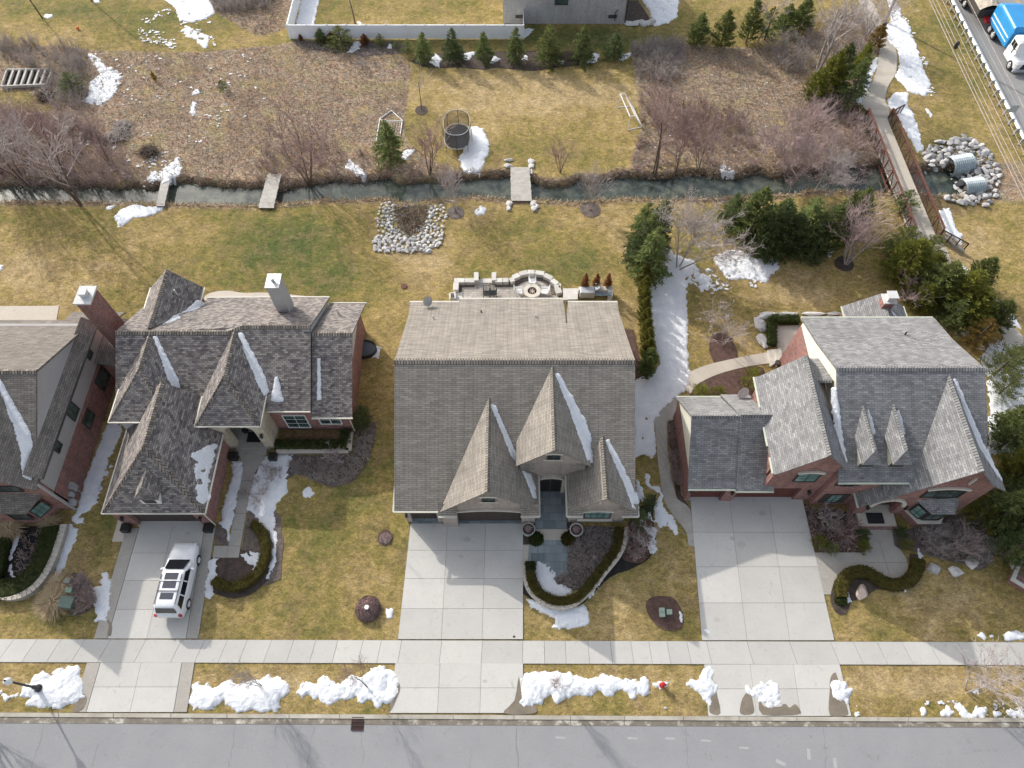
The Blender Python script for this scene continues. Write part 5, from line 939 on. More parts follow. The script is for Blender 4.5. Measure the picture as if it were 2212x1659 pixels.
# ------------------------------------------------------------------ HOUSE 5 (top edge)
h5=thing('brick_house','pale grey brick house wall at the top frame side beside the white fence','house',(0,0,0))
m=MB(); m.bb(-1.05,13.5,79.7,92,0,6.0); m.build('wall',M['brickW'],h5)
m=MB(); m.slab([(-1.5,79.2,5.9),(14,79.2,5.9),(14,86,9.5),(-1.5,86,9.5)],.2); m.slab([(-1.5,92.6,5.9),(14,92.6,5.9),(14,86,9.5),(-1.5,86,9.5)],.2); m.build('roof',M['sh1'],h5)
m=MB(); gablewall(m,-1.05,[(79.7,6),(92,6),(86,9.2)],-.2,'x'); gablewall(m,13.5,[(79.7,6),(92,6),(86,9.2)],.2,'x'); m.build('upper_wall',M['brickW'],h5)
w_=P(1642,0,0); win(h5,(5.75,79.68,2.95),1.4,1.0,nx=2,ny=1); 
for x in (.9,11.9):
    m=MB(); m.bb(x-.5,x+.5,79.62,79.68,.75,1.15); m.bb(x-.06,x+.06,79.6,79.62,.75,1.15); m.build('basement_vent',M['dark'],h5)
m=MB(); m.tube([(13.45,79.6,0),(13.45,79.6,5.9)],.07,6); m.build('downspout',M['black'],h5)
m=MB(); m.tube([(12.2,79.6,.4),(12.2,79.6,1.6),(12.45,79.6,1.8)],.04,6); m.build('pipe',M['black'],h5)
# ======================= VEGETATION
def hgt(ix,iy,x,yb,yt):
    """height of something standing on the ground at picture row yb whose top shows at row yt"""
    p=t1(ix,iy,x,yb); r=(TY[iy]+yt*TS-829.5)/FP; return H-p.y*(.8660254+.5*r)/(.5-.8660254*r)
def wid(ix,iy,x,y,w):
    p=t1(ix,iy,x,y); return w*TS/FP*(.5*p.y+.8660254*H)
def unit(v): return v/(np.linalg.norm(v,axis=-1,keepdims=True)+1e-9)
def conifer(seed,style):
    """unit tree: height 1, radius 1 handled by scale; returns crown V,F for H=6,R=1.6"""
    r=np.random.default_rng(seed); Ht,Rt=6.0,1.6
    P_,D_,S_,L_,W_=[],[],[],[],[]
    nb={'spruce':150,'arb':170,'pine':90,'col':190}[style]
    for i in range(nb):
        f=r.random()**.85*.97; 
        if style=='arb': rad=Rt*(1-f**1.8)*.95*(.8+.4*r.random()); up=.75
        elif style=='col': rad=Rt*(1-f**2.2)*(.75+.35*r.random()); up=1.1
        elif style=='pine': rad=Rt*(1-f**1.5)*(.6+.65*r.random()); up=.35
        else: rad=Rt*(1-f)**.82*(.78+.4*r.random()); up=.10-.25*(1-f)
        a=r.random()*2*PI; z0=.25+f*(Ht-.35); d=np.array([math.cos(a),math.sin(a),up]); d/=np.linalg.norm(d)
        if style in('arb','col'): st=np.array([0,0,z0-rad*.35]); 
        else: st=np.array([0,0,z0])
        Lb=rad/max(.35,math.hypot(d[0],d[1])) if style not in('arb','col') else rad*1.15
        n=max(3,int(Lb*13))
        for k in range(n):
            q=(.25+.75*(k+r.random())/n)*Lb; p=st+d*q+r.normal(0,.05,3); 
            for s_ in (-1,1):
                side=np.cross(d,[0,0,1]); side/=np.linalg.norm(side)+1e-9
                dd=d*.75+side*s_*r.uniform(.35,.95)+r.normal(0,.25,3)+np.array([0,0,.35 if style!='spruce' else -.05]); dd/=np.linalg.norm(dd)
                P_.append(p); D_.append(dd); sd=np.cross(dd,r.normal(0,1,3)); S_.append(sd/np.linalg.norm(sd)); L_.append(r.uniform(.15,.36)); W_.append(r.uniform(.025,.06)*(1.2 if style!='pine' else .8))
    for k in range(26):  # leader
        P_.append([0,0,Ht-.5+.02*k]); dd=unit(r.normal(0,.35,3)+[0,0,1]); D_.append(dd); sd=np.cross(dd,r.normal(0,1,3)); S_.append(sd/np.linalg.norm(sd)); L_.append(.25); W_.append(.04)
    return leaves(np.array(P_),np.array(D_),np.array(S_),np.array(L_),np.array(W_))
CONM={}
def con_mesh(seed,style,m):
    k=(seed,style,m)
    if k not in CONM:
        V,F=conifer(seed,style); o=npmesh('crown',V,F,M[m]); CONM[k]=o.data; bpy.data.objects.remove(o)
        b=MB(); b.tube([(0,0,-.1),(0,0,2.5),(0,0,5.6)],[.13,.09,.02],7); o=b.build('trunk',M['bark'],uv=False); CONM[('t',)]=o.data; bpy.data.objects.remove(o)
    return CONM[k],CONM[('t',)]
def con(label,pos,h,w,style='spruce',m='fSpr',seed=1,group=None,cat='evergreen tree',name='evergreen_tree',lean=(0,0)):
    cm,tm=con_mesh(seed,style,m); t_=thing(name,label,cat,pos,random.uniform(0,6.28),group); t_.scale=(w/3.2,w/3.2,h/6.0); t_.rotation_euler=(lean[0],lean[1],t_.rotation_euler[2])
    for n_,me in (('trunk',tm),('crown',cm)):
        o=bpy.data.objects.new(n_,me); link(o,t_)
    return t_
def cont(label,ix,iy,x,yb,yt,w,**k):
    return con(label,t1(ix,iy,x,yb),max(.8,hgt(ix,iy,x,yb,yt)),wid(ix,iy,x,yb,w)*(1.0 if k.get('style')=='col' else 1.28),**k)
random.seed(11)
ge='evergreens planted along the mulch strip'
for i,(ix,x,yb,yt,w,lab) in enumerate([(1,1400,505,265,160,'first dark spruce of the hedge row at the white fence'),(1,1640,500,235,175,'tall spruce second in the mulch row before the white fence'),(1,1895,505,262,150,'third spruce of the mulch row below the white fence'),(1,2155,505,225,160,'fourth spruce of the mulch row, near the fence end'),(2,302,515,205,215,'widest yellow green spruce of the mulch row'),(2,575,510,210,185,'sixth spruce of the mulch row before the grey brick house'),(2,840,485,265,170,'last shaded spruce of the mulch row')]):
    cont(lab,ix,0,x,yb,yt,w,seed=1+i%3,m=('fSpr','fDark','fSpr','fSpr','fPine','fSpr','fDark')[i],group=ge)
cont('small blue green spruce at the left end of the white fence',1,0,545,345,235,100,seed=2,group=ge)
cont('bushy pale pine leaning over the white fence',1,0,715,385,215,200,style='pine',m='fPine',seed=4,group=ge)
cont('small dead orange brown evergreen behind the bushy pine',1,0,632,345,270,80,style='arb',m='fBrown',seed=5,group=ge)
cont('small dead orange evergreen in front of the white fence',1,0,908,375,280,75,style='arb',m='fBrown',seed=6,group=ge)
cont('short pine between the dead evergreen and the saplings',1,0,1035,380,275,85,style='pine',m='fPine',seed=4,group=ge)
cont('tiny pine sapling in the fence planting',1,0,1163,405,330,60,style='pine',m='fPine',seed=7,group=ge)
cont('pale bushy pine left of the first hedge spruce',1,0,1265,445,330,110,style='pine',m='fPine',seed=4,group=ge)
cont('tiny brown seedling at the fence corner',1,0,375,335,285,35,style='arb',m='fBrown',seed=5,group=ge)
cont('dark cedar right of the grey brick house wall',2,0,1530,375,105,160,style='arb',m='fSpr',seed=8)
cont('open cedar second right of the grey brick house',2,0,1730,380,80,180,style='arb',m='fPine',seed=9)
cont('slim tall cedar at the top edge beside the meadow',2,0,1945,340,-40,150,style='arb',m='fPine',seed=8)
cont('dark evergreen left of the leaning big tree',3,0,60,330,60,190,style='pine',m='fDark',seed=4)
cont('dark evergreen at the top edge behind the bare branches',3,0,210,260,30,150,style='arb',m='fSpr',seed=9)
cont('dark evergreen at the top edge nearest the big tree',3,0,340,250,-20,170,style='arb',m='fSpr',seed=8)
cont('dark cedar tilting over the footpath bend',3,0,960,400,190,130,style='arb',m='fRust',seed=9)
for i,(x,yb,yt,w,m) in enumerate([(450,830,560,190,'fArb'),(560,760,420,210,'fArb'),(640,700,360,200,'fSpr'),(740,860,460,230,'fSpr'),(810,640,350,150,'fArb')]):
    cont(['yellow green arborvitae at the lower left of the footpath clump','arborvitae in the middle of the footpath clump','tall arborvitae at the back of the footpath clump','broad dark spruce of the footpath clump, nearest the bridge','slim arborvitae at the upper right of the footpath clump'][i],3,0,x,yb,yt,w,style='arb' if i!=3 else 'spruce',m=m,seed=8+i%2,group='evergreen clump beside the footpath')
cont('dense round spruce in front of the tipped white goal',1,0,1120,1325,1000,235,seed=3,m='fSpr')
cont('small pine among the brown brush near the snow patch',0,0,625,760,600,190,style='pine',m='fDark',seed=4)
cont('tiny pine alone in the left meadow',0,0,1855,745,665,75,style='pine',m='fDark',seed=7)
cont('tiny yellowish shrub in the left meadow',0,0,1290,665,590,40,style='arb',m='fRust',seed=5)
# spruces left of the snow field
gs='evergreens left of the snow field'
cont('broad dark spruce at the front of the group left of the snow field',2,1,1120,740,340,290,seed=1,m='fSpr',group=gs)
cont('left rear spruce of the group left of the snow field',2,1,1040,640,300,250,seed=2,m='fDark',group=gs)
cont('upper left spruce of the group left of the snow field',2,1,1075,440,140,230,seed=1,m='fSpr',group=gs)
cont('rear spruce nearest the stream in the group left of the snow field',2,1,1180,500,100,240,seed=3,m='fSpr',group=gs)
cont('middle spruce of the group left of the snow field',2,1,1110,560,180,230,seed=2,m='fSpr',group=gs)
# golden row
pts=[(1075,815),(1085,900),(1085,985),(1085,1075),(1090,1165),(1100,1250),(1105,1330),(1110,1420),(1120,1500),(1100,1570)]
for i,(x,y) in enumerate(pts):
    cont('gold tipped pointed evergreen %s in the row beside the brown house'%('first, at the back,','second from the back','third from the back','fourth from the back','fifth from the back','sixth from the back','fourth from the front','third from the front','second from the front','first, at the front,')[i],2,1,x,y,y-(190 if i<1 else 160),(135+i*4) if i<8 else 185,style='col',m='fGold' if i<8 else 'fSpr',seed=10+i%2,group='row of pointed evergreens beside the brown house')
# hedge row of dark evergreens right
gd='dark evergreen row behind the rear lawn'
for i,(tx,x,yb,yt,w,m) in enumerate([(2,1790,330,85,190,'fDark'),(2,1930,470,30,260,'fSpr'),(2,2130,520,150,260,'fDark'),(3,110,470,130,260,'fSpr'),(3,330,480,120,270,'fArb'),(3,520,500,180,250,'fSpr'),(3,630,420,70,230,'fPine'),(3,760,330,40,200,'fArb'),(2,2040,560,260,210,'fDark'),(3,230,540,250,230,'fDark'),(3,420,540,260,220,'fDark')]):
    if m=='fArb': m='fSpr'
    yt-=25; w*=1.15
    cont(['dark evergreen at the stream end of the row behind the grey tree','tall evergreen second in the dark row','evergreen third in the dark row, shading the snow','evergreen fourth in the dark row','broad evergreen fifth in the dark row','evergreen sixth in the dark row','tall evergreen seventh in the dark row','lighter evergreen at the right end of the dark row','low evergreen at the front left of the dark row','low evergreen at the front middle of the dark row','low evergreen at the front right of the dark row'][i],tx,1,x,yb,yt,w,style='spruce' if i%2==0 else 'arb',m=m,seed=1+i%3 if i%2==0 else 8+i%2,group=gd)
# right cluster
gr='yellow green evergreens along the footpath'
for i,(x,yb,yt,w,m,st) in enumerate([(1190,200,30,190,'fSpr','pine'),(1200,480,330,220,'fPine','pine'),(1090,560,430,180,'fSpr','pine'),(1180,740,450,370,'fArb','arb'),(1400,560,410,210,'fPine','pine'),(1440,660,560,200,'fArb','arb'),(1430,930,640,340,'fPine','arb'),(1330,1000,820,230,'fArb','arb'),(1600,1010,700,330,'fArb','arb'),(1780,820,590,220,'fPine','arb'),(1700,1100,850,320,'fArb','arb'),(1560,1140,940,260,'fSpr','pine'),(1920,1150,950,230,'fPine','arb'),(1780,1300,1110,270,'fRust','pine'),(1960,1560,1340,240,'fPine','pine'),(2120,1500,1320,260,'fSpr','pine'),(2000,1720,1560,200,'fPine','pine')]):
    labs=['loose pine beside the near end of the footbridge','pale pine left of the footbridge end','shaded pine behind the pink barked tree','big rounded arborvitae at the left of the footpath cluster','open pine touching the footpath','small bright arborvitae in the gap by the footpath','broad green arborvitae in the middle of the cluster','low arborvitae behind the small rear chimney','large yellow arborvitae beside the footpath','slanting arborvitae beyond the snow strip','yellow arborvitae at the house corner','dark pine behind the rear roof','thin arborvitae beside the lower footpath','orange brown pine at the roof corner','pine standing in the snow right of the roof','pine at the right frame side above the snow','small pine below the others in the right snow']
    cont(labs[i],3,1,x,yb,yt,w,style=st,m=m,seed={'pine':4,'arb':8+i%2}[st],group=gr)
gq='evergreens at the right frame side'
for i,(x,yb,yt,w,m,st) in enumerate([(2050,560,230,330,'fSpr','spruce'),(2180,480,260,300,'fDark','spruce'),(2000,620,420,260,'fSpr','pine'),(2100,900,660,340,'fArb','arb'),(2180,1100,800,320,'fPine','arb'),(1990,1100,900,280,'fDark','pine'),(1950,1230,980,330,'fSpr','spruce'),(2120,1330,1080,330,'fDark','spruce'),(2010,1520,1310,260,'fDark','pine'),(2160,1620,1400,260,'fSpr','pine'),(1800,1200,1110,300,'fGold','pine')]):
    labs=['tall dark spruce right of the flared roof','dark spruce touching the right frame side','low pine below the tall dark spruce','golden green arborvitae at the right frame side','pale arborvitae low at the right frame side','shaded pine at the brick corner','broad spruce right of the bay window','dark spruce below it at the frame side','low dark pine beside the boulders','lowest pine at the right frame side','flat golden juniper at the brick corner']
    cont(labs[i],3,2,x,yb,yt,w,style=st,m=m,seed={'pine':4,'arb':8+i%2,'spruce':1+i%3}[st],group=gq)
# small evergreens in beds
cont('small dark evergreen at the right corner of the red brick wing',1,2,900,390,270,140,style='pine',m='fDark',seed=4)
cont('shaded evergreen behind the wing corner, upper',1,2,890,460,340,130,style='pine',m='fDark',seed=7)
cont('low evergreen between the brown house corner and the snow',2,2,1120,1120,1010,110,style='pine',m='fDark',seed=4)
cont('dark evergreen at the right corner of the brown house',2,2,1040,1260,1150,150,style='pine',m='fDark',seed=7)
cont('round evergreen behind the satellite dish',2,1,1960,1640,1500,160,style='pine',m='fArb',seed=4)
cont('low yellow green shrub left of the satellite dish',2,2,1560,170,110,130,style='pine',m='fArb',seed=4)
cont('low evergreen shrub in the middle of the garage bed',2,2,1700,180,120,120,style='pine',m='fArb',seed=7)
for i,(x,y,w) in enumerate([(1170,1330,100),(1215,1440,90),(860,1350,100),(500,1420,120),(600,1470,90),(860,1450,110)]): cont(['dark shrub right of the brick porch steps','yellow green shrub beside the round pad','dark shrub left of the brick porch steps','yellow green shrub at the driveway bed corner','low green shrub in the driveway bed','green shrub at the entry walk bed corner'][i],3,2,x,y,y-45,w,style='pine',m=('fDark','fArb','fDark','fArb','fPine','fArb')[i],seed=4)
# ---------- bare trees
def bare(seed,Ht,stems=1,spread=.35,levels=4,kids=(3,4),up=.35,thick=1.0,first=.35):
    r=np.random.default_rng(seed); A=[[],[]]
    def grow(p,d,ln,rad,lev):
        n=3 if lev<levels else 2; prev=p; pts=[p]
        for i in range(n):
            d=unit(d+r.normal(0,.09+.03*lev,3)+np.array([0,0,.06*up])); q=prev+d*ln/n
            ra=rad*(1-.55*i/n); rb=rad*(1-.55*(i+1)/n); A[0 if lev<=0 else 1].append((prev,q,ra,rb)); prev=q; pts.append(q)
        if lev>=levels: return
        k=r.integers(kids[0],kids[1]+1)+(3 if lev==0 else 0)
        for j in range(k):
            f=r.uniform(first if lev==0 else .25,1.0); i=min(int(f*n),n-1); s=pts[i]+(pts[i+1]-pts[i])*(f*n-i)
            a=r.uniform(0,2*PI); side=np.array([math.cos(a),math.sin(a),0]); ang=r.uniform(.35,.75)*(1+spread*.6)
            dd=unit(d*math.cos(ang)+side*math.sin(ang)+np.array([0,0,up*.5]))
            grow(s,dd,ln*r.uniform(.42,.68),max(rad*(1-.55*f)*.58,.016),lev+1)
    for s in range(stems):
        a=2*PI*s/max(stems,1)+r.random(); tilt=spread*(r.uniform(.25,.75) if stems>1 else .06)
        d=unit(np.array([math.cos(a)*tilt,math.sin(a)*tilt,1.0])); grow(np.array([math.cos(a)*.12*(stems>1),math.sin(a)*.12*(stems>1),-.1]),d,Ht*(r.uniform(.6,.78)),Ht*.013*thick*(1 if stems==1 else .7),0)
    out=[]
    for lst,n in ((A[0],6),(A[1],3)):
        p0,p1,r0,r1=zip(*lst); out.append(segs(np.array(p0),np.array(p1),np.array(r0),np.array(r1),n))
    return out
BM={}
def btree(label,pos,h,variant,bark='bark',twig='twigR',sc_=1.0,group=None,rz=None,cat='bare tree',name='bare_tree',lean=(0,0)):
    key=(variant,bark,twig)
    if key not in BM:
        o=bare(*VAR[variant][0],**VAR[variant][1]); a=npmesh('trunk',*o[0],M[bark]); b=npmesh('crown',*o[1],M[twig]); BM[key]=(a.data,b.data); bpy.data.objects.remove(a); bpy.data.objects.remove(b)
    t_=thing(name,label,cat,pos,random.uniform(0,6.28) if rz is None else rz,group); H0=VAR[variant][0][1]; t_.scale=(h/H0*sc_,h/H0*sc_,h/H0); t_.rotation_euler=(lean[0],lean[1],t_.rotation_euler[2])
    for n_,me in zip(('trunk','crown'),BM[key]): link(bpy.data.objects.new(n_,me),t_)
    return t_
VAR={'multi':((21,6.0),dict(stems=5,spread=.38,levels=3,kids=(3,5))),'multi2':((23,6.0),dict(stems=4,spread=.3,levels=3,kids=(3,5))),'big':((25,9.0),dict(stems=2,spread=.3,levels=4,kids=(3,4),thick=1.5)),'wide':((27,7.0),dict(stems=3,spread=.7,levels=4,kids=(4,6),up=.2,thick=1.2)),'young':((29,5.0),dict(stems=1,spread=.1,levels=2,kids=(4,6),thick=.8)),'slim':((31,9.0),dict(stems=1,spread=.1,levels=3,kids=(4,6),thick=.9,first=.45)),'shrub':((33,2.2),dict(stems=7,spread=.9,levels=2,kids=(3,4),thick=1.2)),'twig':((35,1.2),dict(stems=9,spread=1.0,levels=2,kids=(2,4),thick=1.5)),'wide3':((41,5.0),dict(stems=3,spread=.7,levels=3,kids=(4,5),up=.2,thick=1.2)),'fan':((37,6.0),dict(stems=6,spread=.45,levels=3,kids=(3,5),up=.5,thick=1.4))}
def bt(label,ix,iy,x,y,h,v,**k): p=t1(ix,iy,x,y); p.z=gz1(p.x,p.y); return btree(label,p,h,v,**k)
gb='bare trees on the far stream bank'
bt('multi stemmed alder with reddish twigs between the first two plank bridges and the goal',1,0,440,1500,7.5,'multi',group=gb,rz=.4)
bt('small bare sapling at the water left of the small snow patch',1,0,680,1440,3.2,'young',group=gb)
bt('multi stemmed bare tree between the spruce and the trampoline',1,0,1440,1440,6.2,'multi2',group=gb)
bt('small bushy bare tree right of the middle plank bridge',2,0,400,1430,3.4,'multi',group=gb)
bt('tallest slender bare tree at the meadow edge',2,0,1195,1440,10.5,'slim',group=gb)
bt('slender bare tree just left of the tallest one',2,0,1170,1430,8.5,'slim',group=gb,rz=2.0)
bt('clump of thin stems second from the tallest bare tree',2,0,1360,1420,7.0,'multi2',group=gb,sc_=.7)
bt('leaning bare clump nearest the brown meadow brush',2,0,1545,1420,5.6,'multi',group=gb,sc_=.8)
bt('spreading bare tree left of the footbridge',3,0,270,1390,6.0,'wide',twig='twigP',bark='barkg',group=gb,lean=(-.1,.35))
bt('low arching bare tree over the water by the footbridge',3,0,480,1590,4.5,'wide',twig='twigG',bark='barkg',group=gb,lean=(-.3,.3))
bt('bare pinkish tree above the footbridge brush',3,0,420,1200,5.5,'multi2',twig='twigP',group=gb)
bt('big leaning bare tree at the top edge beside the footpath',3,0,490,600,11,'big',twig='twigG',bark='barkg',lean=(-.1,.12))
bt('pale thin birch at the top edge',3,0,0,350,8,'slim',twig='twigG',bark='barkg',lean=(0,.15))
bt('bare tree tangled over the upper footpath',3,0,900,330,6,'multi',twig='twigG',bark='barkg')
gl_='bare trees in the thicket at the left'
for i,(x,y,h,v) in enumerate([(660,1640,11,'big'),(920,1370,6.5,'slim'),(690,1400,7,'slim'),(200,1500,8,'multi'),(30,1450,8,'multi2'),(450,1300,6,'multi2'),(100,1250,6,'multi')]):
    p=t1(0,0,x,y); bt(['largest bare tree of the thicket, rooted at the near stream edge','slender bare tree at the right end of the left thicket','slender bare tree in the middle of the left thicket','many stemmed bare tree low in the left thicket','bare tree at the left frame side above the stream','bare tree in the upper part of the left thicket','bare tree at the upper left of the thicket'][i],0,0,x,y+(60 if i==0 else 0),h,v,twig='twigG' if i in(0,3) else 'twigR',group=gl_)
bt('first dark trunk on the top lawn',0,0,352,150,9,'slim',bark='bark',twig='twigG'); bt('second dark trunk at the top edge of the lawn',0,0,760,8,9,'slim',twig='twigG',rz=1.0)
bt('dark trunk inside the white fenced yard',1,0,823,192,8,'slim',twig='twigG',rz=3.)
bt('young staked tree in the mulch ring on the far lawn',1,0,1374,905,5.0,'young',twig='twigG')
bt('clump of bare stems in the mulch ring by the stone swale',1,1,1655,205,5.5,'multi2',twig='twigG',bark='barkg',sc_=.7)
bt('clump of bare stems in the round mulch ring right of the middle bridge',2,1,650,190,5.6,'multi2',twig='twigG',bark='barkg',rz=2.4,sc_=.7)
bt('large grey bare tree rooted in the snow field',2,1,1380,680,7.2,'wide',twig='twigG',bark='barkg',sc_=.95,lean=(.06,.24))
bt('bare ornamental tree in the mulch beside the curved walk',2,1,1750,1320,4.2,'wide3',twig='twigG',bark='barkg')
bt('pink barked fan shaped bare tree at the lawn corner',3,1,735,640,6.0,'fan',twig='twigP',bark='barkg',lean=(-.05,.25))
bt('bare shrub behind the small rear chimney',3,1,1230,960,2.6,'shrub',twig='twigP')
bt('big bare street tree in the verge at the right',3,3,1745,1020,5.0,'wide3',twig='twigG',bark='barkg',lean=(.05,.25))
bt('street sapling standing in the broad snow pile',0,3,2165,980,4.3,'multi2',twig='twigG',bark='bark',sc_=.55,lean=(.1,-.05))
bt('street sapling in the jagged snow pile',1,3,925,990,4.2,'slim',twig='twigR',lean=(.12,-.05))
bt('twiggy street sapling in the long snow bank',2,3,360,990,4.2,'multi2',twig='twigR',bark='bark',sc_=.35)
bt('tall street tree just outside the lower left corner',0,3,-260,1000,7.5,'big',twig='twigG')
bt('thin sapling in the small mulch circle of the front lawn',1,2,1060,1345,3.2,'young',twig='twigR',sc_=.35)
bt('bare shrub behind the round pad bed',3,2,1650,1450,2.2,'shrub',twig='twigP',bark='barkg'); bt('bare shrub left of it beside the bay window',3,2,1430,1420,1.9,'shrub',twig='twigG',bark='barkg')
bt('bare japanese maple in the driveway bed',3,2,690,1330,2.0,'shrub',twig='twigR'); bt('small bare shrub by the garage corner bed',3,2,560,1220,1.4,'twig',twig='twigG')
bt('bare shrub left of the planter wall snow band',2,2,1110,1400,1.8,'shrub',twig='twigG',bark='barkg'); bt('reddish bare shrub at the brown house corner bed',2,2,1030,1360,1.3,'twig',twig='twigR')
bt('bare branching shrub in the dark bed of the red brick wing',1,2,650,700,1.3,'twig',twig='twigG')
bt('bare shrub on the meadow patch by the fence',1,0,870,570,1.2,'twig',twig='twigG'); 
for i,(x,y) in enumerate([(100,800),(120,890),(190,830),(-20,900),(60,990),(10,1080),(-80,1000)]): bt(['leafless dwarf shrub %s in the snowy front bed'%w for w in ('at the top','in the middle','at the right','at the left','low at the right','low in the centre','lowest at the left')][i],1,2,x,y,.8,'twig',twig='twigG',group='leafless shrubs in the snowy bed',cat='bare shrub',name='bare_shrub')
# ---------- thickets & tufts (nobody could count them)
def inpoly(poly,n,r):
    poly=np.array([(p[0],p[1]) for p in poly]); lo=poly.min(0); hi=poly.max(0); out=[]
    while sum(map(len,out))<n:
        q=r.uniform(lo,hi,(n*3,2)); s=sdf(q[:,0],q[:,1],poly)>0; out.append(q[s])
    return np.concatenate(out)[:n]
def thicket(name,label,poly,n,h,m,seed,stems=6,spread=.8):
    r=np.random.default_rng(seed); c=inpoly(poly,n,r); z=gz(c[:,0],c[:,1]); p0=[];p1=[];r0=[];r1=[]
    hh=h*r.uniform(.55,1.25,n)*(.6+.8*fbm(c[:,0],c[:,1],.4,3))
    for s in range(stems):
        a=r.uniform(0,2*PI,n); tl=r.uniform(.1,spread,n); b=np.stack([c[:,0]+r.normal(0,.12,n),c[:,1]+r.normal(0,.12,n),z],1); d=unit(np.stack([np.cos(a)*tl,np.sin(a)*tl,np.ones(n)],1))
        L1=hh*r.uniform(.4,.6,n); q=b+d*L1[:,None]; d2=unit(d+r.normal(0,.3,(n,3))); q2=q+d2*L1[:,None]*.9
        p0+=[b,q]; p1+=[q,q2]; r0+=[np.full(n,.022),np.full(n,.016)]; r1+=[np.full(n,.016),np.full(n,.008)]
        for k in range(3):
            f=r.uniform(.2,1,n)[:,None]; s0=q*(1-f)+q2*f if k else b*(1-f)+q*f; d3=unit(d+r.normal(0,.6,(n,3))); s1=s0+d3*(L1*.6)[:,None]; p0.append(s0); p1.append(s1); r0.append(np.full(n,.013)); r1.append(np.full(n,.006))
    V,F=segs(np.concatenate(p0),np.concatenate(p1),np.concatenate(r0),np.concatenate(r1),3); o=npmesh(name,V,F,m); tag(o,label,'brush'); return kind(o,'stuff')
def tufts(name,label,poly,n,h,m,seed,w=.03,flat=.9,k=1):
    r=np.random.default_rng(seed); c=inpoly(poly,n,r); z=gz(c[:,0],c[:,1]); p=np.stack([c[:,0],c[:,1],z],1); a=r.uniform(0,2*PI,n)+fbm(c[:,0],c[:,1],.5,2)*3
    d=unit(np.stack([np.cos(a)*flat,np.sin(a)*flat,r.uniform(.15,1,n)],1)); s=unit(np.cross(d,r.normal(0,1,(n,3)))); V,F=leaves(p,d,s,h*r.uniform(.5,1.4,n),w*r.uniform(.6,1.4,n)); o=npmesh(name,V,F,m); tag(o,label,'dry grass'); return kind(o,'stuff')
M['brushR']=mat('brush_reddish',(.50,.39,.36),(.36,.27,.24),scale=.4,fine=.3); M['brushG']=mat('brush_grey',(.50,.44,.40),(.36,.31,.28),scale=.4,fine=.3)
thk=t(0,0,[(-100,860),(330,930),(520,960),(800,1060),(1000,1300),(1250,1530),(0,1540),(-100,1540)])
thicket('brush','reddish brown brush thicket above the stream at the left',thk,380,1.6,M['brushR'],41)
thicket('brush','grey brush belt beside the raised garden bed',t(0,0,[(-50,330),(250,330),(700,420),(750,560),(720,760),(700,960),(420,900),(400,760),(340,590),(0,470)]),210,1.2,M['brushG'],42)
thicket('brush','pinkish brush tangle left of the footbridge',t(3,0,[(330,850),(640,760),(1000,1200),(1060,1430),(900,1480),(300,1480),(100,1380),(200,1100)]),260,1.4,M['brushR'],43)
thicket('brush','grey brush around the big leaning tree',t(3,0,[(0,380),(420,150),(830,60),(1000,280),(860,600),(560,500),(330,620),(100,560)]),230,1.3,M['brushG'],44)
thicket('brush','brush belt along the far bank right of the slender trees',t(2,0,[(1000,1200),(1300,900),(1900,950),(2212,1200),(2212,1450),(1900,1450),(1000,1440)]),240,.8,M['brushR'],45)
thicket('brush','brush belt along the far bank at the middle',t(1,0,[(0,1200),(500,1150),(1100,1330),(1700,1380),(1750,1470),(1000,1500),(300,1560),(0,1560)]),200,.6,M['brushR'],46)
thicket('brush','grey ornamental grass tangle between mulch row and meadow',t(2,0,[(980,400),(1240,340),(1420,360),(1430,520),(1350,700),(1050,640)]),300,.9,M['brushG'],47)
thicket('brush','reddish brush tips in the meadow above the slender trees',t(2,0,[(1050,850),(1500,800),(1850,900),(1900,1080),(1400,1150),(1080,1100)]),70,1.3,M['twigR'],48)
thicket('brush','grey brush at the top edge left of the white fence',t(0,0,[(1740,-60),(2280,-60),(2250,60),(1900,120),(1760,80)]),220,.9,M['brushG'],49)
thicket('brush','twiggy groundcover in the dark bed of the red brick wing',t(1,2,[(270,750),(800,690),(850,520),(970,520),(930,700),(820,850),(700,910),(560,900),(330,830)]),420,.38,M['brushG'],50)
thicket('brush','twiggy groundcover in the front bed of the brown house',t(2,2,[(480,1290),(850,1290),(850,1400),(800,1500),(690,1620),(560,1760),(450,1780),(380,1700),(460,1660),(470,1430)]),380,.33,M['brushG'],51)
thicket('brush','twiggy bed before the bay window of the right house',t(3,2,[(1290,1330),(1600,1250),(1850,1200),(1980,1400),(1900,1580),(1700,1560),(1400,1480)]),260,.7,M['brushG'],52)
thicket('brush','leafy brown debris in the driveway bed of the right house',t(3,2,[(400,1100),(780,1160),(850,1300),(880,1470),(480,1470)]),220,.35,M['brushR'],53)
thicket('brush','dry perennials beside the green utility cabinet',t(0,3,[(620,70),(760,160),(790,290),(700,350),(640,330),(650,200)]),90,.8,M['brushR'],54,stems=9)
thicket('brush','dry perennials in the black bed at the left',t(0,2,[(160,1350),(350,1330),(420,1500),(250,1800),(180,1700)]),60,.5,M['brushR'],55)
thicket('brush','small shrubs in a row along the garage side wall',t(2,2,[(1300,420),(1340,420),(1390,1000),(1350,1010)]),60,.55,M['brushR'],56,stems=10,spread=1.2)
thicket('brush','reddish perennials left of the side walk snow',t(2,2,[(950,1290),(1080,1300),(1100,1480),(1030,1560),(930,1480)]),70,.6,M['brushR'],57)
cl=M['greygrass']
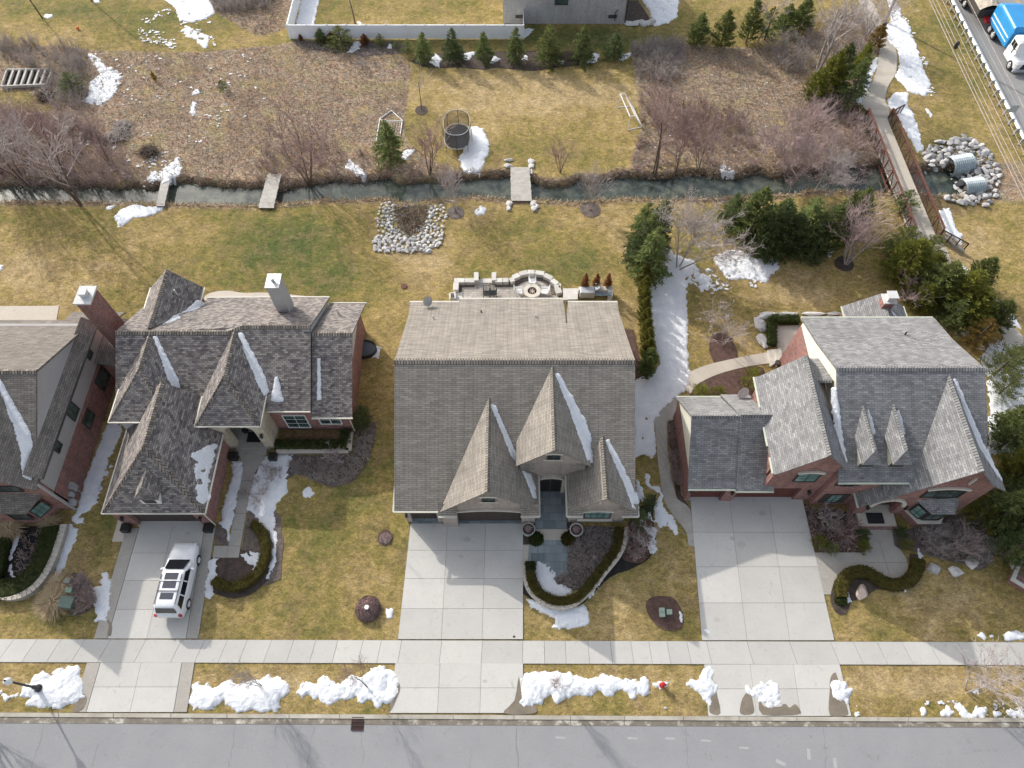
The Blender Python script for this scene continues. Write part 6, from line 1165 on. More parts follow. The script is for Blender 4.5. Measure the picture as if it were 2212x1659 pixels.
for i,(poly,n,lab) in enumerate([(meadL,22000,'matted dry grass of the left meadow'),(meadR,14000,'matted dry grass of the right meadow'),(cold,2500,'matted dry grass at the top edge')]):
    tufts('dry_grass',lab,poly,n,.38,M['greygrass'],60+i,w=.028); 
    tufts('pale_grass','pale seed heads and leaves in the '+('left meadow','right meadow','top grass')[i],poly,int(n*.28),.26,M['straw'],70+i,w=.035)
tufts('bank_grass','straw coloured grass fringe on the near stream bank',[P(u,v+4) for u,v in south]+[P(u,v-5) for u,v in south[::-1]],5200,.42,M['straw'],80,w=.03,flat=1)
tufts('bank_grass','straw coloured grass fringe on the far stream bank',[P(u,v-1) for u,v in north]+[P(u,v-19) for u,v in north[::-1]],6000,.42,M['strawd'],81,w=.03,flat=1)
def flecks(label,poly,n,seed,sz=.16):
    r=np.random.default_rng(seed); c=inpoly(poly,n*3,r); c=c[fbm(c[:,0],c[:,1],.7,3)>.5][:n]; n=len(c); z=gz(c[:,0],c[:,1]); Vs=[];Fs=[]
    for i in range(n):
        k=r.integers(5,8); a=np.sort(r.uniform(0,6.28,k)); rad=sz*r.uniform(.3,1.5)*r.uniform(.5,1.2,k); b0=len(Vs); Vs.append((c[i,0],c[i,1],z[i]+.07)); Vs+= [(c[i,0]+rad[j]*math.cos(a[j])*1.3,c[i,1]+rad[j]*math.sin(a[j]),z[i]+.03) for j in range(k)]; Fs+=[(b0,b0+1+j,b0+1+(j+1)%k) for j in range(k)]
    o=npmesh('snow_flecks',np.array(Vs),np.array(Fs),m_snow); tag(o,label,'snow flecks'); return kind(o,'stuff')
flecks('scattered snow crumbs in the left meadow',t(0,0,[(650,420),(1000,430),(2200,450),(2200,900),(1500,1300),(1000,1200),(700,900)]),170,1,.13)
flecks('snow crumbs on the lawn at the top edge',t(0,0,[(1150,150),(1400,60),(1520,180),(1760,180),(1800,420),(1500,420),(1150,330)]),150,2)
flecks('snow crumbs round the first plank bridge',t(0,0,[(1000,1450),(1250,1300),(1500,1230),(1560,1500),(1200,1560),(1000,1530)]),70,3)
flecks('snow crumbs in the left thicket',t(0,0,[(200,900),(420,940),(800,1050),(1100,1350),(700,1200),(250,1120)]),60,4)
flecks('snow crumbs along the footpath snow',t(3,0,[(1080,0),(1260,180),(1400,500),(1480,760),(1400,860),(1330,600),(1200,250)]),110,5)
flecks('snow crumbs on the rear lawn of the right house',t(2,1,[(1450,640),(1700,700),(2212,640),(2212,840),(1900,830),(1600,900),(1440,800)]),130,6)
flecks('snow crumbs beside the snow between the two left houses',t(0,2,[(900,450),(1020,430),(1000,620),(880,860),(800,1100),(770,1080),(850,800)]),70,7,.12)
flecks('snow crumbs on the verge grass',t(3,3,[(800,1050),(1300,1100),(2212,1100),(2212,1235),(800,1230)]),40,8,.12)
flecks('snow crumbs under the spruces at the right frame side',t(3,1,[(1700,1200),(2212,1100),(2212,1659),(1900,1659)]),80,9,.25)
flecks('pale leaf litter crumbs in the right meadow',t(2,0,[(1050,600),(2200,600),(2200,1300),(1100,1300)]),60,10,.1)
# ---------- hedges
def hedge(label,path,w,h,m,seed=1,z0=0):
    pts=[Vector((p[0],p[1],0)) for p in path]; r=np.random.default_rng(seed); Ps=[];Ns=[]
    b=MB(); prof=[(-.5,0),(-.5,.85),(-.38,1),(.38,1),(.5,.85),(.5,0)]
    for i in range(len(pts)-1):
        a,c=pts[i],pts[i+1]; d=(c-a); ln=d.length
        if ln<1e-4: continue
        d.normalize(); s=Vector((d.y,-d.x,0)); n=int(ln*300)
        f=r.random(n); k=r.random(n)
        for j in range(n):
            if k[j]<.52: x=r.uniform(-.5,.5)*w; z=h; nn=np.array([0,0,1.])
            else: sg=1 if r.random()<.5 else -1; x=sg*.5*w; z=r.uniform(.05,1)*h; nn=np.array(s)*sg
            q=a+d*(f[j]*ln)+s*x; Ps.append((q.x,q.y,z+z0)); Ns.append(nn)
    rings=[]
    for i,p in enumerate(pts):
        d=(pts[min(i+1,len(pts)-1)]-pts[max(i-1,0)]).normalized(); s=Vector((d.y,-d.x,0)); rings+= [p+s*(a_*w*.96)+Vector((0,0,c_*h*.96+z0)) for a_,c_ in prof]
    n=len(prof); fs=[(i*n+j,i*n+j+1,(i+1)*n+j+1,(i+1)*n+j) for i in range(len(pts)-1) for j in range(n-1)]+[tuple(range(n))[::-1],tuple((len(pts)-1)*n+j for j in range(n))]
    Pn=np.array(Ps); Nn=np.array(Ns); dd=unit(Nn*.6+r.normal(0,.7,Pn.shape)); ss=unit(np.cross(dd,r.normal(0,1,Pn.shape)))
    V,F=leaves(Pn-dd*.03,dd,ss,r.uniform(.09,.21,len(Pn)),r.uniform(.02,.045,len(Pn)))
    b.add(rings,fs); b.v+= [tuple(q) for q in V]; k0=len(rings); b.f+=[tuple(int(i)+k0 for i in f) for f in F]
    o=b.build('hedge',M[m],uv=False); return tag(o,label,'hedge')
hedge('curved clipped hedge inside the front garden wall of the brown house',spline(t(2,2,[(150,1580),(150,1680),(175,1780),(240,1850),(330,1895),(420,1905),(520,1880),(610,1810),(700,1690),(800,1560),(870,1450),(885,1360),(885,1290)]),3),.62,.55,'fHedgeO')
hedge('short square hedge stub at the slate walk',t(2,2,[(150,1575),(150,1650)]),.7,.6,'fHedge')
hedge('olive s-shaped hedge around the round pad',spline(t(3,3,[(690,250),(680,180),(700,110),(770,50),(880,40),(960,80),(1050,135),(1150,150),(1240,110),(1300,30),(1320,-60)]),4),.8,.55,'fHedgeO')
hedge('curved clipped hedge right of the long driveway',spline(t(0,3,[(1790,110),(1850,150),(1950,165),(2060,130),(2150,50),(2200,-60),(2215,-160),(2190,-260),(2150,-330),(2100,-350)]),4),.62,.6,'fHedgeO')
hedge('green l-shaped hedge before the red brick wing',t(1,2,[(175,610),(750,610),(750,495)]),.75,.65,'fHedge')
hedge('dark curved hedge in the black bed at the left, right arm',spline(t(0,2,[(450,1290),(430,1400),(390,1520),(330,1640),(250,1740),(120,1800),(0,1800),(-120,1760)]),3),1.35,.65,'fHedge')
hedge('dark hedge in the black bed at the left, left arm',spline(t(0,2,[(60,1380),(20,1500),(0,1640),(-60,1760)]),3),.9,.6,'fHedge')
hedge('low square hedge around the rear terrace of the right house',t(3,1,[(335,1118),(110,1118),(110,1330)])+[],.75,.6,'fHedge')
def ball(label,pos,rad,m,seed=1,twig=False,sq=.85,cat='shrub'):
    r=np.random.default_rng(seed); n=int(900*rad*rad/.3)+300; d=unit(r.normal(0,1,(n,3))); d[:,2]=np.abs(d[:,2]); p=d*rad*np.array([1,1,sq])*(.93+.09*r.random((n,1))); dd=unit(d+r.normal(0,.5,(n,3))); ss=unit(np.cross(dd,r.normal(0,1,(n,3))))
    V,F=leaves(p-dd*.05,dd,ss,r.uniform(.08,.17,n),r.uniform(.015,.03,n) if twig else r.uniform(.02,.045,n)); b=MB(); b.lathe([(rad*.93,0),(rad*.9,rad*.35*sq),(rad*.68,rad*.68*sq),(rad*.3,rad*.9*sq),(.02,rad*.94*sq)],16)
    k0=len(b.v); b.v+=[tuple(q) for q in V]; b.f+=[tuple(int(i)+k0 for i in f) for f in F]; o=b.build('round_shrub',m if not isinstance(m,str) else M[m],uv=False); o.location=pos; return tag(o,label,cat)
ball('clipped boxwood ball left of the slate walk',t1(2,2,200,1375),.55,'fHedge',1); ball('orange tinged boxwood ball right of the slate walk',t1(2,2,467,1375),.55,'fHedgeO',2)
ball('low twiggy dome shrub on the front lawn between two driveways',t1(1,3,930,345),.88,M['twigR'],3,True,.75); ball('small round clipped shrub at the end of the curved olive hedge',t1(3,3,690,268),.42,'fHedge',4)
ball('low twiggy shrub in the small mulch circle',t1(1,2,1073,1375),.45,M['brushR'],5,True,.35)
def gtuft(label,pos,rad,hh,m,n=260,seed=1):
    r=np.random.default_rng(seed); a=r.uniform(0,2*PI,n); tl=r.uniform(.1,1.3,n); p=np.stack([r.normal(0,.08,n),r.normal(0,.08,n),np.zeros(n)],1); d=unit(np.stack([np.cos(a)*tl,np.sin(a)*tl,np.ones(n)*.8],1)); q=p+d*(hh*.6*r.uniform(.7,1.1,n))[:,None]; d2=unit(d*np.array([1.4,1.4,.1])); ss=unit(np.cross(d,[0,0,1.]))
    q2=q+d2*(rad*.6*r.uniform(.6,1.2,n))[:,None]; w=.022; V=np.concatenate([np.stack([p-ss*w,p+ss*w,q+ss*w,q-ss*w],1).reshape(-1,3),np.stack([q-ss*w,q+ss*w,q2+ss*.006,q2-ss*.006],1).reshape(-1,3)]); F=(np.arange(2*n)*4)[:,None]+np.arange(4)[None]
    o=npmesh('grass_clump',V,F,M[m]); o.location=pos; return tag(o,label,'ornamental grass')
gtuft('large straw coloured grass clump left of the green cabinet',t1(0,3,470,290),1.5,1.2,'straw',700,1); gtuft('smaller straw coloured grass clump above the green cabinet',t1(0,3,520,140),1.0,1.0,'straw',420,2)
gtuft('straw grass clump at the brick corner beside the bed wall',t1(0,2,440,1250),1.0,.8,'straw',360,3); gtuft('straw grass clump over the black bed at the left frame side',t1(0,2,110,1300),1.2,1.0,'straw',500,4)
M['grassB']=mat('ornamental_grass_brown',(.26,.16,.09),(.17,.105,.065),scale=4,fine=.3)
for i,x in enumerate((290,380,460,550,630,690)): gtuft(['brown grass clump %s in the planter of the red brick wing'%w for w in ('first from the left','second from the left','third from the left','third from the right','second from the right','first from the right')][i],t1(1,2,x,545,.1),.55,.7,'grassB',160,10+i)
# ======================= OBJECTS
# ---- three plank bridges
def plankbridge(label,q,rail=False):
    """q: four world corners far-left, far-right, near-right, near-left at deck level"""
    a,b,c,d_=q; t_=thing('plank_bridge',label,'footbridge',((a+b+c+d_)/4)[:],0,'small plank bridges over the stream'); o_=t_.location.copy(); n=26; m=MB(); r=random.Random(len(label))
    for i in range(n):
        f0=(i+.06)/n; f1=(i+.94)/n; l0=a.lerp(d_,f0)-o_; l1=a.lerp(d_,f1)-o_; r0=b.lerp(c,f0)-o_; r1=b.lerp(c,f1)-o_; j=r.uniform(-.03,.03)*Vector((1,0,0)) if False else Vector((r.uniform(-.03,.03),0,r.uniform(-.004,.004)))
        m.slab([l0+j,r0+j,r1+j,l1+j],.05)
    m.build('deck',M['wood'],t_)
    for p,e in ((a.lerp(b,.08),d_.lerp(c,.08)),(a.lerp(b,.92),d_.lerp(c,.92))):
        m=MB(); m.beam(p-o_-Vector((0,0,.17)),e-o_-Vector((0,0,.17)),.1,.2); m.build('stringer',M['woodd'],t_)
    return t_
M['wood']=mat('weathered_planks',(.50,.475,.43),(.40,.375,.335),scale=1.6,fine=.14,coord='World'); M['woodd']=mat('dark_wood',(.17,.15,.13),(.11,.10,.09),scale=2,fine=.2)
Dp=lambda u,v,z=.22: P(u,v,z)
plankbridge('narrow grey plank bridge, leftmost over the stream, half covered in snow',[Dp(351.5,372),Dp(370.5,372),Dp(355,445),Dp(337,445)])
plankbridge('wide pale plank bridge between the thicket and the alder',[Dp(577.7,375.5),Dp(607.7,376.5),Dp(591,449),Dp(558,449)])
plankbridge('widest pale plank bridge flanked by stone blocks',[Dp(1102.5,361),Dp(1143.7,361),Dp(1149,433.5),Dp(1104,433.5)])
S('snow on the far end of the leftmost plank bridge',[Dp(353,373),Dp(369,373),Dp(364,393),Dp(350,396)],.1,.05,zf=lambda X,Y:X*0+.22,group=G)
# stone blocks at the bridge ends and swale rocks
def rock(seed,n=26,flat=.65):
    import bmesh
    r=random.Random(seed); bm=bmesh.new()
    for i in range(n):
        v=Vector((r.gauss(0,1),r.gauss(0,1),r.gauss(0,1))).normalized(); bm.verts.new((v.x*.5*r.uniform(.8,1.1),v.y*.4*r.uniform(.8,1.1),v.z*.5*flat*r.uniform(.8,1.05)))
    bmesh.ops.convex_hull(bm,input=bm.verts); me=bpy.data.meshes.new('rock')
    for v in [v for v in bm.verts if not v.link_faces]: bm.verts.remove(v)
    bmesh.ops.recalc_face_normals(bm,faces=bm.faces); bm.to_mesh(me); bm.free(); return me
RM=[rock(i,16+i%4*4) for i in range(8)]
def putrock(label,p,s,m,cat='rock',group=None,rz=None,seed=0,name='rock',tilt=.25):
    r=random.Random(seed+int(p[0]*131+p[1]*71)); k=(r.randrange(8),m)
    if k not in RMM: me=RM[k[0]].copy(); me.materials.append(M[m]); RMM[k]=me
    o=bpy.data.objects.new(name,RMM[k]); link(o); o.location=(p[0],p[1],gz1(p[0],p[1])+s[2]*.14 if len(p)<3 else p[2]); o.scale=s; o.rotation_euler=(r.uniform(-tilt,tilt),r.uniform(-tilt,tilt),r.uniform(0,6.28) if rz is None else rz); return tag(o,label,cat,group)
RMM={}
def poisson(poly,dmin,r,holes=(),n=4000):
    poly2=[(p[0],p[1]) for p in poly]; a=np.array(poly2); lo,hi=a.min(0),a.max(0); q=r.uniform(lo,hi,(n,2)); k=sdf(q[:,0],q[:,1],poly2)>0
    for h in holes: k&=sdf(q[:,0],q[:,1],h)<0
    out=[]
    for p in q[k]:
        if all((p[0]-o[0])**2+(p[1]-o[1])**2>dmin*dmin for o in out): out.append(p)
    return out
rr=np.random.default_rng(5); ri=random.Random(5)
cul=t(3,0,[(1380,1250),(1470,1190),(1560,1170),(1700,1130),(1770,1150),(1880,1220),(1950,1310),(2005,1440),(2010,1540)])+t(3,1,[(2010,20),(1960,100),(1900,165),(1720,160),(1570,110),(1560,60),(1640,40)])+t(3,0,[(1640,1480),(1600,1400),(1500,1390),(1400,1400)])
pool=t(3,0,[(1400,1410),(1520,1390),(1600,1400),(1640,1600),(1600,1640),(1430,1640)])
for p in poisson(cul,.52,rr,[pool]):
    w=ri.uniform(.55,1.0); putrock('angular grey rock in the riprap ring around the two culvert pipes',(p[0],p[1],gz1(p[0],p[1])+ri.uniform(.05,.16)),(w*1.15,w*1.05,w*.75),'rock',group='riprap around the culvert pipes',tilt=.45)
sw_out=t(1,1,[(1040,150),(1110,120),(1160,160),(1130,300),(1150,380),(1250,430),(1340,420),(1400,350),(1430,260),(1450,180),(1540,150),(1585,220),(1560,330),(1545,470),(1430,540),(1000,540),(975,480),(1010,400),(1000,250)])
for p in poisson(sw_out,.33,rr):
    edge=min(1.0,max(.0,(t1(1,1,1000,380).y-p[1])/1.2)); w=ri.uniform(.30,.52)+.2*edge
    putrock('pale rock in the horseshoe of rocks round the drainage swale',(p[0],p[1],gz1(p[0],p[1])+.08),(w*1.1,w,w*.7),'rockw',group='rocks round the drainage swale',tilt=.35)
# small stones inside the swale and between the riprap
def pebbles(name,label,poly,n,sz,m,seed):
    r=np.random.default_rng(seed); c=inpoly(poly,n,r); V=[];F=[]; base=np.array([(v.co.x,v.co.y,v.co.z) for v in RM[1].vertices]); fs=[tuple(p.vertices) for p in RM[1].polygons]; b=MB()
    z=gz(c[:,0],c[:,1])
    for i in range(n):
        a=r.uniform(0,6.28); k=sz*r.uniform(.5,1.3); q=base*k; x=q[:,0]*math.cos(a)-q[:,1]*math.sin(a)+c[i,0]; y=q[:,0]*math.sin(a)+q[:,1]*math.cos(a)+c[i,1]; b.add(list(zip(x,y,q[:,2]+z[i]+.02)),fs)
    o=b.build(name,m,uv=False); tag(o,label,'stones'); return kind(o,'stuff')
sw_in=t(1,1,[(1100,150),(1500,160),(1450,300),(1380,420),(1300,460),(1200,440),(1100,380),(1050,250)])
pebbles('small_stones','small stones in the bottom of the drainage swale',sw_in,520,.22,M['rock'],3)
pebbles('small_stones','small stones between the riprap rocks',cul,420,.3,M['rock'],4)
tufts('dry_grass','dry plants in the middle of the drainage swale',t(1,1,[(1150,170),(1420,160),(1400,280),(1330,380),(1260,400),(1180,330)]),1500,.38,M['strawd'],5)
for i,(ix,iy,x,y,w) in enumerate([(1,0,2092,1330,(.9,.5,.4)),(1,0,2090,1378,(.8,.9,.4)),(2,0,160,1345,(.7,.9,.4)),(2,0,164,1382,(.6,.8,.4)),(2,0,162,1430,(.4,.9,.3)),(1,1,2102,145,(.6,.9,.4)),(1,1,2100,182,(.5,.8,.4)),(2,1,180,140,(.6,1.0,.4)),(2,1,184,185,(.6,.8,.4)),(2,1,208,165,(.4,.8,.4))]):
    putrock(['stone block at the far left corner of the widest plank bridge, upper','stone block at the far left corner of the widest plank bridge, lower','stone block at the far right corner of the widest plank bridge, upper','stone block at the far right corner of the widest plank bridge, middle','stone block at the far right corner of the widest plank bridge, lower','stone block at the near left corner of the widest plank bridge, upper','stone block at the near left corner of the widest plank bridge, lower','stone block at the near right corner of the widest plank bridge, upper','stone block at the near right corner of the widest plank bridge, lower','slim stone beside the near right corner blocks of the widest plank bridge'][i],t1(ix,iy,x,y)[:2],tuple(1.25*q for q in w),'rockw',rz=0,tilt=.05,cat='stone block',name='stone_block')
for lab,ix,iy,x,y,w in [('pinkish boulder inside the hook of the olive hedge',3,3,858,205,1.15),('pale boulder left of three below the twiggy bed',3,3,1455,10,.95),('pale boulder middle of three below the twiggy bed',3,3,1640,35,.95),('large pale boulder at the top right of the twiggy bed',3,2,1778,1573,1.05),('pale stone half hidden under the lower right pine',3,2,2130,1600,.9),('small white stone in the verge grass of the brown house',2,3,1270,1163,.22),('pale square stone in the front bed of the brown house',2,2,685,1530,.42)]:
    putrock(lab,t1(ix,iy,x,y)[:2],(w*1.2,w*1.1,w*.9),'rockp' if 'boulder' in lab and 'pink' in lab else 'rockw',cat='boulder',name='boulder')
for i,x in enumerate((965,1025,1080,1125,1160)): putrock('round pale boulder %s in the row at the grey brick house corner'%('first','second','third','fourth','fifth')[i],t1(2,0,x,200 if i<4 else 185)[:2],(1.5 if i<3 else 1.2,1.3,.9),'rockw',cat='boulder',name='boulder',tilt=.1)
# ---- culvert pipes
def culvert(label,p,q,rad):
    p=Vector(p); q=Vector(q); t_=thing('culvert_pipe',label,'culvert pipe',p[:]); d_=(q-p); n=20; m=MB(); pts=[d_*(i/n) for i in range(n+1)]; rs=[rad*(1+(.05 if i%2 else -.03)) for i in range(n+1)]
    m.tube(pts,rs,20,cap=False); m.build('pipe',M['galvp'],t_,smooth=False); m=MB(); m.tube(pts,[r*.93 for r in rs][:],20,cap=False); m.f=[f[::-1] for f in m.f]; m.build('inner_wall',M['galv'],t_)
    return t_
c1=t1(3,0,1625,1385,.1); c2=t1(3,0,1705,1555,.1)
culvert('upper corrugated steel culvert pipe in the riprap',(c1.x-.3,c1.y+.2,-.1),(c1.x+1.9,c1.y+.6,.0),1.05); culvert('lower corrugated steel culvert pipe in the riprap',(c2.x,c2.y+.1,-.15),(c2.x+2.0,c2.y+.35,-.1),.95)
# ---- steel footbridge
fb=thing('footbridge','long footbridge with rust coloured steel railings and concrete deck','footbridge',(0,0,0))
ZT=1.55; ZB=-.3; ZD=.3
La,Lb=P(1878,234,ZT),P(1980,490,ZT); Ra,Rb=P(1930,234,ZT),P(2040.7,493,ZT)
def at(a,b,f,z): p=a.lerp(b,f); return Vector((p.x,p.y,z))
m=MB(); dk=[at(La,Lb,0,ZD)+Vector((.12,0,0)),at(Ra,Rb,0,ZD)-Vector((.12,0,0)),at(Ra,Rb,1,ZD)-Vector((.12,0,0)),at(La,Lb,1,ZD)+Vector((.12,0,0))]; m.slab(dk,.18); m.build('deck',M['conc3'],fb)
for a,b,nm in ((La,Lb,'left'),(Ra,Rb,'right')):
    tr=MB(); tr.beam(at(a,b,0,ZT),at(a,b,1,ZT),.14,.14); tr.beam(at(a,b,0,ZB),at(a,b,1,ZB),.14,.16); n=11
    for i in range(n+1): tr.beam(at(a,b,i/n,ZB),at(a,b,i/n,ZT),.1,.1)
    for i in range(n): tr.beam(at(a,b,(i if i%2 else i+1)/n,ZB),at(a,b,(i+1 if i%2 else i)/n,ZT),.07,.07)
    tr=tr.build('truss',M['rust'],fb); rl=MB()
    for k in range(7): z=ZD+.15+k*.165; rl.beam(at(a,b,0,z)+Vector((.08 if nm=='left' else -.08,0,0)),at(a,b,1,z)+Vector((.08 if nm=='left' else -.08,0,0)),.03,.03)
    rl.build('rail',M['dkrust'],tr)
def wing(label,a,b,hz=1.15):
    a=Vector(a); b=Vector(b); w=thing('railing',label,'railing',a[:]); d_=b-a; m=MB(); n=3
    for i in range(n+1): m.beam(d_*(i/n)+Vector((0,0,0)),d_*(i/n)+Vector((0,0,hz)),.08,.08)
    m.beam(Vector((0,0,hz)),d_+Vector((0,0,hz)),.08,.08); m.build('frame',M['dkrust'],w); m=MB()
    for k in range(7): z=.12+k*.15; m.beam(Vector((0,0,z)),d_+Vector((0,0,z)),.03,.03)
    m.build('bars',M['dkrust'],w)
e=t(3,0,[(760,905),(885,985)]); wing('black slanted end railing at the upper left of the footbridge',(e[0].x-.6,e[0].y-.3,0),(La.x-.1,La.y,.1))
wing('short end railing at the upper right of the footbridge',(Ra.x+.1,Ra.y,.1),(t1(3,0,1185,940).x,t1(3,0,1185,940).y,0))
wing('rusty slanted end railing at the near right of the footbridge',(Rb.x+.1,Rb.y,.1),(t1(3,1,1700,540).x,t1(3,1,1700,540).y,0)); wing('short end railing at the near left of the footbridge among the pines',(Lb.x-.1,Lb.y,.1),(Lb.x-.9,Lb.y-1.5,0))
m=MB(); a=t(3,1,[(1540,430),(1700,550)]); m.beam((a[0].x,a[0].y,.15),(a[1].x,a[1].y,.15),.35,.4); kind(m.build('bridge_abutment',M['conc2']),'structure'); m=MB(); m.bb(La.x-.3,Ra.x+.4,La.y-.1,La.y+.5,-.6,.3); m.bb(Lb.x-.3,Rb.x+.3,Lb.y-.5,Lb.y+.1,-.6,.3); kind(m.build('bridge_abutment',M['conc2']),'structure')
# ---- guard rail
gr=thing('guard_rail','galvanised guard rail with timber block posts along the side road','guard rail',(gx,60,0)); m=MB(); pr=[(.0,.52),(.07,.60),(.0,.68),(.07,.76),(0,.84)]
for (a,za),(b,zb) in zip(pr[:-1],pr[1:]): m.slab([(a,-50,za),(b,-50,zb),(b,60,zb),(a,60,za)],.03,(-1,0,0))
m.slab([(0.02,-50,.845),(.16,-50,.845),(.16,60,.845),(.02,60,.845)],.04); m.build('rail',M['galv'],gr)
proto=None
for i in range(46):
    y=-32+i*1.55; m=MB(); m.bb(-.32,-.1,y-.08,y+.08,0,.78); m.bb(-.1,.02,y-.08,y+.08,.5,.78)
    if proto is None: o=m.build('post',M['galv'],gr); proto=o; y0=y
    else: o=proto.copy(); link(o,gr); o.location.y=y-y0
# ---- utility pole, wires, sign
up=thing('utility_pole','weathered wooden utility pole leaning out of the top edge','utility pole',P(1911,47)[:]); m=MB(); m.tube([(0,0,-.3),(0,0,11.5)],[.2,.14],10); m.build('pole',M['barkg'],up); m=MB(); m.beam((-1.1,0,10.6),(1.1,0,10.6),.12,.12); m.build('crossarm',M['barkg'],up)
px=P(1911,47).x
for i,(z,dx,lab) in enumerate([(6.9,0,'lowest thick communication cable, leftmost of the overhead wires'),(7.2,.05,'second overhead wire from the left'),(7.75,-.05,'third overhead wire from the left'),(8.3,0,'fourth overhead wire from the left'),(8.9,.05,'fifth overhead wire, right of the main bundle'),(10.4,.5,'highest overhead wire, alone over the guard rail and road')]):
    m=MB(); n=14; ys=np.linspace(-20,130,n); m.tube([(px+dx,y,z-.5+.5*abs(((y-5)%75)/37.5-1)**2) for y in ys],.026 if i else .036,5); o=m.build('overhead_wire',M['barkg'],uv=False); tag(o,lab,'overhead wire','overhead wires beside the road')
m=MB(); m.lathe([(.16,0),(.2,.1),(.2,.6),(.14,.72)],10); o=m.build('splice_box',M['black']); p=t1(3,0,1640,400,7); o.location=p; tag(o,'small black splice box hanging on the overhead wires','splice box')
sg=thing('road_sign','grey backed square road sign on a thin post behind the guard rail','road sign',t1(3,0,1995,1085)[:]); m=MB(); m.tube([(0,0,0),(0,0,3.2)],.04,6); m.build('post',M['galv'],sg); m=MB(); m.bb(-.42,.42,-.03,-.005,2.4,3.25); m.build('panel',M['galv'],sg); 
# ---- white vinyl fence
fy=76.8; fe=thing('vinyl_fence','long white vinyl privacy fence with capped posts','fence',(-26,fy,0))
m=MB(); m.bb(0,27.3,-.03,.03,.05,1.72); m.bb(0,27.34,-.06,.06,1.62,1.76); m.bb(-.03,.03,0,22,.05,1.72); m.bb(-.06,.06,0,22,1.62,1.76); m.bb(27.31,27.37,.03,3.0,.05,1.72); m.build('panel',M['vinyl'],fe)
for i in range(13):
    x=27.34*i/12; m=MB(); m.bb(x-.075,x+.075,-.075,.075,0,1.82); m.lathe([(.12,1.82),(.01,1.93)],4,(x,0,0)); m.build('post',M['vinyl'],fe)
for y in (4,8,12,16): m=MB(); m.bb(-.075,.075,y-.075,y+.075,0,1.82); m.build('post',M['vinyl'],fe)
# ---- raised garden bed frame
q=t(0,0,[(72,597),(445,592),(400,718),(25,735)]); gb_=thing('garden_frame','weathered wooden garden bed frame split into long compartments','garden bed',q[3][:]); o0=q[3]; m=MB()
q=[p-o0 for p in q]; U=Vector((0,0,.2))
for a,b in ((q[0],q[1]),(q[1],q[2]),(q[2],q[3]),(q[3],q[0])): m.beam(a+U,b+U,.14,.34)
m.build('frame',M['wood'],gb_)
for i in range(1,7): m=MB(); m.beam(q[0].lerp(q[1],i/7)+U,q[3].lerp(q[2],i/7)+U,.22,.3); m.build('divider',M['wood'],gb_)
m=MB(); m.slab([p+Vector((0,0,.1)) for p in q],.05); m.build('soil',M['black_soil'],gb_)
# ---- brush piles
for lab,x,y,s_,sd in (('upper grey brush pile in the left meadow',1020,1055,1.1,1),('lower dark brush pile with a snow cap in the left meadow',980,1135,1.3,2),('dark bush heap below the garden bed',375,810,1.0,3),('dark log heap near the left plank bridge',1240,1265,1.1,4)):
    r=np.random.default_rng(sd); n=240; a=r.uniform(0,PI,n); c=np.stack([r.normal(0,s_*.38,n),r.normal(0,s_*.32,n),np.abs(r.normal(.2,.15,n))],1); d_=np.stack([np.cos(a),np.sin(a),r.normal(0,.15,n)],1)*r.uniform(.4,1.0,(n,1))*s_*.6
    V,F=segs(c-d_,c+d_,np.full(n,.03),np.full(n,.015),3); o=npmesh('brush_pile',V,F,M['brushG'] if sd<3 else M['bark']); o.location=t1(0,0,x,y); tag(o,lab,'brush pile')
m=MB(); m.lathe([(.01,0),(.16,.04),(.2,.18),(.14,.32),(.01,.36)],12); o=m.build('ball',plain('orange',(.75,.2,.05),.6),smooth=True); o.location=t1(0,0,648,243); tag(o,'small orange ball lying on the top lawn','ball')
# ---- goals
def net(m,quad,n=9,k=7,r=.008):
    a,b,c,d_=[Vector(p) for p in quad]
    for i in range(n+1): m.tube([a.lerp(b,i/n),d_.lerp(c,i/n)],r,3,cap=False)
    for i in range(k+1): m.tube([a.lerp(d_,i/k),b.lerp(c,i/k)],r,3,cap=False)
z7=lambda x,y,z=0: P((1120+x/6.9125)*.72,(310+y/6.9125)*.72,z)
o0=z7(340,560); g=thing('soccer_goal','white soccer goal tipped on its back behind the round spruce','goal',o0[:]); m=MB()
A=[z7(60,780,.06),z7(137,325,.06),z7(372,148,.06),z7(605,360,.06),z7(560,640,.06)]; A=[p-o0 for p in A]
for a,b in zip(A[:-1],A[1:]): m.tube([a,b],.055,7)
B=[z7(200,368,.5)-o0,z7(612,368,.5)-o0]; m.tube(B,.055,7); m.tube([A[1],B[0]],.03,6); m.tube([A[3],B[1]],.03,6); m.build('frame',M['trimw'],g); m=MB(); net(m,[A[1],A[3],A[4],A[0]]); m.build('net',M['trimw'],g)
o0=t1(2,0,960,950); g=thing('soccer_goal','white soccer goal standing on the meadow edge, net facing the brush','goal',o0[:]); G2=lambda x,y,z: t1(2,0,x,y,z)-o0
b1,b2,r2,r1=G2(880,892,0),G2(960,1080,0),G2(1078,1052,0),G2(1000,880,0); T=Vector((0,0,1.75)); k1=G2(930,778,1.75); 
m=MB()
for a,b in ((b1,b1+T),(b2,b2+T),(b1+T,b2+T),(b1,r1),(b2,r2),(r1,r2),(b1+T,b1+T+(r1-b1)*.3),(b2+T,b2+T+(r2-b2)*.3),(b1+T+(r1-b1)*.3,r1),(b2+T+(r2-b2)*.3,r2)): m.tube([a,b],.05,7)
m.build('frame',M['trimw'],g); m=MB(); net(m,[b1+T+(r1-b1)*.3,b2+T+(r2-b2)*.3,r2,r1]); m.build('net',M['trimw'],g)
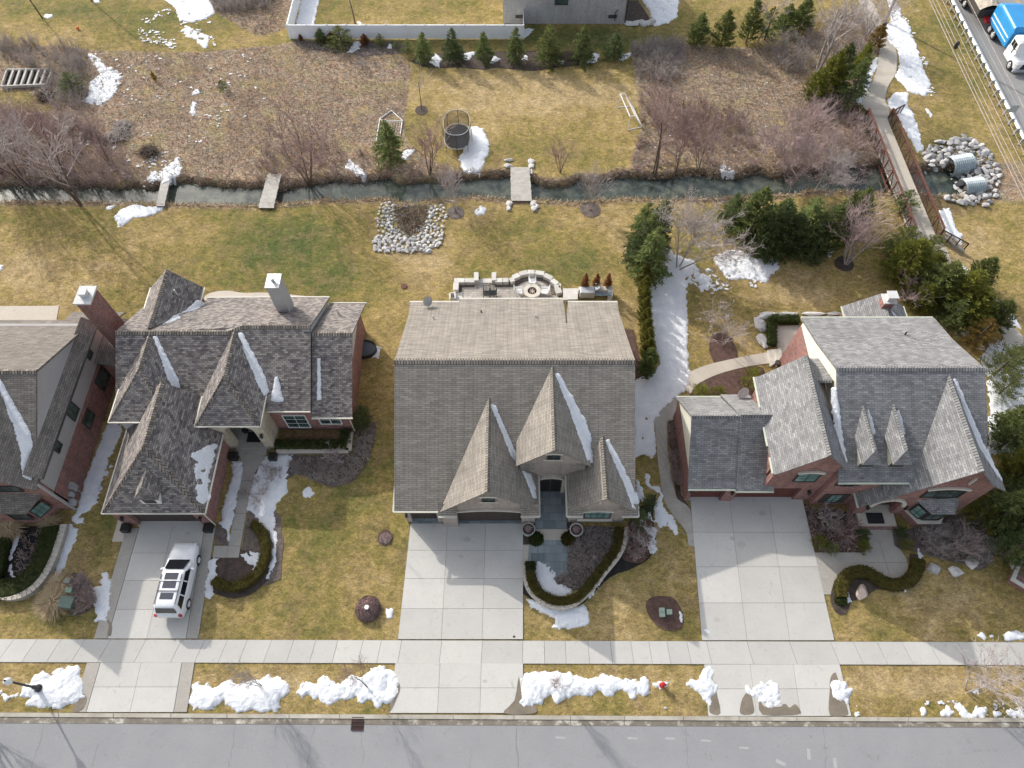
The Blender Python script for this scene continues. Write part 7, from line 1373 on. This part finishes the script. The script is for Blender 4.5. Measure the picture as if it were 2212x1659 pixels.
# ---- trampoline
c=P(988.7,294,.8); tp=thing('trampoline','oval black trampoline with tall safety net on bent poles','trampoline',(c.x,c.y,0)); m=MB(); n=28; oval=lambda rx,ry,z,k=n:[(rx*math.copysign(abs(math.cos(a))**.8,math.cos(a)),ry*math.copysign(abs(math.sin(a))**.8,math.sin(a)),z) for a in np.linspace(0,2*PI,k+1)[:-1]]
m.slab(oval(1.25,1.8,.8),.02); m.build('mat',M['black'],tp); m=MB(); m.tube(oval(1.4,1.95,.8),.045,6,closed=True); m.build('base_ring',M['galv'],tp); m=MB(); m.tube(oval(1.35,1.9,2.55),.03,6,closed=True); m.build('top_ring',M['galv'],tp); 
for a,b in zip(oval(1.45,2.0,0,8),oval(1.35,1.9,2.55,8)): m=MB(); m.tube([(a[0],a[1],0),(a[0]*1.03,a[1]*1.03,1.4),b],.03,6); m.build('pole',M['dark'],tp)
def netmat():
    mm,nt,b=nodes('mesh_net'); b.inputs['Base Color'].default_value=(.02,.022,.025,1); tr=N(nt,'BsdfTransparent'); mx=N(nt,'MixShader'); mx.inputs[0].default_value=.42; L(nt,tr.outputs[0],mx.inputs[1]); L(nt,b.outputs[0],mx.inputs[2]); L(nt,mx.outputs[0],nt.nodes['Material Output'].inputs[0]); return mm
m=MB(); lo=oval(1.37,1.92,.8,32); hi=oval(1.35,1.9,2.55,32); m.add(lo+hi,[(i,(i+1)%32,32+(i+1)%32,32+i) for i in range(32)]); m.build('net',netmat(),tp)
# ---- street lamp, hydrant, cabinets, drain
lp=t1(0,3,332,1000); la=thing('street_lamp','black street lamp with white globe standing in the snow pile','street lamp',lp[:]); m=MB(); m.lathe([(.26,0),(.26,.25),(.17,.4),(.13,.8),(.08,1.0),(.065,3.1),(.10,3.15),(.12,3.25)],14); m.build('post',M['black'],la,smooth=False); m=MB(); m.lathe([(.08,3.25),(.2,3.35),(.24,3.55),(.19,3.75),(.05,3.86)],16); m.build('globe',M['trimw'],la,smooth=True); m=MB(); m.lathe([(.07,3.86),(.05,3.95),(.01,4.02)],8); m.build('finial',M['black'],la)
redp=plain('red_paint',(.45,.02,.02),.35); hp=t1(2,3,1243,975); hy=thing('fire_hydrant','red fire hydrant on the verge grass','fire hydrant',hp[:]); m=MB(); m.lathe([(.19,0),(.19,.05),(.13,.07),(.13,.5),(.17,.52),(.17,.56),(.13,.62),(.06,.70),(.04,.76)],14); m.build('body',redp,hy); 
for a in (0,PI): m=MB(); m.tube([(.1*math.cos(a),0,.4),(.24*math.cos(a),0,.4)],.06,8); m.build('nozzle',redp,hy)
m=MB(); m.tube([(0,-.1,.36),(0,-.24,.36)],.08,8); m.build('nozzle',redp,hy)
grn=plain('cabinet_green',(.10,.15,.12),.6); grl=plain('pedestal_green',(.22,.36,.27),.6)
def cab(label,p,w,d_,h,m_,name='utility_cabinet',rz=0):
    t_=thing(name,label,'utility box',p[:],rz); m=MB(); m.bb(-w/2,w/2,-d_/2,d_/2,0,h); m.build('body',m_,t_,bevel=.03); m=MB(); m.bb(-w/2-.03,w/2+.03,-d_/2-.03,d_/2+.03,h,h+.06); m.build('lid',m_,t_,bevel=.02)
cab('large dark green utility cabinet between the grass clumps',t1(0,3,600,305),.95,.75,.85,grn,rz=-.1); cab('bright green pedestal box above the dark cabinet',t1(0,3,608,200),.42,.35,.6,grl); cab('small grey green pedestal furthest from the street',t1(0,3,592,125),.36,.3,.55,plain('grey_green',(.22,.26,.23),.6))
for lab,x,y in (('upper left green pedestal in the oval mulch bed',1237,352),('lower left green pedestal in the oval mulch bed',1240,385),('right green pedestal in the oval mulch bed',1298,365)): cab(lab,t1(2,3,x,y+8),.33,.3,.35,plain('pedestal_pale',(.30,.38,.31),.6),'utility_pedestal')
m=MB(); m.lathe([(.16,0),(.16,.12),(.02,.14)],12); o=m.build('bed_light',M['trimw']); o.location=t1(1,3,920,327,.62); tag(o,'small white disc resting on the dome shrub','garden light')
dr=thing('storm_drain','rusty storm drain grate set in the gutter','drain',t1(1,3,843,1292,.012)[:]); m=MB(); m.bb(-.42,.42,-.4,.4,0,.02); m.build('pit',M['black'],dr); m=MB()
for i in range(7): x=-.36+.12*i; m.bb(x-.025,x+.025,-.38,.38,.021,.05)
for y in (-.38,-.13,.13,.38): m.bb(-.4,.4,y-.025,y+.025,.051,.07)
m.build('grate',M['dkrust'],dr)
m=MB(); m.lathe([(.3,0),(.3,.04),(.05,.06)],18); o=m.build('lawn_drain',M['rust']); o.location=t1(1,1,1228,826); tag(o,'round rusty drain lid in the back lawn','drain')
# black planter boxes and lanterns by the doors
for lab,ix,x,y in (('black square planter left of the long driveway garage',0,1060,1275),('black square planter right of the long driveway garage',0,1740,1275),('black square planter left of the cream stone entry',0,1950,680),('black square planter right of the cream stone entry',1,150,685)):
    p=t1(ix,2,x,y+20); t_=thing('planter_box',lab,'planter',p[:]); m=MB(); m.prism([(-.3,-.3),(.3,-.3),(.3,.3),(-.3,.3)],0,.55); m.build('box',M['black'],t_); m=MB(); m.bb(-.26,.26,-.26,.26,.552,.57); m.build('soil',M['black_soil'],t_)
for lab,x,y in (('round grey planter at the left of the slate walk',135,1300),('round grey planter at the right of the slate walk',530,1305)):
    p=t1(2,2,x,y+12); t_=thing('round_planter',lab,'planter',p[:]); m=MB(); m.lathe([(.36,0),(.44,.06),(.50,.5),(.52,.62),(.44,.62),(.42,.55)],22,caps=False); m.build('pot',M['rock'],t_); m=MB(); m.lathe([(.43,.5),(.1,.56)],16); m.build('soil',M['mulch'],t_); b=ball('dry plants',(0,0,0),.3,M['brushR'],9,True,.5); b.parent=t_; b.location=(0,0,.45); del b['category']; del b['label']; b.name='dry_plants'
for lab,c_,w,d_ in (('black door mat in the cream stone entry',(-20.75,24.9,.315),1.1,.9),('black door mat on the brick porch of the right house',(27.5,18.1,.315),1.25,.85)): m=MB(); m.bb(-w/2,w/2,-d_/2,d_/2,0,.02); o=m.build('door_mat',M['black']); o.location=c_; tag(o,lab,'door mat')
m=MB(); m.lathe([(.2,0),(.26,.3),(.27,.36),(.2,.36)],14); o=m.build('dark_pot',M['black']); o.location=(-21.5,25.4,.3); tag(o,'round dark pot in the shade of the cream stone entry','pot')
# window well
p=t1(1,1,940,1360); ww=thing('window_well','black half round window well against the brick wing','window well',(-12.88,p.y,0)); m=MB(); arc=[(1.15*math.sin(a),-.85*math.cos(a)) for a in np.linspace(0,PI,13)]
for a,b in zip(arc[:-1],arc[1:]): m.beam((a[0],a[1],.2),(b[0],b[1],.2),.06,.45)
m.build('rim',M['black'],ww); m=MB(); m.prism(arc,.02,.3); m.build('cover',plain('dark_cover',(.09,.11,.125),.35),ww)
# ---- low walls
def lowwall(label,path,w,h,m='sill',cap_=True,seg=.9):
    pts=[Vector((p[0],p[1],0)) for p in path]; t_=thing('garden_wall',label,'garden wall',pts[0][:]); o_=pts[0]; m1=MB()
    for a,b in zip(pts[:-1],pts[1:]): m1.beam(a-o_+Vector((0,0,h/2)),b-o_+Vector((0,0,h/2)),w,h)
    m1.build('body',M[m],t_)
    m2=MB(); L_=0
    for a,b in zip(pts[:-1],pts[1:]):
        d_=(b-a).normalized()*.012; m2.beam(a-o_+d_+Vector((0,0,h+.03)),b-o_-d_+Vector((0,0,h+.03)),w+.06,.06)
    if cap_: m2.build('coping',M['conc3'],t_)
lowwall('curved stone planter wall around the front bed of the brown house',spline(t(2,2,[(935,1290),(945,1330),(920,1440),(870,1540),(780,1650),(690,1760),(600,1860),(500,1930),(400,1950),(280,1925),(190,1860),(130,1780),(108,1680),(108,1600)]),3),.32,.4)
lowwall('curved concrete wall around the black bed at the left',spline(t(0,2,[(560,1270),(530,1380),(490,1500),(440,1620),(380,1720),(290,1810),(180,1860),(60,1865),(-60,1830),(-200,1760)]),3),.42,.5,'conc2')
lowwall('straight concrete planter wall before the red brick wing',t(1,2,[(175,655),(775,655),(790,500)]),.4,.3,'conc2')
# steps and rock edging of the right rear terrace
for i,pp in enumerate([[(2010,1050),(2212,1050),(2212,1080),(2030,1110)],]): pass
for i,(ix,x,y,w,rz) in enumerate([(3,90,1062,(1.9,.75,.5),.05),(3,270,1062,(2.3,.7,.5),0),(3,470,1060,(2.4,.7,.5),0),(3,650,1058,(1.8,.7,.5),0),(2,2080,1085,(2.0,.8,.6),.3),(2,2055,1150,(1.3,2.1,.7),.3),(2,2085,1280,(1.5,2.1,.7),-.2),(3,40,1160,(1.0,1.4,.6),.4),(3,60,1300,(1.2,1.5,.6),.0)]):
    putrock('large flat %s boulder of the terrace edging at the right house'%('first rear','second rear','third rear','fourth rear','corner','upper side','middle side','inner upper','inner lower')[i],t1(ix,1,x,y)[:2],w,'rockw',rz=rz,cat='boulder',name='boulder',tilt=.04)
kind(MB().prism([(p.x,p.y) for p in t(3,1,[(140,1160),(345,1150),(330,1250),(250,1400),(200,1470),(80,1400),(170,1350)])],-.02,.03).build('terrace',M['conc3']),'structure')
st=thing('stone_steps','pale stone steps between curved walk and rear terrace','steps',t1(3,1,140,1420)[:]); o0=st.location.copy()
for i,(x,z) in enumerate(((100,.15),(150,.3))): q=t(3,1,[(x-20,1365),(x+35,1355),(x+60,1460),(x+5,1500)]); m=MB(); m.prism([((p-o0).x,(p-o0).y) for p in q],0,z); m.build('step',M['limestone'],st)
m=MB(); m.lathe([(.2,0),(.26,.25),(.2,.27)],12); o=m.build('dark_pot',M['dark']); o.location=t1(3,1,165,1470,.3); tag(o,'dark flower pot on the terrace steps of the right house','pot')
# brick pier at the right frame edge
p=t1(3,3,2150,120); t_=thing('brick_pier','low brick pier with pale stone coping cut by the right frame side','pier',p[:],R(-38)); m=MB(); m.bb(-.6,3.0,-.45,1.2,0,.7); m.build('body',M['brickR'],t_); m=MB(); m.bb(-.7,3.1,-.56,-.3,.7,.82); m.bb(-.7,-.45,-.3,1.3,.7,.82); m.build('coping',M['sill'],t_); m=MB(); m.bb(-.44,3.0,-.29,1.2,.7,.74); m.build('brick_top',M['brickR'],t_)
# ---- patio behind the brown house
Z3=lambda x,y,z=0: P(964.8+.16926*x,583.2+.16926*y,z)
def z3(pts,z=0): return [Z3(x,y,z) for x,y in pts]
pat=[(205,235),(365,235),(365,180),(612,180),(612,235),(875,235)]+[(1100-225*math.cos(a),290-150*math.sin(a)) for a in np.linspace(.35,PI-.2,12)]+[(1340,325),(1420,330),(1440,420),(1440,500),(100,500),(150,400),(200,330)]
sheet('patio',z3(pat),M['paver'],.05); 
sheet('patio_border',[(p.x,p.y) for p in z3([(200,228),(360,228),(360,175),(618,175),(618,228),(870,228),(870,240),(608,240),(608,190),(372,190),(372,240),(212,240),(212,400),(196,400)])],M['conc3'],.056)
bed(z3([(150,200),(360,190),(360,235),(200,235),(200,330),(150,280)]),M['mulchG'],.03,0); bed(z3([(620,195),(780,190),(900,130),(960,105),(1100,90),(1250,110),(1330,160),(1400,250),(1400,310),(1340,320),(1310,230),(1240,170),(1100,135),(980,160),(900,215),(870,235),(620,235)]),M['mulchG'],.034,0)
seg=[((100,168),(235,168)),((240,168),(360,168)),((125,195),(120,290)),((85,320),(90,400)),((620,166),(712,166)),((718,166),(790,163)),((805,170),(860,150)),((845,130),(925,95)),((930,85),(1030,62)),((1035,62),(1120,62)),((1130,65),(1245,80)),((1245,95),(1345,145)),((1340,160),(1410,215)),((1405,225),(1440,330)),((1425,235),(1455,240)),((65,330),(75,400))]
t_=thing('patio_wall','low curved wall of pale stone blocks around the rear patio','garden wall',Z3(780,200)[:]); o0=t_.location.copy()
for i,(a,b) in enumerate(seg):
    m=MB(); A_,B_=Z3(*a)-o0,Z3(*b)-o0; m.beam(A_+Vector((0,0,.22)),B_+Vector((0,0,.22)),.5,.44); m.build('block',M['sill'],t_,bevel=.03)
for x in (380,605):
    m=MB(); a=Z3(x,70)-o0; b=Z3(x,175)-o0; m.beam(a+Vector((0,0,.25)),b+Vector((0,0,.25)),.42,.5); m.build('pier',M['sill'],t_)
m=MB(); q=[p-o0 for p in z3([(395,135),(450,122),(560,118),(590,135),(590,175),(395,175)])]; m.prism([(p.x,p.y) for p in q],0,.14); m.build('step',M['sill'],t_)
sheet('patio_step',z3([(35,315),(200,290),(200,420),(30,420)]),M['sill'],.1,th=.12)
fp=thing('fire_pit','round white stone fire pit with logs on the rear patio','fire pit',Z3(1090,298)[:]); m=MB(); m.lathe([(.42,.42),(.78,.42),(.80,.36),(.78,0)],28,caps=False); m.lathe([(.42,.05),(.42,.42)],28,caps=False); m.build('ring',M['limestone'],fp,smooth=False); m=MB(); m.lathe([(.41,.16),(.01,.18)],16); m.build('ash',M['black_soil'],fp); m=MB()
for k in range(7): a=k*.9; m.tube([(-.26*math.cos(a),-.26*math.sin(a),.22),(.26*math.cos(a+.3),.26*math.sin(a+.3),.34)],.045,6)
m.build('logs',M['rockp'],fp)
def chair(label,p,rz,m_,slats=True):
    t_=thing('patio_chair',label,'chair',p[:],rz); m=MB(); m.bb(-.28,.28,-.28,.28,.36,.41); m.build('seat',M[m_],t_); m=MB()
    for i in range(5): x=-.24+.12*i; m.beam((x,.28,.4),(x*1.1,.48,1.0),.05,.03)
    m.beam((-.3,.47,.98),(.3,.47,.98),.04,.06); m.build('backrest',M[m_],t_)
    for x in (-.27,.27):
        for y in (-.25,.25): m=MB(); m.beam((x,y,0),(x,y,.38 if y>0 else .58),.05,.05); m.build('leg',M[m_],t_)
        m=MB(); m.beam((x*1.1,-.3,.6),(x*1.1,.35,.62),.08,.03); m.build('armrest',M[m_],t_)
chair('white slatted patio chair left of the fire pit',Z3(925,305),1.6,'trimw'); chair('white slatted patio chair right of the fire pit',Z3(1245,305),-1.6,'trimw'); chair('dark metal patio chair, left of the pair at the roof edge',Z3(513,330),0,'black'); chair('dark metal patio chair, right of the pair at the roof edge',Z3(597,325),0,'black')
chair('white patio chair at the far side of the fire pit',Z3(1092,175),0,'trimw')
m=MB(); q=[p-Z3(1570,320) for p in z3([(1480,265),(1670,262),(1670,400),(1485,410)])]; m.prism([(p.x,p.y) for p in q],0,.35); o=m.build('stone_step_block',M['sill']); o.location=Z3(1570,320); tag(o,'broad pale stone landing right of the rear patio','stone landing')
kt=thing('outdoor_kitchen','stone outdoor kitchen counter with built in grill behind the brown house','grill counter',Z3(1890,330)[:]); o0=kt.location.copy(); m=MB(); q=[p-o0 for p in z3([(1675,285),(2105,280),(2105,400),(2050,400),(2050,330),(1675,330)])]; m.prism([(p.x,p.y) for p in q],0,.85); m.build('counter',M['sill'],kt); m=MB(); q=[p-o0 for p in z3([(1900,280),(2105,278),(2105,330),(1900,330)],.87)]; m.prism([(p.x,p.y) for p in q],.851,.9); m.build('countertop',M['slate'],kt); m=MB(); c_=Z3(1790,330)-o0; m.bb(c_.x-.7,c_.x+.6,c_.y-.5,c_.y+.2,.3,1.1); m.build('grill_body',M['galv'],kt,bevel=.05); m=MB(); c_=Z3(1900,310)-o0; m.slab([(c_.x-.2,c_.y-.4,1.0),(c_.x+.25,c_.y-.4,1.5),(c_.x+.25,c_.y+.4,1.5),(c_.x-.2,c_.y+.4,1.0)],.05); m.build('grill_lid',M['galv'],kt)
for i,x in enumerate((1752,1895,2040)): con('brown dead columnar evergreen %s behind the outdoor kitchen'%('left','middle','right')[i],Z3(x,272),2.6,1.0,style='col',m='fBrown',seed=10,group='brown columns by the kitchen')
# ---- satellite gear for the lawn mower etc is absent; cars
paint=plain('car_white',(.78,.79,.80),.22,spec=.6); tyre=plain('tyre',(.018,.018,.019),.8); rim=plain('alloy',(.55,.56,.58),.3,.8); dg=plain('car_glass_dark',(.012,.014,.018),.06,spec=.9); dgr=plain('roof_glass',(.06,.065,.08),.12,spec=.7)
def ring(y,hw,z0,z1,r=.18,n=3):
    pts=[]; r=min(r,hw*.5,(z1-z0)*.45)
    for cx,cz,a0 in ((hw-r,z1-r,0),(-hw+r,z1-r,PI/2),(-hw+r,z0+r,PI),(hw-r,z0+r,1.5*PI)):
        for i in range(n+1): a=a0+PI/2*i/n; pts.append((cx+r*math.cos(a),y,cz+r*math.sin(a)))
    return pts
def loft(m,rings):
    n=len(rings[0]); vs=[p for r_ in rings for p in r_]; fs=[(i*n+j,i*n+(j+1)%n,(i+1)*n+(j+1)%n,(i+1)*n+j) for i in range(len(rings)-1) for j in range(n)]+[tuple(range(n))[::-1],tuple((len(rings)-1)*n+j for j in range(n))]
    fs=[f[::-1] for f in fs]; m.add(vs,fs)
def wheel(parent,x,y,r=.39,w=.26,nm='wheel'):
    m=MB(); s=1 if x>0 else -1; m.tube([(x-s*w/2,y,r),(x-s*w*.1,y,r),(x+s*w*.45,y,r),(x+s*w*.5,y,r)],[r*.97,r,r,r*.9],22); wo=m.build(nm,tyre,parent,smooth=False); m=MB(); m.tube([(x+s*w*.5,y,r),(x+s*w*.53,y,r)],[r*.62,r*.6],18)
    m.build('rim',rim,wo); m=MB()
    for k in range(5): a=2*PI*k/5+.3; m.beam((x+s*w*.56,y,r),(x+s*w*.56,y+math.cos(a)*r*.56,r+math.sin(a)*r*.56),.05,.06)
    m.build('spokes',M['trimw'],wo)
car=thing('parked_suv','white sport utility vehicle parked on the left driveway, nose to the garage','car',(-24.0,10.75,.035),R(-.4))
m=MB(); loft(m,[ring(-.02,.80,.45,.92,.12),ring(.08,.93,.38,1.08,.14),ring(.5,1.0,.33,1.16),ring(1.6,1.02,.32,1.18),ring(3.3,1.02,.32,1.16),ring(3.9,1.01,.32,1.13),ring(4.5,.98,.33,1.07,.22),ring(5.0,.93,.36,.98,.26),ring(5.22,.82,.40,.88,.24),ring(5.32,.62,.45,.74,.14)]); m.build('body',paint,car,smooth=True,bevel=0)
def plan(y0,y1,hw,z,r=.25):
    out=[]
    for cx,cy,a0 in ((hw-r,y1-r,0),(-hw+r,y1-r,PI/2),(-hw+r,y0+r,PI),(hw-r,y0+r,1.5*PI)):
        for i in range(4): a=a0+PI/2*i/3; out.append((cx+r*math.cos(a),cy+r*math.sin(a),z))
    return out
def ploft(m,rs):
    n=len(rs[0]); m.add([p for r_ in rs for p in r_],[(i*n+j,i*n+(j+1)%n,(i+1)*n+(j+1)%n,(i+1)*n+j) for i in range(len(rs)-1) for j in range(n)]+[tuple((len(rs)-1)*n+j for j in range(n))])
m=MB(); ploft(m,[plan(.12,4.0,.94,1.10),plan(.25,3.45,.88,1.45),plan(.38,3.02,.80,1.76),plan(.5,2.85,.72,1.84,.3),plan(.7,2.65,.55,1.87,.3)]); m.build('cabin',paint,car,smooth=True)
m=MB(); m.slab([(-.74,3.86,1.2),(.74,3.86,1.2),(.66,3.05,1.76),(-.66,3.05,1.76)],.03); o=m.build('windscreen',dg,car); o.location=(0,.06,.035)
m=MB(); m.slab([(-.72,.16,1.27),(.72,.16,1.27),(.64,.36,1.72),(-.64,.36,1.72)],.03,(0,1,0)); o=m.build('rear_window',dg,car); o.location=(0,-.03,.03)
for s in (-1,1):
    for a,b,c_,d_ in ((2.38,3.35,2.34,2.92),(1.38,2.28,1.38,2.25),(.42,1.28,.62,1.28)):
        m=MB(); m.slab([(s*.935,a,1.2),(s*.935,b,1.2),(s*.825,d_,1.68),(s*.825,c_,1.68)],.02,(-s,0,0)); o=m.build('side_window',dg,car); o.location=(s*.012,0,.0)
    wheel(car,s*.90,.98); wheel(car,s*.90,4.12)
    m=MB(); m.beam((s*.72,.6,1.89),(s*.72,2.7,1.89),.04,.04); m.build('roof_rail',M['black'],car)
    m=MB(); m.beam((s*.92,3.3,1.18),(s*1.2,3.22,1.2),.16,.2); m.build('mirror',paint,car,bevel=.03)
    m=MB(); m.bb(s*.72-.12,s*.72+.12,5.0,5.24,.72,.9); m.build('headlight',M['galv'],car); m=MB(); m.bb(s*.86-.08,s*.86+.08,-.04,.12,.8,1.1); m.build('tail_light',redp,car)
for a,b,w in ((2.32,2.8,.46),(1.72,2.2,.46),(.95,1.4,.46)): m=MB(); m.bb(-w,w,a,b,1.872,1.885); m.build('roof_window',dgr,car)
m=MB(); m.bb(-.74,.74,2.22,2.28,1.90,1.94); m.build('roof_bar',M['trimw'],car)
m=MB(); m.bb(-.74,.74,1.5,1.54,1.90,1.93); m.build('roof_bar',M['black'],car)
# ---- truck
blue=mat('truck_blue',(.03,.28,.60),(.025,.24,.54),scale=.6,rough=.35,fine=.08,spec=.5); tk=thing('dump_truck','bright blue bodied truck with white cab on the side road','truck',(57.3,70.4,.03)); z=.0
m=MB(); loft(m,[ring(0,.98,.5,1.2,.15),ring(.25,1.1,.45,1.35,.2),ring(1.1,1.15,.45,1.5,.2),ring(1.2,1.18,.45,1.6,.15),ring(2.9,1.2,.45,1.7,.15)]); m.build('hood',M['trimw'],tk)
m=MB(); loft(m,[ring(1.15,1.1,1.5,1.8,.1),ring(1.5,1.12,1.45,2.75,.2),ring(1.8,1.12,1.45,2.85,.2),ring(2.9,1.12,1.45,2.85,.2)]); m.build('cab',M['trimw'],tk)
m=MB(); m.slab([(-.9,1.18,1.75),(.9,1.18,1.75),(.85,1.5,2.6),(-.85,1.5,2.6)],.03,(0,1,0)); o=m.build('windscreen',dg,tk); o.location=(0,-.03,.03)
for s in (-1,1): m=MB(); m.bb(s*1.13-.02,s*1.13+.02,1.7,2.2,1.85,2.5); m.bb(s*1.13-.02,s*1.13+.02,2.3,2.7,1.85,2.5); m.build('side_window',dg,tk); m=MB(); m.beam((s*1.15,1.5,2.0),(s*1.5,1.4,2.1),.06,.06); m.bb(s*1.5-.05,s*1.5+.05,1.35,1.45,1.7,2.4); m.build('mirror',M['black'],tk)
m=MB(); m.bb(-.35,.35,-.04,.04,.6,1.2); m.build('grille',M['black'],tk); m=MB(); m.bb(-1.15,1.15,-.2,.0,.35,.62); m.build('bumper',M['galv'],tk)
m=MB(); loft(m,[ring(3.3,1.25,1.0,2.9,.15),ring(3.6,1.27,.8,3.3,.35),ring(7.6,1.27,.8,3.4,.35),ring(8.4,1.25,1.0,3.1,.3)]); m.build('blue_body',blue,tk)
for s in (-1,1): m=MB(); m.beam((s*1.29,3.6,2.0),(s*1.29,8.2,2.0),.06,.12); m.beam((s*1.29,3.6,1.5),(s*1.29,8.2,1.5),.06,.08); m.build('side_rail',M['trimw'],tk)
m=MB(); m.bb(-.45,.45,0,9.5,.5,.85); m.build('chassis',M['black'],tk)
for s in (-1,1):
    for y in (.9,6.4,7.5): wheel(tk,s*1.05,y,.5,.3)
tr=thing('dump_trailer','pale load covered trailer behind the blue truck','trailer',(56.0,79.4,.03)); m=MB(); m.bb(-1.25,1.25,0,7.5,.9,1.9); m.build('bed',M['dark'],tr); m=MB(); n=12; V=[(-1.3+2.6*i/n,7.5*j/n,1.9+.55*math.sin(PI*i/n)*(.8+.4*fbm(i*1.3,j*1.1))) for j in range(n+1) for i in range(n+1)]; m.add(V,[(j*(n+1)+i,j*(n+1)+i+1,(j+1)*(n+1)+i+1,(j+1)*(n+1)+i) for j in range(n) for i in range(n)]); m.build('tarp',mat('tarp_beige',(.50,.45,.37),(.36,.31,.25),scale=2,fine=.3,bmp=.8),tr); m=MB(); m.bb(-.4,.4,-.9,0,.8,1.1); m.build('tow_bar',redp,tr)
for s in (-1,1):
    for y in (3.5,4.7): wheel(tr,s*1.1,y,.48,.28)
